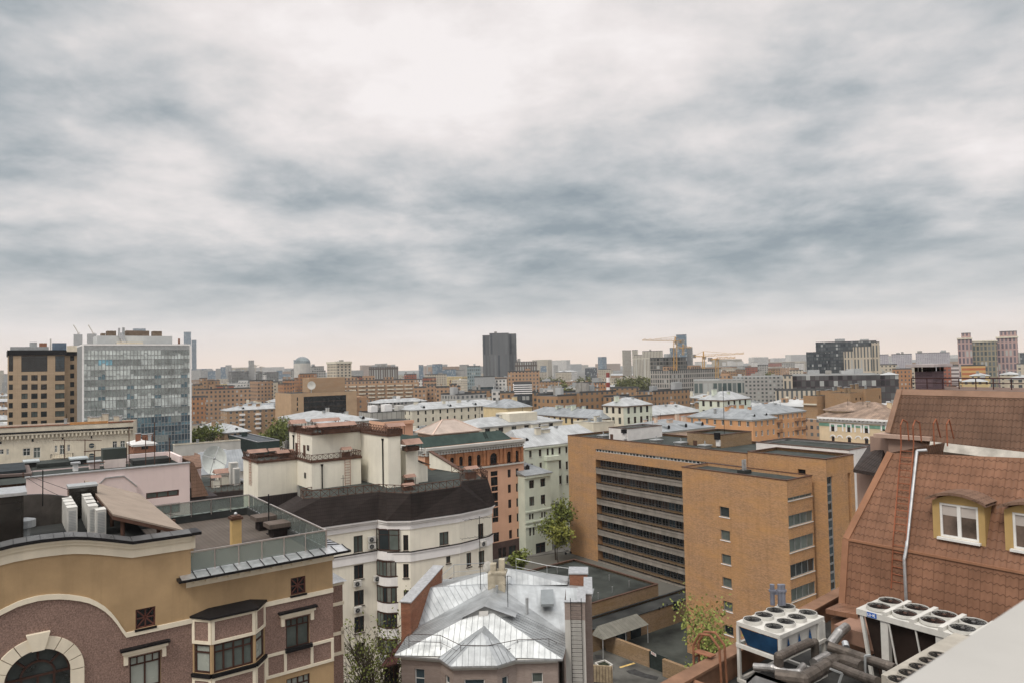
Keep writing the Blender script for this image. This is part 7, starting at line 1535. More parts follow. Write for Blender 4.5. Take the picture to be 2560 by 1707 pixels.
f_.wall(b.wall, 0, zp_ - 3.5, u1=ul)
k = MB(); f_.band(k, zp_, zp_ + .12, .12, ul - .1, f_.L + .05, back=.4); b.part(k, 'coping', M_STL)
k = MB(); k.face([f_.p(0, zp_ - 3.2, .3), f_.p(ul, zp_ - 3.2, .3), f_.p(ul, zp_ - .5, -1.0), f_.p(0, zp_ - .5, -1.0)]); b.part(k, 'tiled_slope', M_TILE4)
e_ = [PR + UZ * .0, PR + E1 * .4, fl(f_.p(f_.px('p', 790, 1028)[0], 0)) + UZ * f_.px('p', 790, 1028)[1], fl(f_.p(f_.px('p', 515, 1058)[0], 0)) + UZ * f_.px('p', 515, 1058)[1]]
k = MB(); o_ = f_.n * .12; k.face([p + o_ for p in (e_[3], e_[2], e_[1], e_[0])]); k.face([e_[2] + o_, e_[2] - f_.n * 8, e_[1] - f_.n * 8, e_[1] + o_]); k.face([e_[3] + o_, e_[3] - f_.n * .3, e_[2] - f_.n * .3, e_[2] + o_]); b.part(k, 'tiled_end_slope', M_TILE4)
k = MB(); k.box(f_.p(f_.L, 0, -.3), f_.d * 3, -f_.n * 8, UZ * (e_[3].z - .2)); b.part(k, 'dark_wall', mat('dark brown wall', (.06, .05, .05), .8))
k = MB(); k.face([f_.p(0, zp_ - .45, 0), f_.p(f_.L, zp_ - .45, 0), f_.p(f_.L, zp_ - .45, -20), f_.p(0, zp_ - .45, -20)]); rf = b.part(k, 'roof', M_DKR2)
k = MB(); gx = [f_.px('a', x, y, .3) for x, y in ((872, 1474), (940, 1409), (1105, 1391), (1220, 1482))]; g_ = [(gx[0][0], gx[0][1] - 4), (gx[3][0], gx[3][1] - 4)] + gx[::-1]; k.poly(g_, [], lambda u, z: f_.p(u, z, .3)); k.face([f_.p(*gx[3], .3), f_.p(gx[3][0], gx[3][1] - 4, .3), f_.p(gx[3][0], gx[3][1] - 4, 0), f_.p(*gx[3], 0)])
for i in range(3): k.beam(f_.p(gx[i][0], gx[i][1] + .06, .15), f_.p(gx[i + 1][0], gx[i + 1][1] + .06, .15), .45, .1, 1)
b.part(k, 'gable_panel', [M_PINK, M_STL])
def rbox(c, x0, x1, yb, yt, m, nm, dd=2.0, capm=None, par=None, z=None):
 z = zp_ - .44 if z is None else z; p = fl(onz(c, x0, yb, z)); ff = Fac(p, p + E1); u1 = ff.px(c, x1, yb)[0]; z1 = ff.px(c, x0, yt)[1]; k = MB(); k.box(p + UZ * z, E1 * u1, E2 * dd, UZ * (z1 - z)); o = k.build(nm, m, par or rf)
 if capm: kk = MB(); kk.box(p - E1 * .2 - E2 * .2 + UZ * (z1 + .002), E1 * (u1 + .4), E2 * (dd + .4), UZ * .18); kk.build('chimney_cap', capm, par or rf)
rbox('a', 935, 1120, 1320, 1195, mat('pale pink render', (.66, .57, .53), .9, 0, .1, .6, .3), 'chimney', 1.2); rbox('a', 970, 1100, 1250, 1168, M_BLK, 'chimney_slot', 1.0); rbox('a', 918, 1128, 1245, 1150, mat('dark green cap', (.05, .06, .055), .6), 'chimney_cap', 1.6, z=f_.px('a', 1000, 1165, -2)[1])
rbox('a', 652, 698, 1345, 1282, M_WHT, 'chimney', .7, M_STL); rbox('a', 800, 888, 1325, 1272, M_PINK, 'chimney', 1.0, M_STL); rbox('a', 330, 640, 1318, 1282, M_DKR2, 'roof_curb', 4); rbox('a', 225, 335, 1310, 1270, M_DKR, 'skylight', 2, mat('pale dome skylight', (.40, .44, .45), .3)); rbox('a', 640, 770, 1290, 1245, M_DKR, 'skylight', 2, mat('pale dome skylight', ()))
u_ = fl(onz('a', 1120, 1310, zp_ - .4)); ff = Fac(u_ + E2 * 6, u_ + E2 * 6 + E1 * 12); k = MB(); uw = ff.px('a', 1500, 1190)[0]; ff.band(k, zp_ - .4, ff.px('a', 1300, 1185)[1], 0.0, 0, uw, back=.3); k.box(ff.p(uw, zp_ - .4, 0), -E2 * 6.5, E1 * .3, UZ * (ff.px('a', 1300, 1185)[1] - zp_ + .4)); b.part(k, 'roof_parapet', M_PINK)
k = MB(); k.box(ff.p(1.0, zp_ - .4, 4.5), ff.d * (uw - 1.5), -ff.n * 3, UZ * .5); b.part(k, 'roof_curb', M_DKR); b.done([M_PINK])
pdk = fl(onz('a', 232, 1260, 33)); k = MB(); k.prism([pdk - E1 * 14, pdk, pdk + E2 * 8, pdk - E1 * 14 + E2 * 8], 20, 32.2); o = thing('dark_clad_block', 'black clad block with a brown eave at the left edge behind the pink building', 'building', pdk - E1 * 7 + E2 * 4); k.build('wall', mat('charcoal cladding', (.028, .034, .038), .7, 0, .2, .5), o); k = MB(); k.box(pdk - E1 * 15 - E2 * .8 + UZ * 32.2, E1 * 15.5 - UZ * .6, E2 * 9, UZ * .25); k.build('roof', mat('brown eave board', (.13, .10, .09), .7), o)
GA_ = 'aerials on the pink building roof'
for x, y0, y1, lab in ((1130, 1290, 1095, 'thin aerial mast at the left corner of the pink roof parapet'), (1150, 1300, 945, 'tallest rusty aerial mast beside the pale pink chimney'), (1298, 1290, 1040, 'plain rusty mast in the middle of the pink parapet'), (1378, 1285, 905, 'tall thin mast right of the middle of the pink parapet'), (1512, 1270, 1045, 'rusty mast at the right end of the pink parapet'), (842, 1330, 1155, 'dark telegraph-like mast with two crossbars on the dark roof'), (206, 1400, 1352, 'short bent aerial at the left end of the pink roof'), (575, 1240, 1060, 'aerial with one long horizontal rod near the balcony'), (757, 1240, 1058, 'aerial with a short rod left of the round window')):
 p = onz('a', x, y0, zp_ - .4); h_ = zat(p, 'a', x, y1) - p.z; k = MB(); k.tube(p, p + UZ * h_, .05, 5)
 if x in (842,): [k.beam(p + UZ * h_ * t - E1 * 1.0, p + UZ * h_ * t + E1 * 1.0, .1, .1) for t in (.97, .35)]
 if x in (575, 757): k.tube(p + UZ * h_ - E1 * 1.2, p + UZ * (h_ - .3) + E1 * (3 if x == 575 else 1.8), .035, 4)
 single(k, 'aerial_mast', mat('rust brown mast', (.10, .055, .04), .7, .1, .2, 2), lab, 'aerial', GA_)
# --- peach building with arcade, green parapet and glazed pyramid
PR = ond('o', 1668, 905, 158.0); PRf = fl(PR); PLf = along(PRf, -E1, 'o', 335, 930); f_ = Fac(PLf, PRf); lf_ = Fac(PLf + E2 * 20, PLf)
b = Bld('peach_arcaded_building', 'peach building with arched arcade windows, dark green parapet and a glazed pyramid roof', 'building', fl(f_.p(f_.L / 2, 0)))
Z = lambda y, x=1640: f_.px('o', x, y)[1]
zt, zs1, zs0, za1, za0, zl = Z(787), Z(872), Z(884), Z(888), Z(1098), Z(1130)
arch = []
for x0, y0, x1, y1 in ((675, 1040, 735, 1200), (797, 1028, 855, 1188), (918, 1015, 975, 1173), (1037, 1002, 1092, 1158), (1220, 978, 1317, 1128), (1450, 958, 1503, 1106), (1557, 945, 1607, 1098)):
 u0, z1 = f_.px('o', x0, (y0 + y1) / 2)[0], f_.px('o', (x0 + x1) / 2, y0)[1]; u1 = f_.px('o', x1, (y0 + y1) / 2)[0]; z0 = f_.px('o', x1, y1)[1]; arch.append((u0, z0, u1, z1))
arch.append((arch[0][0] - (arch[1][0] - arch[0][0]), arch[0][1], arch[0][2] - (arch[1][0] - arch[0][0]), arch[0][3]))
low = [f_.rp('o', *r) for r in ((1455, 1205, 1500, 1308), (1565, 1190, 1605, 1295), (1460, 1410, 1503, 1515), (1568, 1395, 1610, 1500), (1225, 1232, 1322, 1285), (1228, 1308, 1324, 1415), (1237, 1437, 1325, 1490))] + [f_.rp('g', *r) for r in ((207, 90, 232, 150), (268, 82, 292, 140), (210, 203, 235, 262), (270, 193, 293, 252), (213, 317, 237, 373), (273, 305, 297, 362), (216, 430, 240, 490), (275, 418, 299, 478), (80, 36, 134, 95), (85, 108, 136, 135), (90, 152, 136, 210), (95, 222, 137, 250), (98, 264, 139, 326), (92, 336, 139, 366), (100, 450, 144, 512))]
base_ = [f_.rp('g', *r) for r in ((137, 565, 165, 640), (170, 558, 197, 635), (215, 550, 270, 625))]
k = MB(); zg = f_.px('g', 300, 485)[1]
f_.wall(k, zg, zl, [r for r in low], .25, 0); f_.wall(k, za0, za1, (), .1, 1) if False else None; f_.wall(k, zs0, zt, (), 0, 0); f_.wall(k, 0, zg, base_, .25, 2)
f_.wall(k, zl, za0, (), 0, 0)
def archpts(r): c_, ra = (r[0] + r[2]) / 2, (r[2] - r[0]) / 2; return [(r[0], r[1]), (r[2], r[1])] + [(c_ + ra * cos(pi * i / 8), r[3] - ra + ra * sin(pi * i / 8)) for i in range(9)]
k.poly([(0, za0), (f_.L, za0), (f_.L, zs0), (0, zs0)], [archpts(r) for r in arch], lambda u, z: f_.p(u, z), 1)
for r in arch: f_.reveal(k, archpts(r), .4, 1)
lf_.wall(k, 0, zt, (), 0, 0); Fac(PRf, PRf + E2 * 20).wall(k, 0, zt); Fac(PRf + E2 * 20, PLf + E2 * 20).wall(k, 0, zt); b.part(k, 'wall', [M_PEACH, M_PEA2, mat('dark brown granite base', (.085, .055, .048), .6, 0, .2, .6)])
for r in arch:
 k = MB(); k.face([f_.p(u, z, -.35) for u, z in archpts(r)], 0); c_ = (r[0] + r[2]) / 2; k.beam(f_.p(c_, r[1], -.3), f_.p(c_, r[3], -.3), .1, .08, 1); ra = (r[2] - r[0]) / 2; k.beam(f_.p(r[0], r[3] - ra, -.3), f_.p(r[2], r[3] - ra, -.3), .1, .08, 1); k.beam(f_.p(r[0] - .1, r[1] + .05, .1), f_.p(r[2] + .1, r[1] + .05, .1), .3, .2, 1); b.part(k, 'arched_window', [G_BK, F_BRN])
b.win(f_, low + base_, Win(F_BRN, [G_BK, G_DK], 2, (), .2, .08, 2))
k = MB(); us = sorted([r[0] for r in arch])
for a_ in sorted(arch): 
 for u in (a_[0] - 1.0, a_[2] + .55): k.box(f_.p(u, za0 + .3, 0), f_.d * .5, f_.n * .3, UZ * (za1 - za0 - .35))
b.part(k, 'pilaster', M_PEA2)
k = MB()
for f in (f_, lf_):
 f.band(k, zs0, zs1, .3); f.band(k, za0 - (za0 - zl) * .6, za0, .35); f.band(k, zt - 1.1, zt - .55, .5); f.band(k, zt - .548, zt, .9 + (.01 if f is lf_ else 0)); 
 for i in range(int(f.L / .7)): k.box(f.p(.1 + i * .7, zt - 1.65, 0), f.d * .35, f.n * .4, UZ * .549)
b.part(k, 'cornice', M_GREY)
gp0 = [f_.p(-.2, zt + .02, -.7), f_.p(f_.L - 2.5, zt + .02, -.7), f_.p(f_.L - 4.5, 0, -2.6), f_.p(1.2, 0, -2.6)]; zgp = f_.px('o', 900, 715, -2.4)[1]; gp = [gp0[0], gp0[1], fl(gp0[2]) + UZ * zgp, fl(gp0[3]) + UZ * zgp]; k = MB(); k.face(gp); k.face([gp[0] + E2 * 18, gp[0], gp[3], gp[3] + E2 * 15]); k.face([gp[1], gp[1] + E2 * 2, gp[2] + E2 * 2, gp[2]]); k.face([p - UZ * .9 for p in (gp[3], gp[2], gp[2] + E2 * 14, gp[3] + E2 * 14)]); grf = b.part(k, 'green_parapet_roof', M_GRN)
k = MB(); la, lb = onp('o', 1175, 790, gp[0], (gp[1] - gp[0]).cross(gp[3] - gp[0]).normalized()), onp('o', 1130, 690, gp[0], (gp[1] - gp[0]).cross(gp[3] - gp[0]).normalized()); ladder(k, la + f_.n * .1, lb + f_.n * .1, .7, E1, .4, .04); b.part(k, 'roof_ladder', M_BLK)
zpb = f_.px('o', 440, 733, -5.5)[1]; pn, prr, pl_ = onz('o', 440, 733, zpb), onz('o', 1110, 672, zpb), onz('o', 200, 695, zpb); fo4 = prr + (pl_ - pn); rz = zpb + 5.2; r0, r1 = onz('o', 590, 527, rz), onz('o', 748, 521, rz)
mid_ = (pn + prr + pl_ + fo4) / 4; rz = zat(mid_, 'o', 668, 526); r0 = fl(mid_) - E1 * 1.6 + UZ * rz; r1 = fl(mid_) + E1 * 1.6 + UZ * rz
k = MB(); k.face([pn, prr, r1, r0]); k.face([pl_, pn, r0]); k.face([prr, fo4, r1]); k.face([fo4, pl_, r0, r1]); py = b.part(k, 'pyramid_roof', M_COPP); k = MB(); k.prism([pn + E2 * .5 + E1 * .5, prr + E2 * .5 - E1 * .5, fo4 - E2 * .5 - E1 * .5, pl_ - E2 * .5 + E1 * .5], zt, zpb - .1); k.build('curb_wall', M_PEACH, py)
for A_, B_ in ((pn, r0), (prr, r1), (pl_, r0), (r0, r1), (pn, prr), (pl_, pn)): k = MB(); k.beam(A_, B_, .3, .2); k.build('ridge_bar', mat('pale rose bar', (.55, .42, .35), .5), py)
b.done()
b = Bld('peach_stair_tower', 'low peach stair tower with a pale cornice behind the highest cream block', 'building', fl(onz('b', 1300, 960, 28))); P_ = fl(onz('b', 1272, 948, 27.5)); zt_ = zat(P_, 'b', 1272, 905); ft = Fac(P_, along(P_, E1, 'b', 1540, 900)); k = MB(); k.prism([P_, ft.B, ft.B + E2 * 8, P_ + E2 * 8], 15, zt_, 0, 1); b.part(k, 'wall', [M_PEACH, M_DKR]); k = MB(); ft.band(k, zt_ - .8, zt_, .7); b.part(k, 'cornice', M_PEACH); b.done()
# --- mint building
PR = ond('o', 1672, 905, 165.0); f_ = Fac(fl(PR), fl(PR) + E1 * 26); zt = PR.z; b = Bld('mint_building', 'mint green stuccoed building with brown windows between the peach and brick buildings', 'building', fl(f_.p(10, 0)))
wm = [f_.rp('o', *r) for r in ((1745, 950, 1782, 1040), (1876, 935, 1912, 1022), (1982, 922, 2014, 1008), (2046, 915, 2080, 1000), (2142, 905, 2175, 988), (2236, 895, 2266, 978), (1762, 1125, 1800, 1200), (1886, 1112, 1922, 1205), (2014, 1098, 2097, 1207), (2145, 1080, 2180, 1190), (2240, 1095, 2275, 1200), (2024, 1310, 2107, 1415), (2148, 1290, 2185, 1395), (2250, 1290, 2280, 1390))] + [f_.rp('g', *r) for r in ((520, 38, 562, 95), (588, 25, 610, 85), (640, 20, 660, 80))]
f_.wall(b.wall, 0, zt, wm, .25); Fac(f_.A + E2 * 14, f_.A).wall(b.wall, 0, zt); Fac(f_.B, f_.B + E2 * 14).wall(b.wall, 0, zt); b.win(f_, wm, Win(F_BRN, [G_DK, G_GN, G_BK], 2, (.66,), .2, .09, 2, M_GREY))
k = MB(); quad_roof(k, [f_.A + UZ * zt, f_.B + UZ * zt, f_.B + E2 * 14 + UZ * zt, f_.A + E2 * 14 + UZ * zt], 3.6, 2, 3); rf = b.part(k, 'roof', M_SILV3); clutter(rf, f_.A, E1, E2, 26, 14, zt, 3.6, 7, M_CIV, 8); dormer_small(rf, f_.p(2.5, 0, -2), E1, zt + .6)
k = MB(); f_.band(k, zt - .6, zt - .13, .35); b.part(k, 'cornice', M_MINT); r = f_.rp('o', 1945, 1015, 2130, 1050); k = MB(); k.box(f_.p(r[0], r[1] - .2, 0), f_.d * (r[2] - r[0]), f_.n * 1.1, UZ * (r[3] - r[1])); k.box(f_.p(r[0] + .3, zt - 14, 0), f_.d * (r[2] - r[0] - .6), f_.n * .8, UZ * (r[1] - .202 - zt + 14)); b.part(k, 'bay', M_MINT)
b.done([M_MINT])
PL = ond('o', 1682, 1285, 155.0); f_ = Fac(fl(PL), along(fl(PL), E1, 'o', 2033, 1245)); zt = PL.z; b = Bld('mint_street_wing', 'lower mint green wing with ornate ground floor facing the small street', 'building', fl(f_.p(5, 0)))
wm = [f_.rp('o', *r) for r in ((1746, 1350, 1812, 1452), (1898, 1328, 1966, 1428))] + [f_.rp('g', *r) for r in ((364, 60, 403, 115), (448, 48, 486, 102), (367, 183, 406, 245), (452, 168, 488, 232), (364, 310, 380, 348), (385, 306, 400, 345), (455, 296, 470, 335), (475, 293, 490, 330), (366, 412, 383, 470), (392, 408, 408, 465), (455, 398, 470, 452), (478, 392, 494, 446), (415, 530, 490, 590))]
f_.wall(b.wall, 0, zt, wm, .25); Fac(f_.A + E2 * 13, f_.A).wall(b.wall, 0, zt); Fac(f_.B, f_.B + E2 * 13).wall(b.wall, 0, zt); b.win(f_, wm, Win(F_BRN, [G_DK, G_GN], 2, (.66,), .2, .08, 2))
k = MB(); ra, rb_ = f_.p(-.3, zt, .5), f_.p(f_.L + .4, zt, .5); rc, rd = f_.p(f_.L - 3, zt + 2.4, -9), f_.p(-.3, zt + 2.4, -9); k.face([ra, rb_, rc, rd]); k.face([rb_, f_.p(f_.L + .4, zt, -9), rc]); k.face([f_.p(-.3, zt, -9), ra, rd]); k.face([f_.p(f_.L + .4, zt, -13), f_.p(-.3, zt, -13), rd, rc]); [k.face([x - UZ * .12, y - UZ * .12, y, x]) for x, y in ((ra, rb_),)]; rf = b.part(k, 'roof', M_SILV2); dormer_small(rf, f_.p(2.8, 0, -2.5), E1, zt + .6); k = MB(); f_.band(k, zt - .7, zt - .13, .4)
for y in (285, 362, 395): z = f_.px('g', 420, y)[1]; f_.band(k, z - .15, z + .2, .18)
b.part(k, 'cornice', M_MINT); b.done([M_MINT])
# --- other blocks nearer than half a kilometre
mid('white_parapet_house', 'low white rendered block with rubble along its parapet, left of the dark hall', ('p', 240, 208), ('p', 1316, 150), ('p', 208, 188), 17, M_GREY, 'flat', M_DKR, cl=5, corn=M_OLD)
mid('dark_hall', 'dark green corrugated hall with a flat charcoal roof', ('p', 1590, 155), ('p', 1950, 110), ('p', 1022, 32), 15, M_GCL, 'flat', mat('charcoal roof sheet', (.085, .095, .105), .7, 0, .15, .3, pat=rowpat(1.5, .04, .7, 1)), cl=1)
mid('white_hipped_house', 'off-white building with a broad silver hipped roof left of the cream blocks', ('i', 2200, 1288), 24, ('i', 1475, 1192), 21, M_GREY, 'hip', M_SILV3, 4.6, W_M2, (3.6, 3.6, .9, 2.0), cl=9, dorm=2)
mid('small_hipped_house', 'small brick house with a silver hipped roof and three chimneys beside the green trees', ('i', 600, 1442), ('i', 1025, 1415), ('i', 195, 1366), 16, M_TBR, 'hip', M_SILV3, 4.2, W_M2, (2.4, 3.0, 1.2, 1.8), cl=4, dorm=1)
bd, fr, lf, rf = mid('brick_apartment_block', 'tan brick apartment block with white balconies and a silver roof, nearer of the two', ('i', 640, 1085), ('i', 1700, 1035), ('i', 530, 1070), 17.5, M_TBR, 'hip', M_SILV3, 3.6, W_M1, (3.7, 3.2, 1.5, 1.6), cl=8, dorm=2)
for x0, x1, ys in ((838, 925, (1152, 1235, 1312)), (1100, 1182, (1142, 1218, 1292, 1370)), (1442, 1518, (1122,))):
 for y in ys: u0, z0 = fr.px('i', x0, y); u1, _ = fr.px('i', x1, y); k = MB(); k.box(fr.p(u0, z0 - .5, 0), fr.d * (u1 - u0), fr.n * 1.2, UZ * 1.15); bd.part(k, 'balcony', M_WHT)
bd, fr, lf, rf = mid('brick_apartment_block', 'tan brick apartment block with long white balconies beside the glass office', ('i', -40, 1022), ('i', 800, 985), 12, 17, M_TBR, 'hip', M_SILV3, 3.6, W_M1, (3.2, 3.2, 1.4, 1.6), cl=8, dorm=3)
for x0, x1, ys in ((0, 268, (1080, 1145, 1212, 1280, 1345)), (412, 522, (1062, 1125, 1190, 1250))):
 for y in ys: u0, z0 = fr.px('i', x0, y); u1, _ = fr.px('i', x1, y); k = MB(); k.box(fr.p(u0, z0 - .5, 0), fr.d * (u1 - u0), fr.n * 1.3, UZ * 1.1); bd.part(k, 'balcony', M_WHT)
# tan office with ribbon windows
P_ = ond('b', 456, 652, 420.0); f_ = Fac(fl(P_), along(fl(P_), E1, 'b', 1040, 640)); zt = P_.z; b = Bld('ribbon_window_office', 'tan brick office with three dark ribbon windows behind the silver hipped roof', 'building', fl(f_.p(30, 0))); FOOT.append((fl(f_.p(35, 0)), 40))
rb = [f_.rp('b', 567, y0, 947, y1) for y0, y1 in ((680, 712), (728, 760), (772, 806), (816, 850))]; rb = [(rb[0][0], z0, rb[0][2], z1) for _, z0, _, z1 in rb]; sm_ = [f_.rp('b', 506, y, 518, y + 30) for y in (685, 730, 776)]; f_.wall(b.wall, 0, zt, rb + sm_, .5); b.win(f_, rb, Win(M_BLK, [G_BK], 26, (), .4, .1, 2)); b.win(f_, sm_, Win(M_BLK, [G_BK], 1, (), .3, .1, 2))
for A_, B_ in ((f_.B, f_.B + E2 * 30), (f_.B + E2 * 30, f_.A + E2 * 30), (f_.A + E2 * 30, f_.A)): Fac(A_, B_).wall(b.wall, 0, zt)
k = MB(); k.face([p + UZ * (zt - .1) for p in (f_.A, f_.B, f_.B + E2 * 30, f_.A + E2 * 30)]); rf = b.part(k, 'roof', M_DKR); u0, u1 = f_.px('b', 650, 640)[0], f_.px('b', 970, 640)[0]; k = MB(); k.box(f_.p(u0, zt - .1, -6), f_.d * (u1 - u0), -f_.n * 12, UZ * 9); k.build('penthouse', M_TBR, rf); u0, u1 = f_.px('b', 1042, 690)[0], f_.px('b', 1140, 690)[0]; k = MB(); zz = f_.px('b', 1060, 684)[1]; k.box(f_.p(u0, 0, -1), f_.d * (u1 - u0), -f_.n * 20, UZ * zz); b.part(k, 'side_wing', mat('tan brick wing far', (.36, .22, .13), .9, 0, .1, .3, pat=winpat(5, 3.3, .25, .45)))
k = MB(); c_ = f_.p(f_.px('b', 650, 625)[0], zt + 4.5, -2)
for i in range(14): a0, a1 = 2 * pi * i / 14, 2 * pi * (i + 1) / 14; k.face([c_, c_ + V((2.6 * cos(a0), -.5, 2.6 * sin(a0))), c_ + V((2.6 * cos(a1), -.5, 2.6 * sin(a1)))])
k.tube(c_ - UZ * 4.6 + E2, c_, .3, 6); k.build('dish', M_WHM, rf); b.done([mat('tan office brick', (.43, .30, .19), .9, 0, .08, .3, .12)])
mid('fluted_grey_block', 'grey fluted flat block carrying white cooling units', ('j', 700, 1376), ('j', 1372, 1366), 14, 21, mat('fluted grey panel', (.40, .39, .36), .9, 0, .1, .4, .35, pat=rowpat(2.6, .12, .3, 0)), 'flat', M_DKR, cl=9, corn=M_BLK, pent=((.1, .3, .25, .6, 3, M_WHT), (.42, .3, .6, .6, 3.2, M_WHT), (.75, .3, .9, .6, 2.4, M_GREY)))
mid('ivory_hipped_building', 'ivory building with a wide silver roof of several hips and dark gutters', ('o', 160, 402), ('o', 1530, 405), 22, 21.5, M_CIV, 'hip', M_SILV3, 4.6, W_M2, (4.2, 3.6, 1.0, 2.0), cl=14, dorm=4)
mid('dormered_white_building', 'white building with dentil cornice and a box dormer behind the green parapet', ('o', 1000, 640), ('o', 2195, 557), 16, 23, M_CIV, 'hip', M_SILV3, 3.8, W_M3, (5.2, 3.6, 1.9, 1.5), cl=6, pent=((.42, .12, .74, .6, 3.4, M_CIV),), corn=M_GREY)
mid('dentilled_silver_roof_building', 'building with a large grey silver hipped roof over a toothed ochre cornice', ('k', 640, 1300), ('k', 1045, 1275), ('k', 250, 1240), 22.5, M_PYE, 'hip', M_SILV2, 6.0, None, cl=5, corn=M_PYE)
mid('long_yellow_building', 'long yellow and mint building with a continuous silver roof running away to the left', ('k', 2165, 1476), 12, ('k', 925, 1365), 22.5, M_MINT, 'hip', M_SILV2, 4.4, W_M3, (3.4, 3.6, 1.3, 2.1), cl=10, lm=M_PYE, corn=M_RUST)
mid('mint_pavilion', 'square mint pavilion with a silver pyramid roof, left of the two mint pavilions', ('l', 380, 1268), ('l', 850, 1242), ('l', 50, 1250), 27, M_MINT, 'hip', M_SILV3, 4.2, W_M3, (3.2, 3.6, 1.3, 2.3), cl=4, lm=M_CIV, corn=M_RUST)
mid('mint_pavilion', 'mint pavilion with a silver hipped roof before the grey colonnaded offices', ('l', 2010, 1170), ('m', 240, 1075), ('l', 1612, 1160), 27, M_MINT, 'hip', M_SILV3, 5.0, W_M3, (3.6, 3.6, 1.2, 2.2), cl=5, corn=M_RUST)
mid('peach_terrace', 'long peach terrace with a pale sheet roof right of the left mint pavilion', ('l', 505, 1452), ('l', 1700, 1328), 16, 22, M_PEACH, 'hip', M_SILV3, 5.0, None, cl=12, corn=M_RUST)
mid('broad_silver_roof_building', 'pale building under a broad silver roof just beyond the brick office roof', ('c', 1640, 992), ('c', 2090, 935), ('c', 1190, 915), 21, mat('pale salmon stucco', (.60, .46, .36), .9, 0, .1, .3, .2), 'hip', M_SILV2, 4.2, None, cl=8, dorm=3)
mid('cream_arched_block', 'cream block with blind arches left of the broad silver roof', ('c', 1010, 912), ('c', 1195, 905), 10, 22.5, M_CIV, 'flat', M_SILV2, cl=4, corn=M_CIV)
mid('orange_apartment_building', 'orange stuccoed building with grey hipped roof, front one of the pair', ('d', 195, 790), ('d', 385, 762), ('c', 1850, 858), 22, M_ORG, 'hip', M_SILV2, 5.0, W_M1, (3.4, 3.4, 1.1, 1.9), cl=9, dorm=2)
bd, fr, lf, rf = mid('orange_apartment_building', 'orange stuccoed building with iron balconies, rear one of the pair', ('d', 330, 745), ('d', 615, 698), 16, 22, M_ORG, 'hip', M_SILV2, 5.2, W_M1, (3.2, 3.4, 1.0, 1.9), cl=6)
for x, y in ((545, 790), (602, 785), (545, 862), (602, 855), (400, 800), (400, 880)):
 u, z = fr.px('d', x, y); k = MB(); k.box(fr.p(u - 1.4, z - .6, 0), fr.d * 2.8, fr.n * 1.0, UZ * .15); rail(k, [fr.p(u - 1.4, z - .45, 0), fr.p(u - 1.4, z - .45, 1), fr.p(u + 1.4, z - .45, 1), fr.p(u + 1.4, z - .45, 0)], 1.0, .4, .03, 0); bd.part(k, 'balcony', M_BRM)
# yellow classical house
PRr = ond('d', 1300, 790, 215.0); P_l = along(fl(PRr), E2, 'd', 722, 768); f_ = Fac(P_l, fl(PRr)); zt = PRr.z; b = Bld('yellow_classical_house', 'pale yellow classical house with white window surrounds and a rusty brown roof', 'building', fl(f_.p(f_.L / 2, 0))); FOOT.append((fl(f_.p(f_.L / 2, 0)), 22))
wy = [f_.rp('d', *r) for r in ((818, 825, 848, 882), (946, 830, 975, 888), (1085, 838, 1115, 896), (1225, 832, 1250, 880))]; ay = [f_.rp('d', *r) for r in ((822, 920, 848, 968), (950, 928, 978, 976), (1086, 938, 1116, 986))]; f_.wall(b.wall, 0, zt, wy + ay, .3); b.win(f_, wy + ay, Win(F_BRN, [G_BK, G_DK], 2, (.66,), .25, .1, 2))
for A_, B_ in ((f_.B, f_.B + E1 * 18), (f_.B + E1 * 18, f_.A + E1 * 18), (f_.A + E1 * 18, f_.A)): Fac(A_, B_).wall(b.wall, 0, zt)
for r in wy + [f_.rp('d', 868, 828, 908, 880), f_.rp('d', 1015, 835, 1055, 890)]:
 k = MB()
 for q_ in ((r[0] - .45, r[1], r[0], r[3] + .4), (r[2], r[1], r[2] + .45, r[3] + .4), (r[0], r[3], r[2], r[3] + .4)): k.box(f_.p(q_[0], q_[1], 0), f_.d * (q_[2] - q_[0]), f_.n * .15, UZ * (q_[3] - q_[1]))
 b.part(k, 'window_surround', M_WHT)
for r in ay + [f_.rp('d', 875, 925, 905, 970), f_.rp('d', 1020, 932, 1052, 980)]:
 k = MB(); c_ = (r[0] + r[2]) / 2; ra = (r[2] - r[0]) / 2 + .3
 for i in range(8): a0, a1 = pi * i / 8, pi * (i + 1) / 8; k.beam(f_.p(c_ + ra * cos(a0), r[3] - ra * .4 + ra * sin(a0), .08), f_.p(c_ + ra * cos(a1), r[3] - ra * .4 + ra * sin(a1), .08), .16, .35)
 b.part(k, 'window_surround', M_WHT)
k = MB(); f_.band(k, zt - 3.0, zt - 2.0, .12); b.part(k, 'green_frieze', mat('sea green frieze', (.18, .34, .26), .8, 0, .15, .6)); k = MB(); f_.band(k, zt - 1.6, zt - 1.0, .3); f_.band(k, zt - .6, zt, 1.3)
for i in range(int(f_.L / 1.3)): k.box(f_.p(i * 1.3, zt - .998, 0), f_.d * .65, f_.n * 1.0, UZ * .39)
f_.band(k, zt - 8.6, zt - 8.2, .2); b.part(k, 'cornice', M_WHT)
k = MB(); quad_roof(k, [f_.A + UZ * zt, f_.B + UZ * zt, f_.B + E1 * 18 + UZ * zt, f_.A + E1 * 18 + UZ * zt], 4.8, over=.9); rf = b.part(k, 'roof', M_RUST); clutter(rf, f_.A, -E2, E1, f_.L, 18, zt, 4.4, 6, M_YEL, 21)
c_ = f_.p(5.5, 0, -9); k = MB(); zt2 = zat(c_, 'd', 850, 712); k.tube(fl(c_) + UZ * (zt - 1), fl(c_) + UZ * zt2, 7.2, 20); tr_ = b.part(k, 'rotunda', M_YEL); k = MB(); k.tube(fl(c_) + UZ * (zt2 + .01), fl(c_) + UZ * (zt2 + 2.8), 8.1, 20, r2=.2); k.build('roof', M_RUST, tr_); b.done([M_YEL])
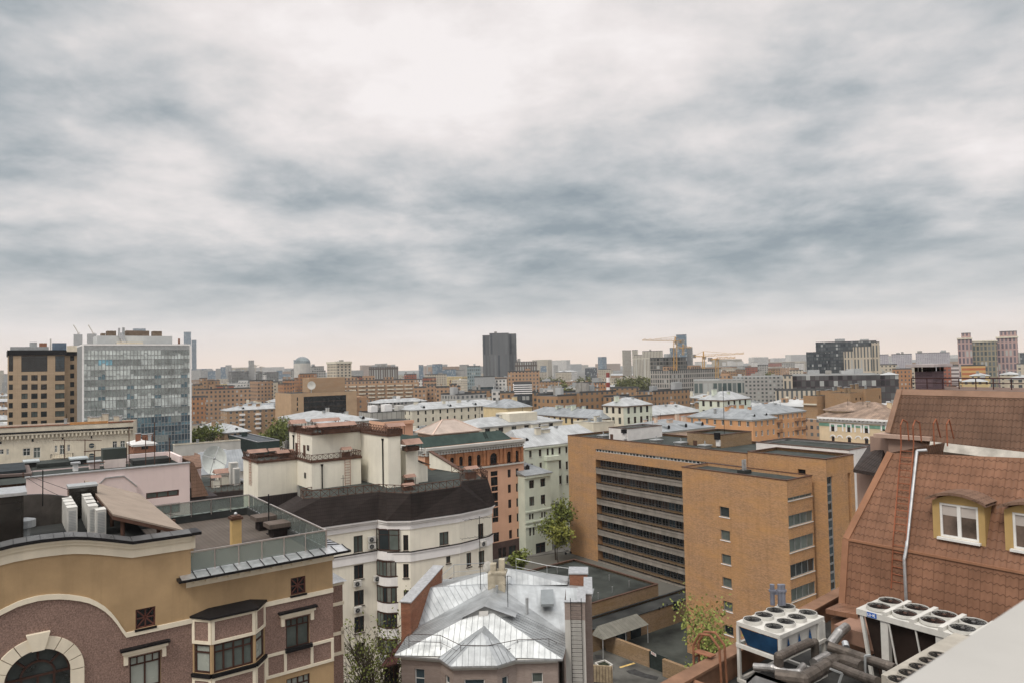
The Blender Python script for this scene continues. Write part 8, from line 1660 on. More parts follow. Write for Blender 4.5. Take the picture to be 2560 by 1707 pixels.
W_S = Win(F_BRN, [G_BK], 1, (), .3, .1, 2)
for i, (x0, xl, x1, yt, d) in enumerate(((705, 597, 893, 600, 320), (893, 893, 972, 560, 326), (972, 972, 1092, 578, 312), (1092, 1092, 1216, 545, 318))):
 P_ = ond('d', x0, yt, d); fP = fl(P_); Rr = along(fP, E1, 'd', x1, yt); b = Bld('brown_brick_volume', ['widest brown brick volume with a dark ledge, behind the yellow house', 'narrow tall brown brick volume second from the left behind the yellow house', 'brown brick volume with two square windows behind the yellow house', 'rightmost tall brown brick volume beside the tiled mansard'][i], 'building', fP + E2 * 5); f_ = Fac(fP, Rr); ln = 12 if xl == x0 else cl_((along(fP, E2, 'd', xl, yt) - fP).length, 3, 30)
 ww = [[f_.rp('d', 842, 630, 855, 655)], [], [f_.rp('d', 1013, 615, 1026, 635), f_.rp('d', 1048, 613, 1061, 633)], [f_.rp('d', 1202, 595, 1212, 622)]][i]; f_.wall(b.wall, 0, P_.z, ww, .3); b.win(f_, ww, W_S); lf_ = Fac(fP + E2 * ln, fP); lf_.wall(b.wall, 0, P_.z); Fac(Rr, Rr + E2 * ln).wall(b.wall, 0, P_.z)
 k = MB(); k.face([p + UZ * (P_.z - .2) for p in (fP, Rr, Rr + E2 * ln, fP + E2 * ln)]); rf = b.part(k, 'roof', M_DKR); clutter(rf, fP, E1, E2, f_.L, ln, P_.z, .5, 4, M_BRICK2, i)
 if i == 0: k = MB(); lf_.band(k, P_.z - 4.2, P_.z - 3.6, .8); b.part(k, 'ledge', M_CIV)
 b.done([mat('deep brown brick', (.33, .20, .105), .9, 0, .1, .3, .15, pat=brickpat(patch=(.38, .22, .11)))])
mid('seamed_roof_house', 'grey seamed-metal roofed house with white chimneys behind the satellite dish', ('p', 690, 690), ('p', 1420, 600), 9, 18.5, M_GREY, 'hip', M_SILV2, 7.6, None, cl=3, inset=.5, dorm=1)
rr_ = [('p', 720, 555, 335, 1.0, 'grey sheet-metal chimney, leftmost on the seamed roof'), ('p', 812, 495, 300, 1.6, 'broad white chimney on the seamed roof'), ('p', 1026, 430, 295, .9, 'slim grey chimney on the seamed roof near the white parapet block')]
for c, x, y0, y1, w, lab in rr_:
 p = ond(c, x, y0, 172.0); h_ = zat(p, c, x, y1) - p.z; k = MB(); o = thing('chimney_stack', lab, 'chimney', p - UZ * 1.5); k.cbox(p - UZ * 1.5, E1, w * 1.3, 1.4, h_ + 1.5); k.build('shaft', M_WHT if w > 1.2 else M_GRM, o); k = MB(); k.cbox(p + UZ * (h_ + .005), E1, w * 1.3 + .3, 1.7, .25); k.build('cap', M_STL, o)
# left terrace of the cream building: dish, vents, units
zt_ = 24.6; tq = [onz('p', 700, 1000, zt_), onz('p', 1590, 920, zt_), onz('p', 1590, 880, zt_) + E2 * 9, onz('p', 700, 760, zt_) + E2 * 3]; b = Bld('terrace_wing', 'dark clad wing with a railed flat roof carrying the satellite dish', 'building', fl(tq[0])); k = MB(); k.face([fl(p) + UZ * zt_ for p in tq]); b.part(k, 'roof', M_DKR2); k = MB(); f_ = Fac(tq[0], tq[1]); f_.wall(k, 0, zt_); Fac(tq[1], tq[2]).wall(k, 0, zt_); Fac(tq[3], tq[0]).wall(k, 0, zt_); b.part(k, 'wall', M_BRP); k = MB(); rail(k, [fl(tq[0]) + UZ * zt_, fl(tq[1]) + UZ * zt_], 1.0, .85, .025, 0, True); b.part(k, 'railing', M_BRM); b.done()
c_ = onz('p', 890, 800, zt_); dc = c_ + UZ * 3.4; ax = (V((.35, -.8, .25))).normalized(); sx = ax.cross(UZ).normalized(); sy = sx.cross(ax); k = MB(); o = thing('satellite_dish', 'large pale satellite dish on a mount, at the rear of the terrace wing', 'satellite dish', c_); Rr_ = 2.35
dp_ = lambda r, a: dc + (sx * cos(a) * .78 + sy * sin(a)) * r - ax * (.9 * (1 - (r / Rr_) ** 2))
for j in range(4):
 for i in range(24): a0, a1 = 2 * pi * i / 24, 2 * pi * (i + 1) / 24; r0, r1 = Rr_ * j / 4, Rr_ * (j + 1) / 4; pts = [dp_(r0, a0), dp_(r1, a0), dp_(r1, a1), dp_(r0, a1)]; k.face(pts if j else pts[1:], 0, True)
k.build('reflector', mat('grey white dish', (.52, .55, .53), .6, 0, .06, 1), o); k = MB(); k.tube(c_, dc - ax * 1.0, .14, 8); k.tube(c_ + E1 * .8, dc - ax * 1.0, .07, 6); k.build('mount', M_GRM, o); k = MB()
for a in (.4, 1.97, 3.54, 5.1): k.tube(dp_(Rr_ * .98, a), dc + ax * 1.6, .045, 5)
k.ball(dc + ax * 1.6, .22); k.build('feed_arm', M_GRM, o)
capvent(onz('p', 1045, 850, zt_), 3.0, 2.0, 1.9, 'cream-based vent hood right of the big satellite dish', 'vent hoods on the terrace wing', sh=M_CRW); capvent(onz('p', 912, 895, zt_), 1.5, 1.2, 1.5, 'small cream-based vent hood before the big satellite dish', 'vent hoods on the terrace wing', sh=M_CRW)
ac(onz('p', 1200, 850, zt_), E1, 1.2, 1.0, 3.4, 'tall grey condenser left of the cream block ladder', 'condensers on the terrace wing', 0, M_GREY); ac(onz('p', 1248, 862, zt_), E1, .9, 1.0, 2.6, 'shorter grey condenser beside the galvanised duct', 'condensers on the terrace wing', 0, M_GREY)
k = MB(); k.path([onz('p', 1440, 600, zt_) + UZ * 3.0, onz('p', 1432, 850, zt_) + UZ * .4, onz('p', 1290, 815, zt_) + UZ * .4], .3, 8); single(k, 'air_duct', M_STL, 'galvanised bent duct at the foot of the left cream block', 'duct')
# small brick box between the corniced building and the glass office, brown tiled dormer roof
mid('red_brick_box', 'small red brick house with a white sheet roof before the glass office', ('a', 1190, 1108), ('a', 1388, 1090), 9, 24, M_RED, 'hip', mat('white sheet roof', (.62, .61, .60), .6, 0, .1, .5, .2), 1.2, W_S, (4.5, 4, 1.6, .9), cl=3, inset=.6, corn=M_WHT)
k = MB(); q4 = [ond('p', x, y, d) for x, y, d in ((585, 572, 83), (680, 560, 82), (655, 362, 86), (340, 385, 88))]; k.face([q4[0], q4[1], q4[2], q4[3] + (q4[2] - q4[3]) * .0]); k.face([q4[1], q4[1] + E2 * 5, q4[2] + E2 * 3, q4[2]]); k.face([p - UZ * .2 for p in q4[::-1]]); o = thing('tiled_dormer_roof', 'small brown tiled roof piece above the pink end wall', 'roof', fl(q4[0]) + UZ * 20); k.build('tiles', M_TILE4, o); k = MB(); a_ = q4[0] + E1 * .4 + E2 * .5; k.box(fl(a_) - E1 * .3 + UZ * 20, E1 * .6, E2 * 4, UZ * (q4[0].z - 20.3)); k.build('wall', M_PINK, o)
# ---------------------------------------------------------------- the far city
def fm(nm, col, du=3.0, dz=3.2, fw=.45, fh=.5, wc=(.035, .04, .045), pl=.1): return mat(nm, col, .8, 0, .08, .05, pat=winpat(du, dz, fw, fh, wc, pl=pl))
K = {'tan': fm('far tan brick', (.36, .235, .15)), 'org': fm('far orange brick', (.36, .19, .10), 2.6, 3.2, .4, .5), 'red': fm('far red brick', (.27, .10, .065)), 'brn': fm('far brown brick', (.30, .19, .11), 3.4, 3.3, .4, .5),
     'grey': fm('far grey panel', (.34, .33, .31), 3, 3, .5, .5), 'beige': fm('far beige panel', (.44, .39, .31), 3.2, 3, .4, .45), 'white': fm('far white wall', (.60, .58, .55), 3.4, 3.3, .5, .5), 'cream': fm('far cream trimmed wall', (.50, .44, .35), 4.2, 3.1, .45, .55),
     'blue': fm('far blue glass', (.14, .20, .26), 2.4, 3.4, .8, .7, (.07, .11, .15), .25), 'dark': fm('far dark glass', (.05, .06, .07), 2.4, 3.4, .8, .7, (.02, .025, .03), .12), 'teal': fm('far teal glass', (.04, .09, .11), 4, 4, .85, .8, (.015, .05, .065), .15),
     'con': fm('far bare concrete frame', (.20, .19, .17), 4.0, 3.6, .8, .75, (.025, .025, .025), .04), 'rib': fm('far dark ribbed tower', (.12, .125, .13), 5.6, 60, .5, .97, (.045, .052, .062), 0), 'lat': fm('far lattice screen', (.22, .27, .28), 3, 5, .6, .55, (.05, .075, .085)),
     'pink': fm('far mauve pink tower wall', (.40, .28, .26), 3.2, 6.8, .55, .8, (.10, .085, .11), .1), 'speck': fm('far speckled tower', (.42, .39, .34), 1.6, 2.6, .5, .5, (.22, .19, .15), .3), 'strip': fm('far striped tower', (.52, .49, .42), 2.5, 50, .45, .97, (.13, .11, .09), .05), 'frame': fm('far dark crown frame', (.10, .08, .07), 3, 14, .55, .85, (.25, .24, .22), .4),
     'yel': fm('far yellow wall', (.52, .41, .22), 3.2, 3.2, .4, .5), 'stone': fm('far stone ribbed front', (.46, .40, .32), 3.0, 14, .45, .88, (.04, .05, .055), .06), 'mesh': fm('far perforated screen', (.42, .40, .43), 2.2, 1.8, .55, .5, (.17, .16, .19)), 'wine': fm('far wine dark glass', (.06, .045, .05), 3, 4.5, .9, .85, (.022, .018, .020), .08)}
M_FR = mat('far pale roof', (.40, .41, .41), .7, .1, .2, .06); M_FRD = mat('far dark roof', (.09, .09, .09), .9, 0, .3, .06)
def far(lab, c, xl, xc, xr, yt, d, m, nm='apartment_block', roof=None, group=None, cat='building', dep=16.0, base=0.0, bits=0, top=None, yaw=36.5, cap=None):
 P = ond(c, xc, yt, d); z = max(P.z, 4); P = fl(P)
 if xl == xc and d > 380: yaw = -math.degrees(atan2(P.x, P.y))     # such blocks show one face only
 e1, e2 = D(yaw), D(yaw + 90); mw_ = 400
 def ln(x, e):
  if x == xc: return dep
  v = along(P, e, c, x, yt) - P; return max(2, min(mw_, v.length)) if v.dot(e) > 0 else dep
 a, cc = ln(xr, e1), ln(xl, e2); pts = [P, P + e1 * a, P + e1 * a + e2 * cc, P + e2 * cc]; ctr = P + e1 * a / 2 + e2 * cc / 2; FOOT.append((ctr, max(a, cc) * .5))
 o = thing(nm, lab, cat, ctr + UZ * base, group); k = MB(); k.prism(pts, base, z, bot=False, top=False); k.build('wall', K[m] if isinstance(m, str) else m, o); k = MB()
 if roof == 'hip': quad_roof(k, [p + UZ * z for p in pts], min(a, cc) * .16)
 else: k.face([p + UZ * (z - .02) for p in pts]); [k.box(pts[i] + UZ * (z - .019), pts[(i + 1) % 4] - pts[i], UZ * .9, (pts[i - 1] - pts[i]).normalized() * .5) for i in (0, 2)]
 rf = k.build('roof', M_FR if roof in ('hip', 'pale') else M_FRD, o); r = random.Random(hash_(lab) + int(xc))
 for i in range(bits):
  u, v = r.uniform(.05, .8), r.uniform(.2, .7); k = MB(); k.box(pts[0] + e1 * a * u + e2 * cc * v + UZ * (z - .05), e1 * a * r.uniform(.06, .2), e2 * cc * .25, UZ * r.uniform(2, 5)); k.build('penthouse', r.choice([M_FR, M_GRM, M_CON]) if isinstance(m, str) and m != 'tan' else K['tan'], rf)
 if cap:
  k = MB(); k.prism([ctr + (p - ctr) * 1.07 for p in pts], z + .05, z + cap); k.build('cornice', M_CIV, rf)
 return o, pts, z
SK = 'hazy glass towers of the far business district'
for x0, x1, y in ((228, 300, 405), (300, 372, 440), (372, 450, 432), (105, 175, 448), (175, 240, 476), (575, 650, 487), (1540, 1670, 487)): far('low blue-grey tower in the hazy cluster right of the glass office', 'i', x0, x0, x1, y, 2600, 'blue', 'glass_tower', None, SK)
far('grey tower with a flat top left of the dark-blue one, right of the glass office', 'i', 452, 452, 532, 400, 2400, 'grey', 'glass_tower'); far('dark blue tower squeezed between two paler towers in the left skyline', 'i', 532, 532, 612, 374, 2500, 'blue', 'glass_tower'); far('palest and tallest tower of the three right of the glass office', 'i', 612, 612, 712, 346, 2700, 'grey', 'glass_tower')
far('tallest blue skyscraper just behind the right edge of the glass office', 'a', 1637, 1637, 1702, 108, 3300, 'blue', 'skyscraper', top=1); far('second blue skyscraper, lower, touching the tallest one', 'a', 1707, 1707, 1750, 180, 3350, 'blue', 'skyscraper')
far('grey glass tower under construction above the beige tower roof, left one of two', 'a', 655, 655, 735, 130, 3300, 'grey', 'skyscraper'); far('grey glass tower under construction beside the glass office penthouse', 'a', 775, 775, 862, 125, 3300, 'grey', 'skyscraper'); far('pale blue tower top with a notched crown rising over the glass office roof', 'a', 1185, 1185, 1298, 78, 3600, 'blue', 'skyscraper')
far('long dark concrete frame under construction in the left skyline', 'i', 660, 720, 1000, 446, 1700, 'con', 'unfinished_building', bits=2); far('tall slim lift core tower with a wider top above the dark concrete frame', 'i', 988, 988, 1080, 270, 1750, 'grey', 'construction_tower'); far('grey block just above the dark concrete frame', 'i', 775, 775, 862, 402, 1900, 'grey', 'office_block')
far('dark concrete frame right of the lift core tower', 'i', 1105, 1105, 1218, 446, 1650, 'con', 'unfinished_building', bits=1); far('wide dark netted building right of the concrete frames', 'i', 1222, 1222, 1480, 460, 1700, 'con', 'unfinished_building'); far('white skeletal frame before the dark netted building', 'i', 1222, 1222, 1278, 500, 1500, 'white', 'unfinished_building'); far('pale blue glass tower behind the dark netted building', 'i', 1445, 1445, 1542, 433, 2300, 'blue', 'glass_tower')
far('very slim dark blue tower alone above the orange brick complex', 'i', 1724, 1724, 1768, 259, 3000, 'blue', 'skyscraper'); far('grey slab left of the domed turret', 'i', 1675, 1675, 1830, 425, 1000, 'grey', 'apartment_block', bits=2)
far('tall grey apartment slab right of the domed turret', 'i', 1945, 2015, 2222, 370, 900, 'grey', bits=3); far('lower grey slab with balcony columns beside the cream-trimmed tower', 'i', 2130, 2130, 2250, 440, 860, 'grey')
O, pts, z = far('orange brick complex, its tallest central tower carrying a domed turret', 'i', 1735, 1820, 2100, 490, 640, 'org', 'brick_complex', bits=0); ct = ond('i', 1868, 470, 650); k = MB(); rd = 7.5
k.tube((ct.x, ct.y, z - 3), (ct.x, ct.y, z + 10), rd, 16); k.build('turret', M_GREY, O); k = MB(); k.ball((ct.x, ct.y, z + 10), rd, 0, 16, 8, .85); k.build('dome', mat('grey glazed dome', (.22, .25, .26), .3, .2, .2, .2), O)
far('lower left wing of the orange brick complex with a dark arched roof', 'i', 1545, 1545, 1740, 592, 620, 'org', 'brick_complex', bits=1); far('front wing of the orange brick complex with bay columns', 'i', 1470, 1560, 1700, 652, 590, 'org', 'brick_complex'); far('right wing of the orange brick complex', 'i', 2090, 2090, 2200, 585, 650, 'org', 'brick_complex')
far('tall tan brick slab left of the orange complex', 'i', 1008, 1135, 1390, 600, 620, 'tan', bits=0); far('grey balconied slab end beside the orange complex', 'i', 1390, 1390, 1542, 622, 625, 'beige'); 
far('brown tower with a dark domed top behind the glass office', 'i', 185, 185, 315, 560, 700, 'brn', bits=1); far('tan block with a dark rooftop row, right of the brown domed tower', 'i', 315, 315, 520, 600, 720, 'brn', bits=1); far('grey mansarded block at the right edge of the glass office', 'i', 70, 70, 240, 670, 600, 'brn'); far('brick block with a long dark red roof', 'i', 470, 470, 750, 690, 600, 'red'); far('long tan brick apartment house with pilasters, above the silver roofs', 'i', 130, 130, 1025, 750, 520, 'tan', bits=2); far('low orange block at the foot of the pilastered brick house', 'i', 60, 60, 295, 872, 480, 'org')
for x0, x1, y in ((820, 980, 600), (640, 800, 650), (760, 960, 640), (960, 1010, 640), (750, 900, 690)): far('low white building in the cluster under the dark construction frame', 'i', x0, x0, x1, y, 800 + x0 * .1, 'white', 'white_building', 'pale', 'white buildings under the construction frames')
far('cream-trimmed apartment tower with a flared cornice and ornate top', 'b', 775, 860, 992, 388, 740, 'cream', 'apartment_tower', bits=3, cap=2.4); far('dark office block with green netting on its left corner', 'j', 667, 667, 1147, 640, 900, 'frame', 'office_block', bits=5); far('red brick block between the cream-trimmed tower and the netted office', 'j', 385, 385, 662, 795, 760, 'red')
O, pts, z = far('longest tan brick slab with balcony columns, across the centre left', 'j', 140, 140, 1465, 872, 600, 'tan', bits=5); f_ = Fac(pts[0], pts[1])
for i in range(26): 
  for j in range(4 if i % 3 else 0): k = MB(); k.box(f_.p(f_.L * (i + .5) / 26 - 1.6, z - 5 - j * 3.2, 0), f_.d * 3.2, f_.n * 1.0, UZ * 1.1); k.build('balcony', M_OLD, O)
for j, (x0, x1, y, d) in enumerate(((1405, 1610, 975, 540), (1560, 1770, 872, 620), (1610, 1765, 938, 560), (1760, 1985, 970, 530), (1980, 2105, 925, 570), (2105, 2165, 960, 560))): far('stepped tan brick block in the cluster right of the longest slab', 'j', x0, x0, x1, y, d, 'tan', 'brick_block', None, 'stepped brick blocks in the centre', bits=1)
far('low dark red mansarded house left of the teal glass block', 'j', 1545, 1545, 1765, 812, 800, 'red'); far('white and red house with gabled turrets', 'j', 1245, 1245, 1445, 755, 900, 'red', bits=3); far('pale house with three round white turrets', 'j', 1580, 1580, 1940, 760, 950, 'beige', bits=3); far('small white house wall beside the longest brick slab', 'j', 1465, 1465, 1540, 840, 760, 'white')
far('slim grey tower standing alone left of the drum-shaped tower', 'j', 1481, 1481, 1556, 603, 1900, 'blue', 'glass_tower'); far('grey drum-like tower in the centre skyline', 'j', 1704, 1780, 1868, 588, 1700, 'blue', 'glass_tower'); far('wide grey-blue striped office slab, left part', 'j', 1872, 1872, 2090, 676, 1600, 'blue', 'office_block'); far('wide grey-blue striped office slab, right part', 'j', 2092, 2092, 2232, 684, 1620, 'grey', 'office_block'); far('grey block above the lattice-screened building', 'j', 2148, 2148, 2300, 600, 1800, 'grey', 'office_block')
far('lattice-screened building left of the great dark tower', 'k', -15, -15, 203, 622, 1000, 'lat', 'office_block', bits=1)
far('great dark ribbed tower dominating the centre skyline', 'k', 350, 350, 665, 96, 1080, 'rib', 'ribbed_tower', dep=40, bits=1); far('left shoulder of the great dark tower, a step lower', 'k', 236, 236, 350, 130, 1090, 'rib', 'ribbed_tower', dep=36); far('right shoulder of the great dark tower, slightly paler', 'k', 665, 665, 788, 104, 1095, 'rib', 'ribbed_tower', dep=36)
far('dark framed block with an open crown right of the great tower', 'k', 765, 765, 1130, 556, 900, 'frame', 'office_block', bits=1); far('tan apartment slab with glazed loggias before the great tower', 'k', 648, 648, 1168, 712, 600, 'tan', bits=1); O, pts, z = far('teal glass block with a grey top band left of the white balconied house', 'k', 105, 105, 440, 800, 640, 'teal', 'office_block'); k = MB(); Fac(pts[0], pts[1]).band(k, z - 9, z, .8); k.build('top_band', M_GRM, O)
far('white balconied house right of the teal glass block', 'k', 440, 440, 632, 832, 660, 'white'); O, pts, z = far('dark glass tower with white stripes at its top, standing among the silver roofs', 'k', 748, 748, 1046, 902, 430, 'dark', 'striped_tower', dep=20); f_ = Fac(pts[0], pts[1])
for i in range(5): k = MB(); f_.band(k, z - 1.2 - i * 1.3, z - .6 - i * 1.3, .4); Fac(pts[3], pts[0]).band(k, z - 1.2 - i * 1.3, z - .6 - i * 1.3, .4); k.build('stripe', M_WHT, O)
far('grey skyline tower right of the great tower, darkest of the pair', 'k', 1183, 1183, 1282, 618, 2200, 'blue', 'glass_tower'); far('grey skyline tower right of the great tower, slimmer of the pair', 'k', 1393, 1393, 1472, 608, 2300, 'grey', 'glass_tower'); far('dark blue slab in the centre-right skyline', 'k', 1910, 1910, 2106, 655, 1700, 'dark', 'office_block'); far('twin-stepped blue tower under a tiny crane', 'k', 2120, 2190, 2262, 470, 2400, 'blue', 'glass_tower'); far('low block with red corners below the twin-stepped tower', 'k', 2125, 2125, 2330, 676, 1300, 'beige')
far('tan skyline house row with a small dome, far right of the great tower', 'k', 1430, 1430, 1690, 720, 1500, 'beige', bits=2)
for x0, x1, y, d, m in ((0, 420, 1025, 470, 'brn'), (520, 760, 1062, 400, 'brn'), (1050, 1150, 1060, 420, 'brn'), (1145, 1480, 1078, 410, 'beige'), (1040, 1520, 880, 720, 'brn'), (1735, 2280, 900, 640, 'org'), (1570, 1935, 972, 560, 'white'), (1390, 1580, 985, 540, 'brn'), (385, 520, 1030, 440, 'white'), (-200, 300, 1092, 380, 'grey'), (1200, 1580, 1010, 520, 'white'), (1935, 2150, 980, 560, 'brn')): far('low %s block among the mid-distance rooftops' % {'brn': 'brown brick', 'beige': 'beige', 'org': 'orange brick', 'white': 'white', 'grey': 'grey'}[m], 'k', x0, x0, x1, y, d, m, 'low_block', 'pale' if m == 'white' else None, 'low mid-distance blocks of one colour: ' + m, bits=2)
far('dark brown brick block with a sloped parapet, right of the striped glass tower', 'k', 1465, 1465, 1840, 1112, 330, 'brn', 'brick_block', bits=2); far('broad brown brick block with flues behind the mint pavilion', 'k', 1830, 1830, 2420, 1060, 335, 'brn', 'brick_block', bits=3); far('brown block with a row of small windows before the unfinished curved building', 'l', 590, 860, 1470, 1040, 400, 'brn', 'brick_block', bits=2); far('dark roofed flat block behind the brown row', 'l', 160, 160, 640, 985, 480, 'brn', 'brick_block'); far('flat brown block in front of the mint pavilion chimney', 'l', 440, 440, 860, 1135, 330, 'brn', 'brick_block')
far('speckled beige slab tower with white edges', 'l', 362, 375, 508, 368, 1300, 'speck', 'slab_tower'); far('white-edged slab tower right behind the speckled one', 'l', 525, 525, 618, 362, 1350, 'strip', 'slab_tower'); far('lower striped beige slab right of the white-edged tower', 'l', 555, 555, 690, 442, 1250, 'strip', 'slab_tower'); far('widest striped beige slab behind the unfinished frame', 'l', 690, 690, 1022, 380, 1200, 'strip', 'slab_tower', bits=1)
far('upper unfinished concrete frame with open floors, under the tallest crane', 'l', 815, 1020, 1420, 490, 640, 'con', 'unfinished_building', bits=2); far('curved white-ribbed lower part of the unfinished building', 'l', 820, 1130, 1975, 690, 600, fm('far white ribbed frame', (.36, .34, .31), 2.6, 4.0, .6, .7, (.05, .05, .05), .05), 'unfinished_building', bits=2)
far('tallest blue-white glass tower behind the yellow crane', 'l', 1240, 1240, 1412, 118, 1500, 'blue', 'glass_tower'); far('left shoulder of the blue-white glass tower', 'l', 1138, 1138, 1240, 328, 1520, 'blue', 'glass_tower'); far('right shoulder of the blue-white glass tower, paler', 'l', 1410, 1410, 1512, 318, 1520, 'grey', 'glass_tower')
for x0, x1, y in ((1545, 1740, 552), (1995, 2060, 552), (2075, 2180, 532), (2170, 2230, 545), (2240, 2340, 545)): far('panel tower with blue stripes in the right-hand far skyline', 'l', x0, x0, x1, y, 2300, 'white', 'panel_tower', None, 'far panel towers right of the cranes')
far('grey colonnaded office with a flat stepped roof', 'l', 1530, 1530, 2352, 855, 520, fm('far pale colonnade', (.33, .33, .31), 3.4, 9, .75, .8, (.03, .055, .055), .08), 'office_block', 'pale', bits=4); far('grey flat-roofed plant storey of the colonnaded offices', 'm', -60, -60, 770, 735, 560, 'grey', 'office_block', 'pale', bits=4); far('white framed glass corner of the wine-dark office block', 'm', 765, 765, 920, 715, 500, 'stone', 'office_block'); far('long wine-dark glass office block across the right', 'm', 918, 918, 2352, 712, 505, 'wine', 'office_block', 'pale', bits=6, dep=30); far('low colonnaded base below the wine-dark glass block', 'm', 640, 640, 1480, 955, 470, 'stone', 'office_block')
far('wide dark glass office with stepped terraces at the right', 'm', 1145, 1260, 1760, 335, 720, 'dark', 'office_block', dep=40); far('dark upper storeys with a fence of rods on the roof', 'm', 1300, 1300, 2295, 180, 745, 'dark', 'office_block', dep=30, bits=2); far('stone-ribbed front of the dark glass office, lowest step', 'm', 1755, 1755, 1912, 318, 725, 'stone', 'office_block', dep=14); far('stone-ribbed front of the dark glass office, wide middle step', 'm', 1910, 1910, 2215, 245, 722, 'stone', 'office_block', dep=14); far('stone-ribbed front of the dark glass office, tallest narrow step', 'm', 2212, 2212, 2342, 172, 718, 'stone', 'office_block', dep=14)
far('pale barrel-shaped building with a curved white rib', 'm', 748, 748, 960, 500, 1300, 'grey', 'barrel_building'); 
for x0, x1, y, m in ((350, 520, 540, 'grey'), (525, 750, 505, 'red'), (150, 355, 575, 'red'), (-10, 165, 615, 'brn'), (355, 725, 605, 'brn'), (870, 1100, 625, 'cream'), (930, 1110, 512, 'white'), (250, 355, 490, 'white')): far('distant %s block left of the dark stepped office' % {'grey': 'grey', 'red': 'reddish', 'brn': 'brown', 'cream': 'cream', 'white': 'white'}[m], 'm', x0, x0, x1, y, 1000 + (y < 520) * 900, m, 'distant_block', None, 'distant blocks left of the stepped office: ' + m)
far('perforated mauve-grey long building, left part', 'n', -30, -30, 140, 570, 1000, 'mesh', 'office_block'); far('perforated mauve-grey long building, middle part', 'n', 190, 190, 520, 562, 990, 'mesh', 'office_block', bits=2); far('perforated mauve-grey long building, longest right part', 'n', 580, 580, 1138, 545, 985, 'mesh', 'office_block', bits=3)
far('mauve twin-towered building, its left tower', 'n', 1262, 1262, 1500, 320, 700, 'pink', 'twin_tower', dep=26, cap=1.5); far('small open lantern crowning the left mauve tower', 'n', 1325, 1325, 1482, 228, 712, 'pink', 'tower_lantern', base=42 + 70, dep=14, cap=1.2) if False else None
far('mauve twin-towered building, its lower middle part', 'n', 1500, 1500, 1905, 365, 705, fm('far olive stone wall', (.27, .235, .17), 3.2, 5.2, .6, .75, (.05, .07, .075), .1), 'twin_tower', dep=22, cap=1.4); far('mauve twin-towered building, its right tower', 'n', 1900, 1900, 2245, 300, 700, 'pink', 'twin_tower', dep=26, cap=1.5, bits=1); far('set-back crown of the right mauve tower', 'n', 1950, 1950, 2235, 200, 706, 'pink', 'twin_tower', dep=18); far('set-back crown of the left mauve tower', 'n', 1325, 1325, 1482, 228, 706, 'pink', 'twin_tower', dep=14)
far('pale yellow block with bright orange balcony bands before the mauve towers', 'n', 1322, 1322, 1722, 750, 520, fm('far orange banded wall', (.52, .33, .14), 30, 3.4, .97, .5, (.40, .11, .02), 0), 'apartment_block'); far('striped white and brown balcony block left of the mauve towers', 'n', 1140, 1140, 1285, 740, 600, fm('far banded balconies', (.52, .47, .46), 30, 3.2, .98, .5, (.13, .10, .10), 0))
for x0, x1, y, m in ((0, 280, 735, 'beige'), (200, 520, 805, 'org'), (500, 700, 770, 'beige'), (960, 1160, 760, 'red'), (1470, 1800, 905, 'yel'), (1960, 2300, 885, 'beige'), (2230, 2600, 720, 'cream'), (0, 300, 890, 'wine'), (1350, 1760, 1000, 'yel'), (2080, 2600, 960, 'cream')): far('%s house in the jumble beyond the tiled roof ridge' % {'beige': 'beige', 'org': 'orange', 'red': 'dull red', 'yel': 'yellow', 'cream': 'cream', 'wine': 'dark'}[m], 'n', x0, x0, x1, y, 640 - (y - 720) * .9, m, 'distant_house', 'hip' if y > 850 else None, 'houses beyond the tiled ridge: ' + m, bits=1)
far('dark round tower at the right edge beyond the mauve towers', 'n', 2285, 2285, 2400, 545, 1200, 'dark', 'glass_tower')
# tower cranes
def crane(lab, c, x, yb, yt, ytop, xj, yj, xc, yc, d, w=1.6, m=None):
 m = m or mat('yellow crane lattice', (.50, .30, .10), .6, 0, .15, .5); b_ = ond(c, x, yb, d); t_ = ond(c, x, yt, d); a_ = ond(c, x, ytop, d); j_ = ond(c, xj, yj, d - 25); cj = ond(c, xc, yc, d + 8); o = thing('tower_crane', lab, 'crane', b_, 'tower cranes'); k = MB(); h_ = (t_ - b_).length
 n = max(4, int(h_ / 3))
 for sx in (-w / 2, w / 2):
  for sy in (-w / 2, w / 2): k.beam(b_ + V((sx, sy, 0)), t_ + V((sx, sy, 0)), .3, .3)
 for i in range(n): z0, z1 = b_ + (t_ - b_) * i / n, b_ + (t_ - b_) * (i + 1) / n; s_ = 1 if i % 2 else -1; k.beam(z0 + V((-w / 2 * s_, -w / 2, 0)), z1 + V((w / 2 * s_, -w / 2, 0)), .2, .2)
 k.build('mast', m, o); k = MB(); L_ = (j_ - t_).length; n = max(6, int(L_ / 3)); k.beam(t_, j_, .35, .35); k.beam(t_ + UZ * 1.6, j_ + UZ * .6, .25, .25)
 for i in range(n): p0, p1 = t_ + (j_ - t_) * i / n, t_ + (j_ - t_) * (i + 1) / n; k.beam(p0 + UZ * (.0 if i % 2 else 1.5), p1 + UZ * (1.4 if i % 2 else 0), .18, .18)
 k.build('jib', m, o); k = MB(); k.beam(t_, cj, .8, .8); k.build('counter_jib', m, o); k = MB(); k.cbox(cj - UZ * 1.5, E1, 3.5, 2.2, 3.2); k.build('counterweight', M_CON, o); k = MB(); k.beam(t_, a_, .9, .9); k.tube(a_, t_ + (j_ - t_) * .6 + UZ * 1.5, .12, 4); k.tube(a_, cj, .12, 4); k.build('apex', m, o); k = MB(); k.cbox(t_ - UZ * 2.5 + E1 * 1.5, E1, 2, 2, 2.4); k.build('cab', M_GRM, o)
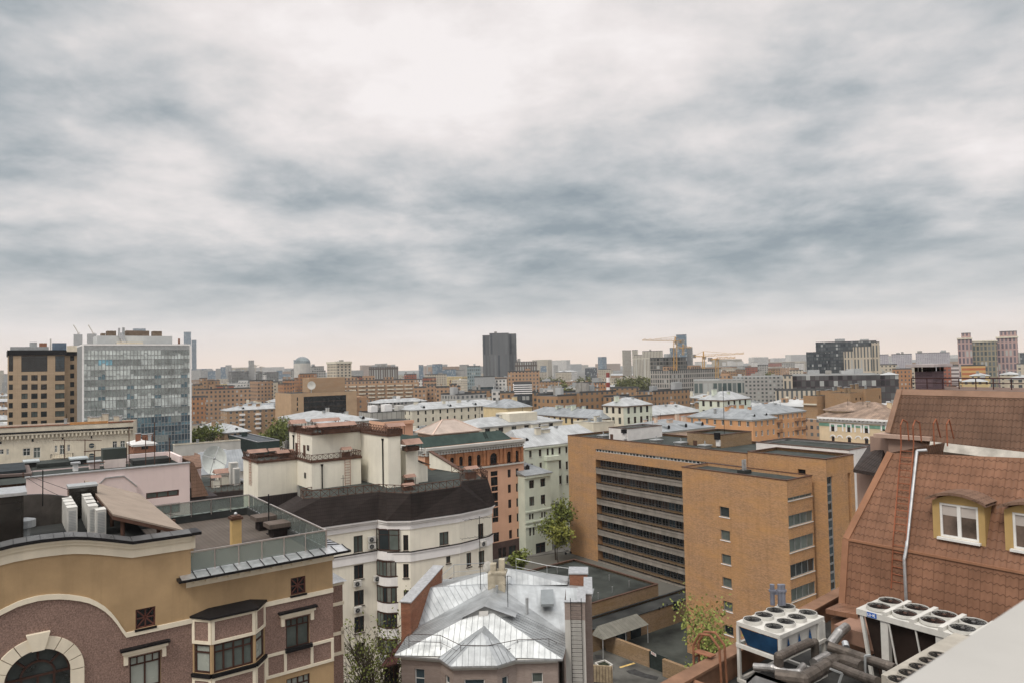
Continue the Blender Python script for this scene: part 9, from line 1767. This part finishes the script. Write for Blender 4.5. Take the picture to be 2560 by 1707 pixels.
crane('tallest yellow tower crane in front of the blue-white glass tower', 'l', 1228, 690, 215, 145, 692, 205, 1340, 218, 560, 2.4); crane('yellow tower crane with its jib pointing right, above the curved frame', 'l', 1690, 660, 462, 375, 2352, 418, 1530, 458, 620); crane('lower yellow tower crane at the right end of the curved frame', 'l', 1910, 810, 505, 488, 2210, 488, 1800, 512, 580, 2.2); crane('small orange tower crane right of the tallest yellow one', 'l', 1357, 440, 322, 262, 1490, 318, 1290, 322, 700)
CG = mat('pale far crane', (.42, .36, .28), .7); 
for lab, a in (('thin pale crane right of the lift core tower', (1102, 450, 350, 340, 1168, 350, 1085, 350)), ('thin pale crane farther right of the lift core tower', (1196, 450, 373, 362, 1250, 373, 1180, 373)), ('thin pale crane above the long dark frame', (933, 446, 404, 392, 985, 404, 890, 402))): crane(lab, 'i', *a, 1650, 2.0, CG)
for lab, x in (('thin crane leaning on the left grey tower above the beige roof', 700), ('thin crane leaning on the grey tower beside the glass office penthouse', 832)):
 k = MB(); k.beam(ond('a', x, 122, 3250), ond('a', x - 45, 45, 3250), 3, 3); k.beam(ond('a', x - 12, 125, 3250), ond('a', x + 14, 118, 3250), 3, 3); single(k, 'luffing_crane', CG, lab, 'crane')
k = MB(); p = fl(ond('l', 133, 940, 560)); z1 = zat(p, 'l', 133, 722); ch = thing('striped_chimney', 'red and white banded factory chimney in the middle distance', 'chimney', p)
for i in range(9): k = MB(); k.tube(p + UZ * (z1 * i / 9), p + UZ * (z1 * (i + 1) / 9), 1.9 - i * .06, 10, 0, 1.9 - (i + 1) * .06); k.build('band', mat('chimney red band', (.25, .06, .05), .8) if i % 2 == 0 else M_WHT, ch)
# ---------------------------------------------------------------- lesser blocks between the named ones, and the far rim of the city
r = random.Random(11); WM = [K['tan'], K['brn'], K['beige'], K['cream'], K['yel'], K['grey'], K['white'], K['tan'], K['brn']]
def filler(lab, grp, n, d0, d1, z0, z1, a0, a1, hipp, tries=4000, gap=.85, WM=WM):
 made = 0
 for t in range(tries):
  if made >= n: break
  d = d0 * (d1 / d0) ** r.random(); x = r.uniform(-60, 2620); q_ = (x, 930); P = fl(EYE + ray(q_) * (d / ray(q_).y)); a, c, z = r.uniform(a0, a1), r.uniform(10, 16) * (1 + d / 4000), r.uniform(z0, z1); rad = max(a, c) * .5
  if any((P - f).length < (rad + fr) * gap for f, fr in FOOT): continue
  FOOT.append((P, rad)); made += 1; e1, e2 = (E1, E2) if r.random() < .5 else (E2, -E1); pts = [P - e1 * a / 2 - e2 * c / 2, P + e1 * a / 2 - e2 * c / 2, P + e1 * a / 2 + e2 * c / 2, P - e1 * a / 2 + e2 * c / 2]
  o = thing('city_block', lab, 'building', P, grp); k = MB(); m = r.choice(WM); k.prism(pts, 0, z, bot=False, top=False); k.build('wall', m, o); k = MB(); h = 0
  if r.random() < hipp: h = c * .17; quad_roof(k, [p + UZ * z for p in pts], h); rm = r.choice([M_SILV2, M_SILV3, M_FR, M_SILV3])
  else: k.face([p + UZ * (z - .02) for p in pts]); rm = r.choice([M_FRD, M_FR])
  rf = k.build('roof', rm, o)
  if d < 1300:
   for i in range(3): u, v = r.uniform(-.4, .4), r.uniform(-.25, .25); k = MB(); k.box(P + e1 * a * u + e2 * c * v + UZ * (z - .1), e1 * r.uniform(1, 3.5), e2 * 1.4, UZ * (h + r.uniform(.8, 2))); k.build('chimney', r.choice([M_CIV, M_GRM, K['tan'], M_WHT]), rf)
filler('low sheet-roofed town block, one of many in the middle distance', 'low town blocks in the middle distance', 120, 320, 900, 12, 19, 18, 46, .75)
filler('distant flat block in the carpet of roofs before the skyline', 'distant blocks in the carpet of roofs', 90, 900, 2200, 17, 30, 40, 110, .25)
filler('faint block in the hazy row along the horizon', 'faint blocks along the horizon', 80, 2200, 5200, 34, 68, 60, 200, 0, gap=.5, WM=[K['grey'], K['beige'], K['grey'], K['tan'], K['white']])  # greyer wall palette adds haze by colour, on top of the haze volume
# ---------------------------------------------------------------- trees
def tree(lab, P, h, w, leaf=900, ls=.28, lm=None, bare=False, grp=None, seed=1, nm='tree', low=.25):
 r = random.Random(seed); o = thing(nm, lab, 'tree', P, grp); tk = MB(); tips = []
 def grow(p, d, L, rad, lev):
  n = 3 if lev < 2 else 2; q_ = p
  for i in range(n):
   d = (d + V((r.uniform(-1, 1), r.uniform(-1, 1), r.uniform(-.2, .5))) * .16).normalized(); q2 = q_ + d * L / n; tk.tube(q_, q2, max(.012, rad * (1 - i * .22)), 5 if lev < 2 else 3, 0, max(.01, rad * (1 - (i + 1) * .22)), False); q_ = q2
   if lev: tips.append(q_)
   if lev < 4 and (i or lev):
    for j in range(2 if lev < 3 else 1):
     a = r.uniform(0, 2 * pi); s_ = V((cos(a), sin(a), r.uniform(.1, .7))).normalized(); grow(q_, (d * .55 + s_ * .8 * (w / h * 1.3)).normalized(), L * r.uniform(.5, .72), rad * .5, lev + 1)
 grow(V(P), V((0, 0, 1)), h * .5, h * .016, 0)
 top = max(p.z for p in tips) - P[2]; sc_ = h / top
 for i, v in enumerate(tk.v): tk.v[i] = V(P) + (v - V(P)) * sc_
 tips = [V(P) + (p - V(P)) * sc_ for p in tips]; tk.build('trunk', M_BARK, o); k = MB(); sel = [p for p in tips if p.z - P[2] > h * low]
 for i in range(leaf):
  c = r.choice(sel) + V((r.gauss(0, 1), r.gauss(0, 1), r.gauss(0, .8))) * w * (.07 if bare else .10); a = V((r.uniform(-1, 1), r.uniform(-1, 1), r.uniform(-1, 1))).normalized(); b_ = a.cross(V((r.uniform(-1, 1), r.uniform(-1, 1), r.uniform(-1, 1)))).normalized(); s_ = ls * r.uniform(.6, 1.3); k.face([c - a * s_, c + b_ * s_ * .6, c + a * s_, c - b_ * s_ * .6])
 k.build('crown', lm or M_LEAF, o, kind=None); return o
def tg(c, x, y0, y1, d): p = ond(c, x, y0, d); return fl(p), ond(c, x, y1, d).z
for (c, x, y, d, w, lf, lab, sd) in (('f', 1030, 935, 73, 7, 1200, 'budding tree with thin green sprays before the curved cream bays', 3), ('f', 890, 1090, 69, 6, 450, 'nearly bare tree just right of the brown side bay', 5), ('f', 780, 1240, 62, 4.5, 350, 'small bare tree at the corner of the ochre building', 8), ('f', 1120, 1130, 72, 5, 800, 'leafier low tree beside the brick fire wall of the silver-roofed house', 9),
 ('g', 585, 180, 152, 6.5, 1300, 'taller green tree beside the mint street wing', 13), ('g', 600, 350, 150, 6.5, 1100, 'fresh yellow-green tree at the left corner of the brick office', 14), ('g', 285, 580, 140, 5, 900, 'small sparse tree on the pavement beyond the chimney', 15)):
 P_, z_ = tg(c, x, 1500, y, d); tree(lab, P_, z_, w, lf, .16 if d < 100 else .34, M_LEAF if sd != 14 else mat('yellow green leaves', (.24, .25, .06), .7, 0, .3, 1.2), d < 100, None, sd, low=.3 if d < 100 else .25)
for (x, y, w, lf, lab, sd) in ((1760, 1065, 5, 2600, 'fresh green treetop against the foot of the brick tower', 21), (1640, 1230, 4, 1800, 'lower green treetop left of the brick tower, above the tiled parapet', 22)):
 P_, z_ = tg('g', x, 1500, y, 74); tree(lab, P_, z_, w, lf, .2, mat('fresh leaves', (.22, .25, .07), .7, 0, .3, 1.2), False, 'trees at the foot of the brick tower', sd, low=.55)
for (c, x, y, d, w, lf, lab, sd) in (('i', 150, 1330, 262, 9, 2600, 'rounded green tree between the glass office and the small hipped house', 31), ('i', 250, 1300, 300, 8, 1800, 'green tree left of the small hipped house', 32), ('i', 1420, 1215, 300, 10, 2600, 'tall green tree left of the white hipped house', 33), ('i', 1280, 1330, 305, 9, 2200, 'lower green tree before the tan brick apartments', 34)):
 P_, z_ = tg(c, x, 1500, y, d); tree(lab, P_, max(z_, 8), w, lf, .5, M_LEAF, False, None, sd)
for i, (c, x, y, d) in enumerate((('k', 1230, 815, 760), ('k', 1330, 800, 780), ('k', 1430, 830, 770), ('l', 440, 815, 700), ('l', 540, 860, 660), ('l', 680, 800, 720), ('l', 790, 800, 740), ('m', 520, 670, 640), ('m', 400, 700, 630), ('k', 1950, 800, 900), ('k', 1650, 910, 560), ('k', 1750, 1000, 480))):
 P_, z_ = tg(c, x, 1500, y, d); tree('olive green treetop among the far roofs', P_, max(z_, 14), 16, 1100, 1.3, M_LEAF2, False, 'treetops among the far roofs', 40 + i)
# ---------------------------------------------------------------- haze
k = MB(); k.box(V((-4200, -320, -1)), V((8400, 0, 0)), V((0, 6300, 0)), V((0, 0, 275))); hzm = bpy.data.materials.new('city haze'); hzm.use_nodes = True; t = hzm.node_tree; t.nodes.remove(t.nodes['Principled BSDF']); pv_ = t.nodes.new('ShaderNodeVolumePrincipled'); pv_.inputs['Color'].default_value = (.86, .90, .95, 1); pv_.inputs['Density'].default_value = .00009; pv_.inputs['Anisotropy'].default_value = 0.0
t.links.new(pv_.outputs[0], t.nodes['Material Output'].inputs['Volume']); k.build('haze', hzm, kind='stuff')
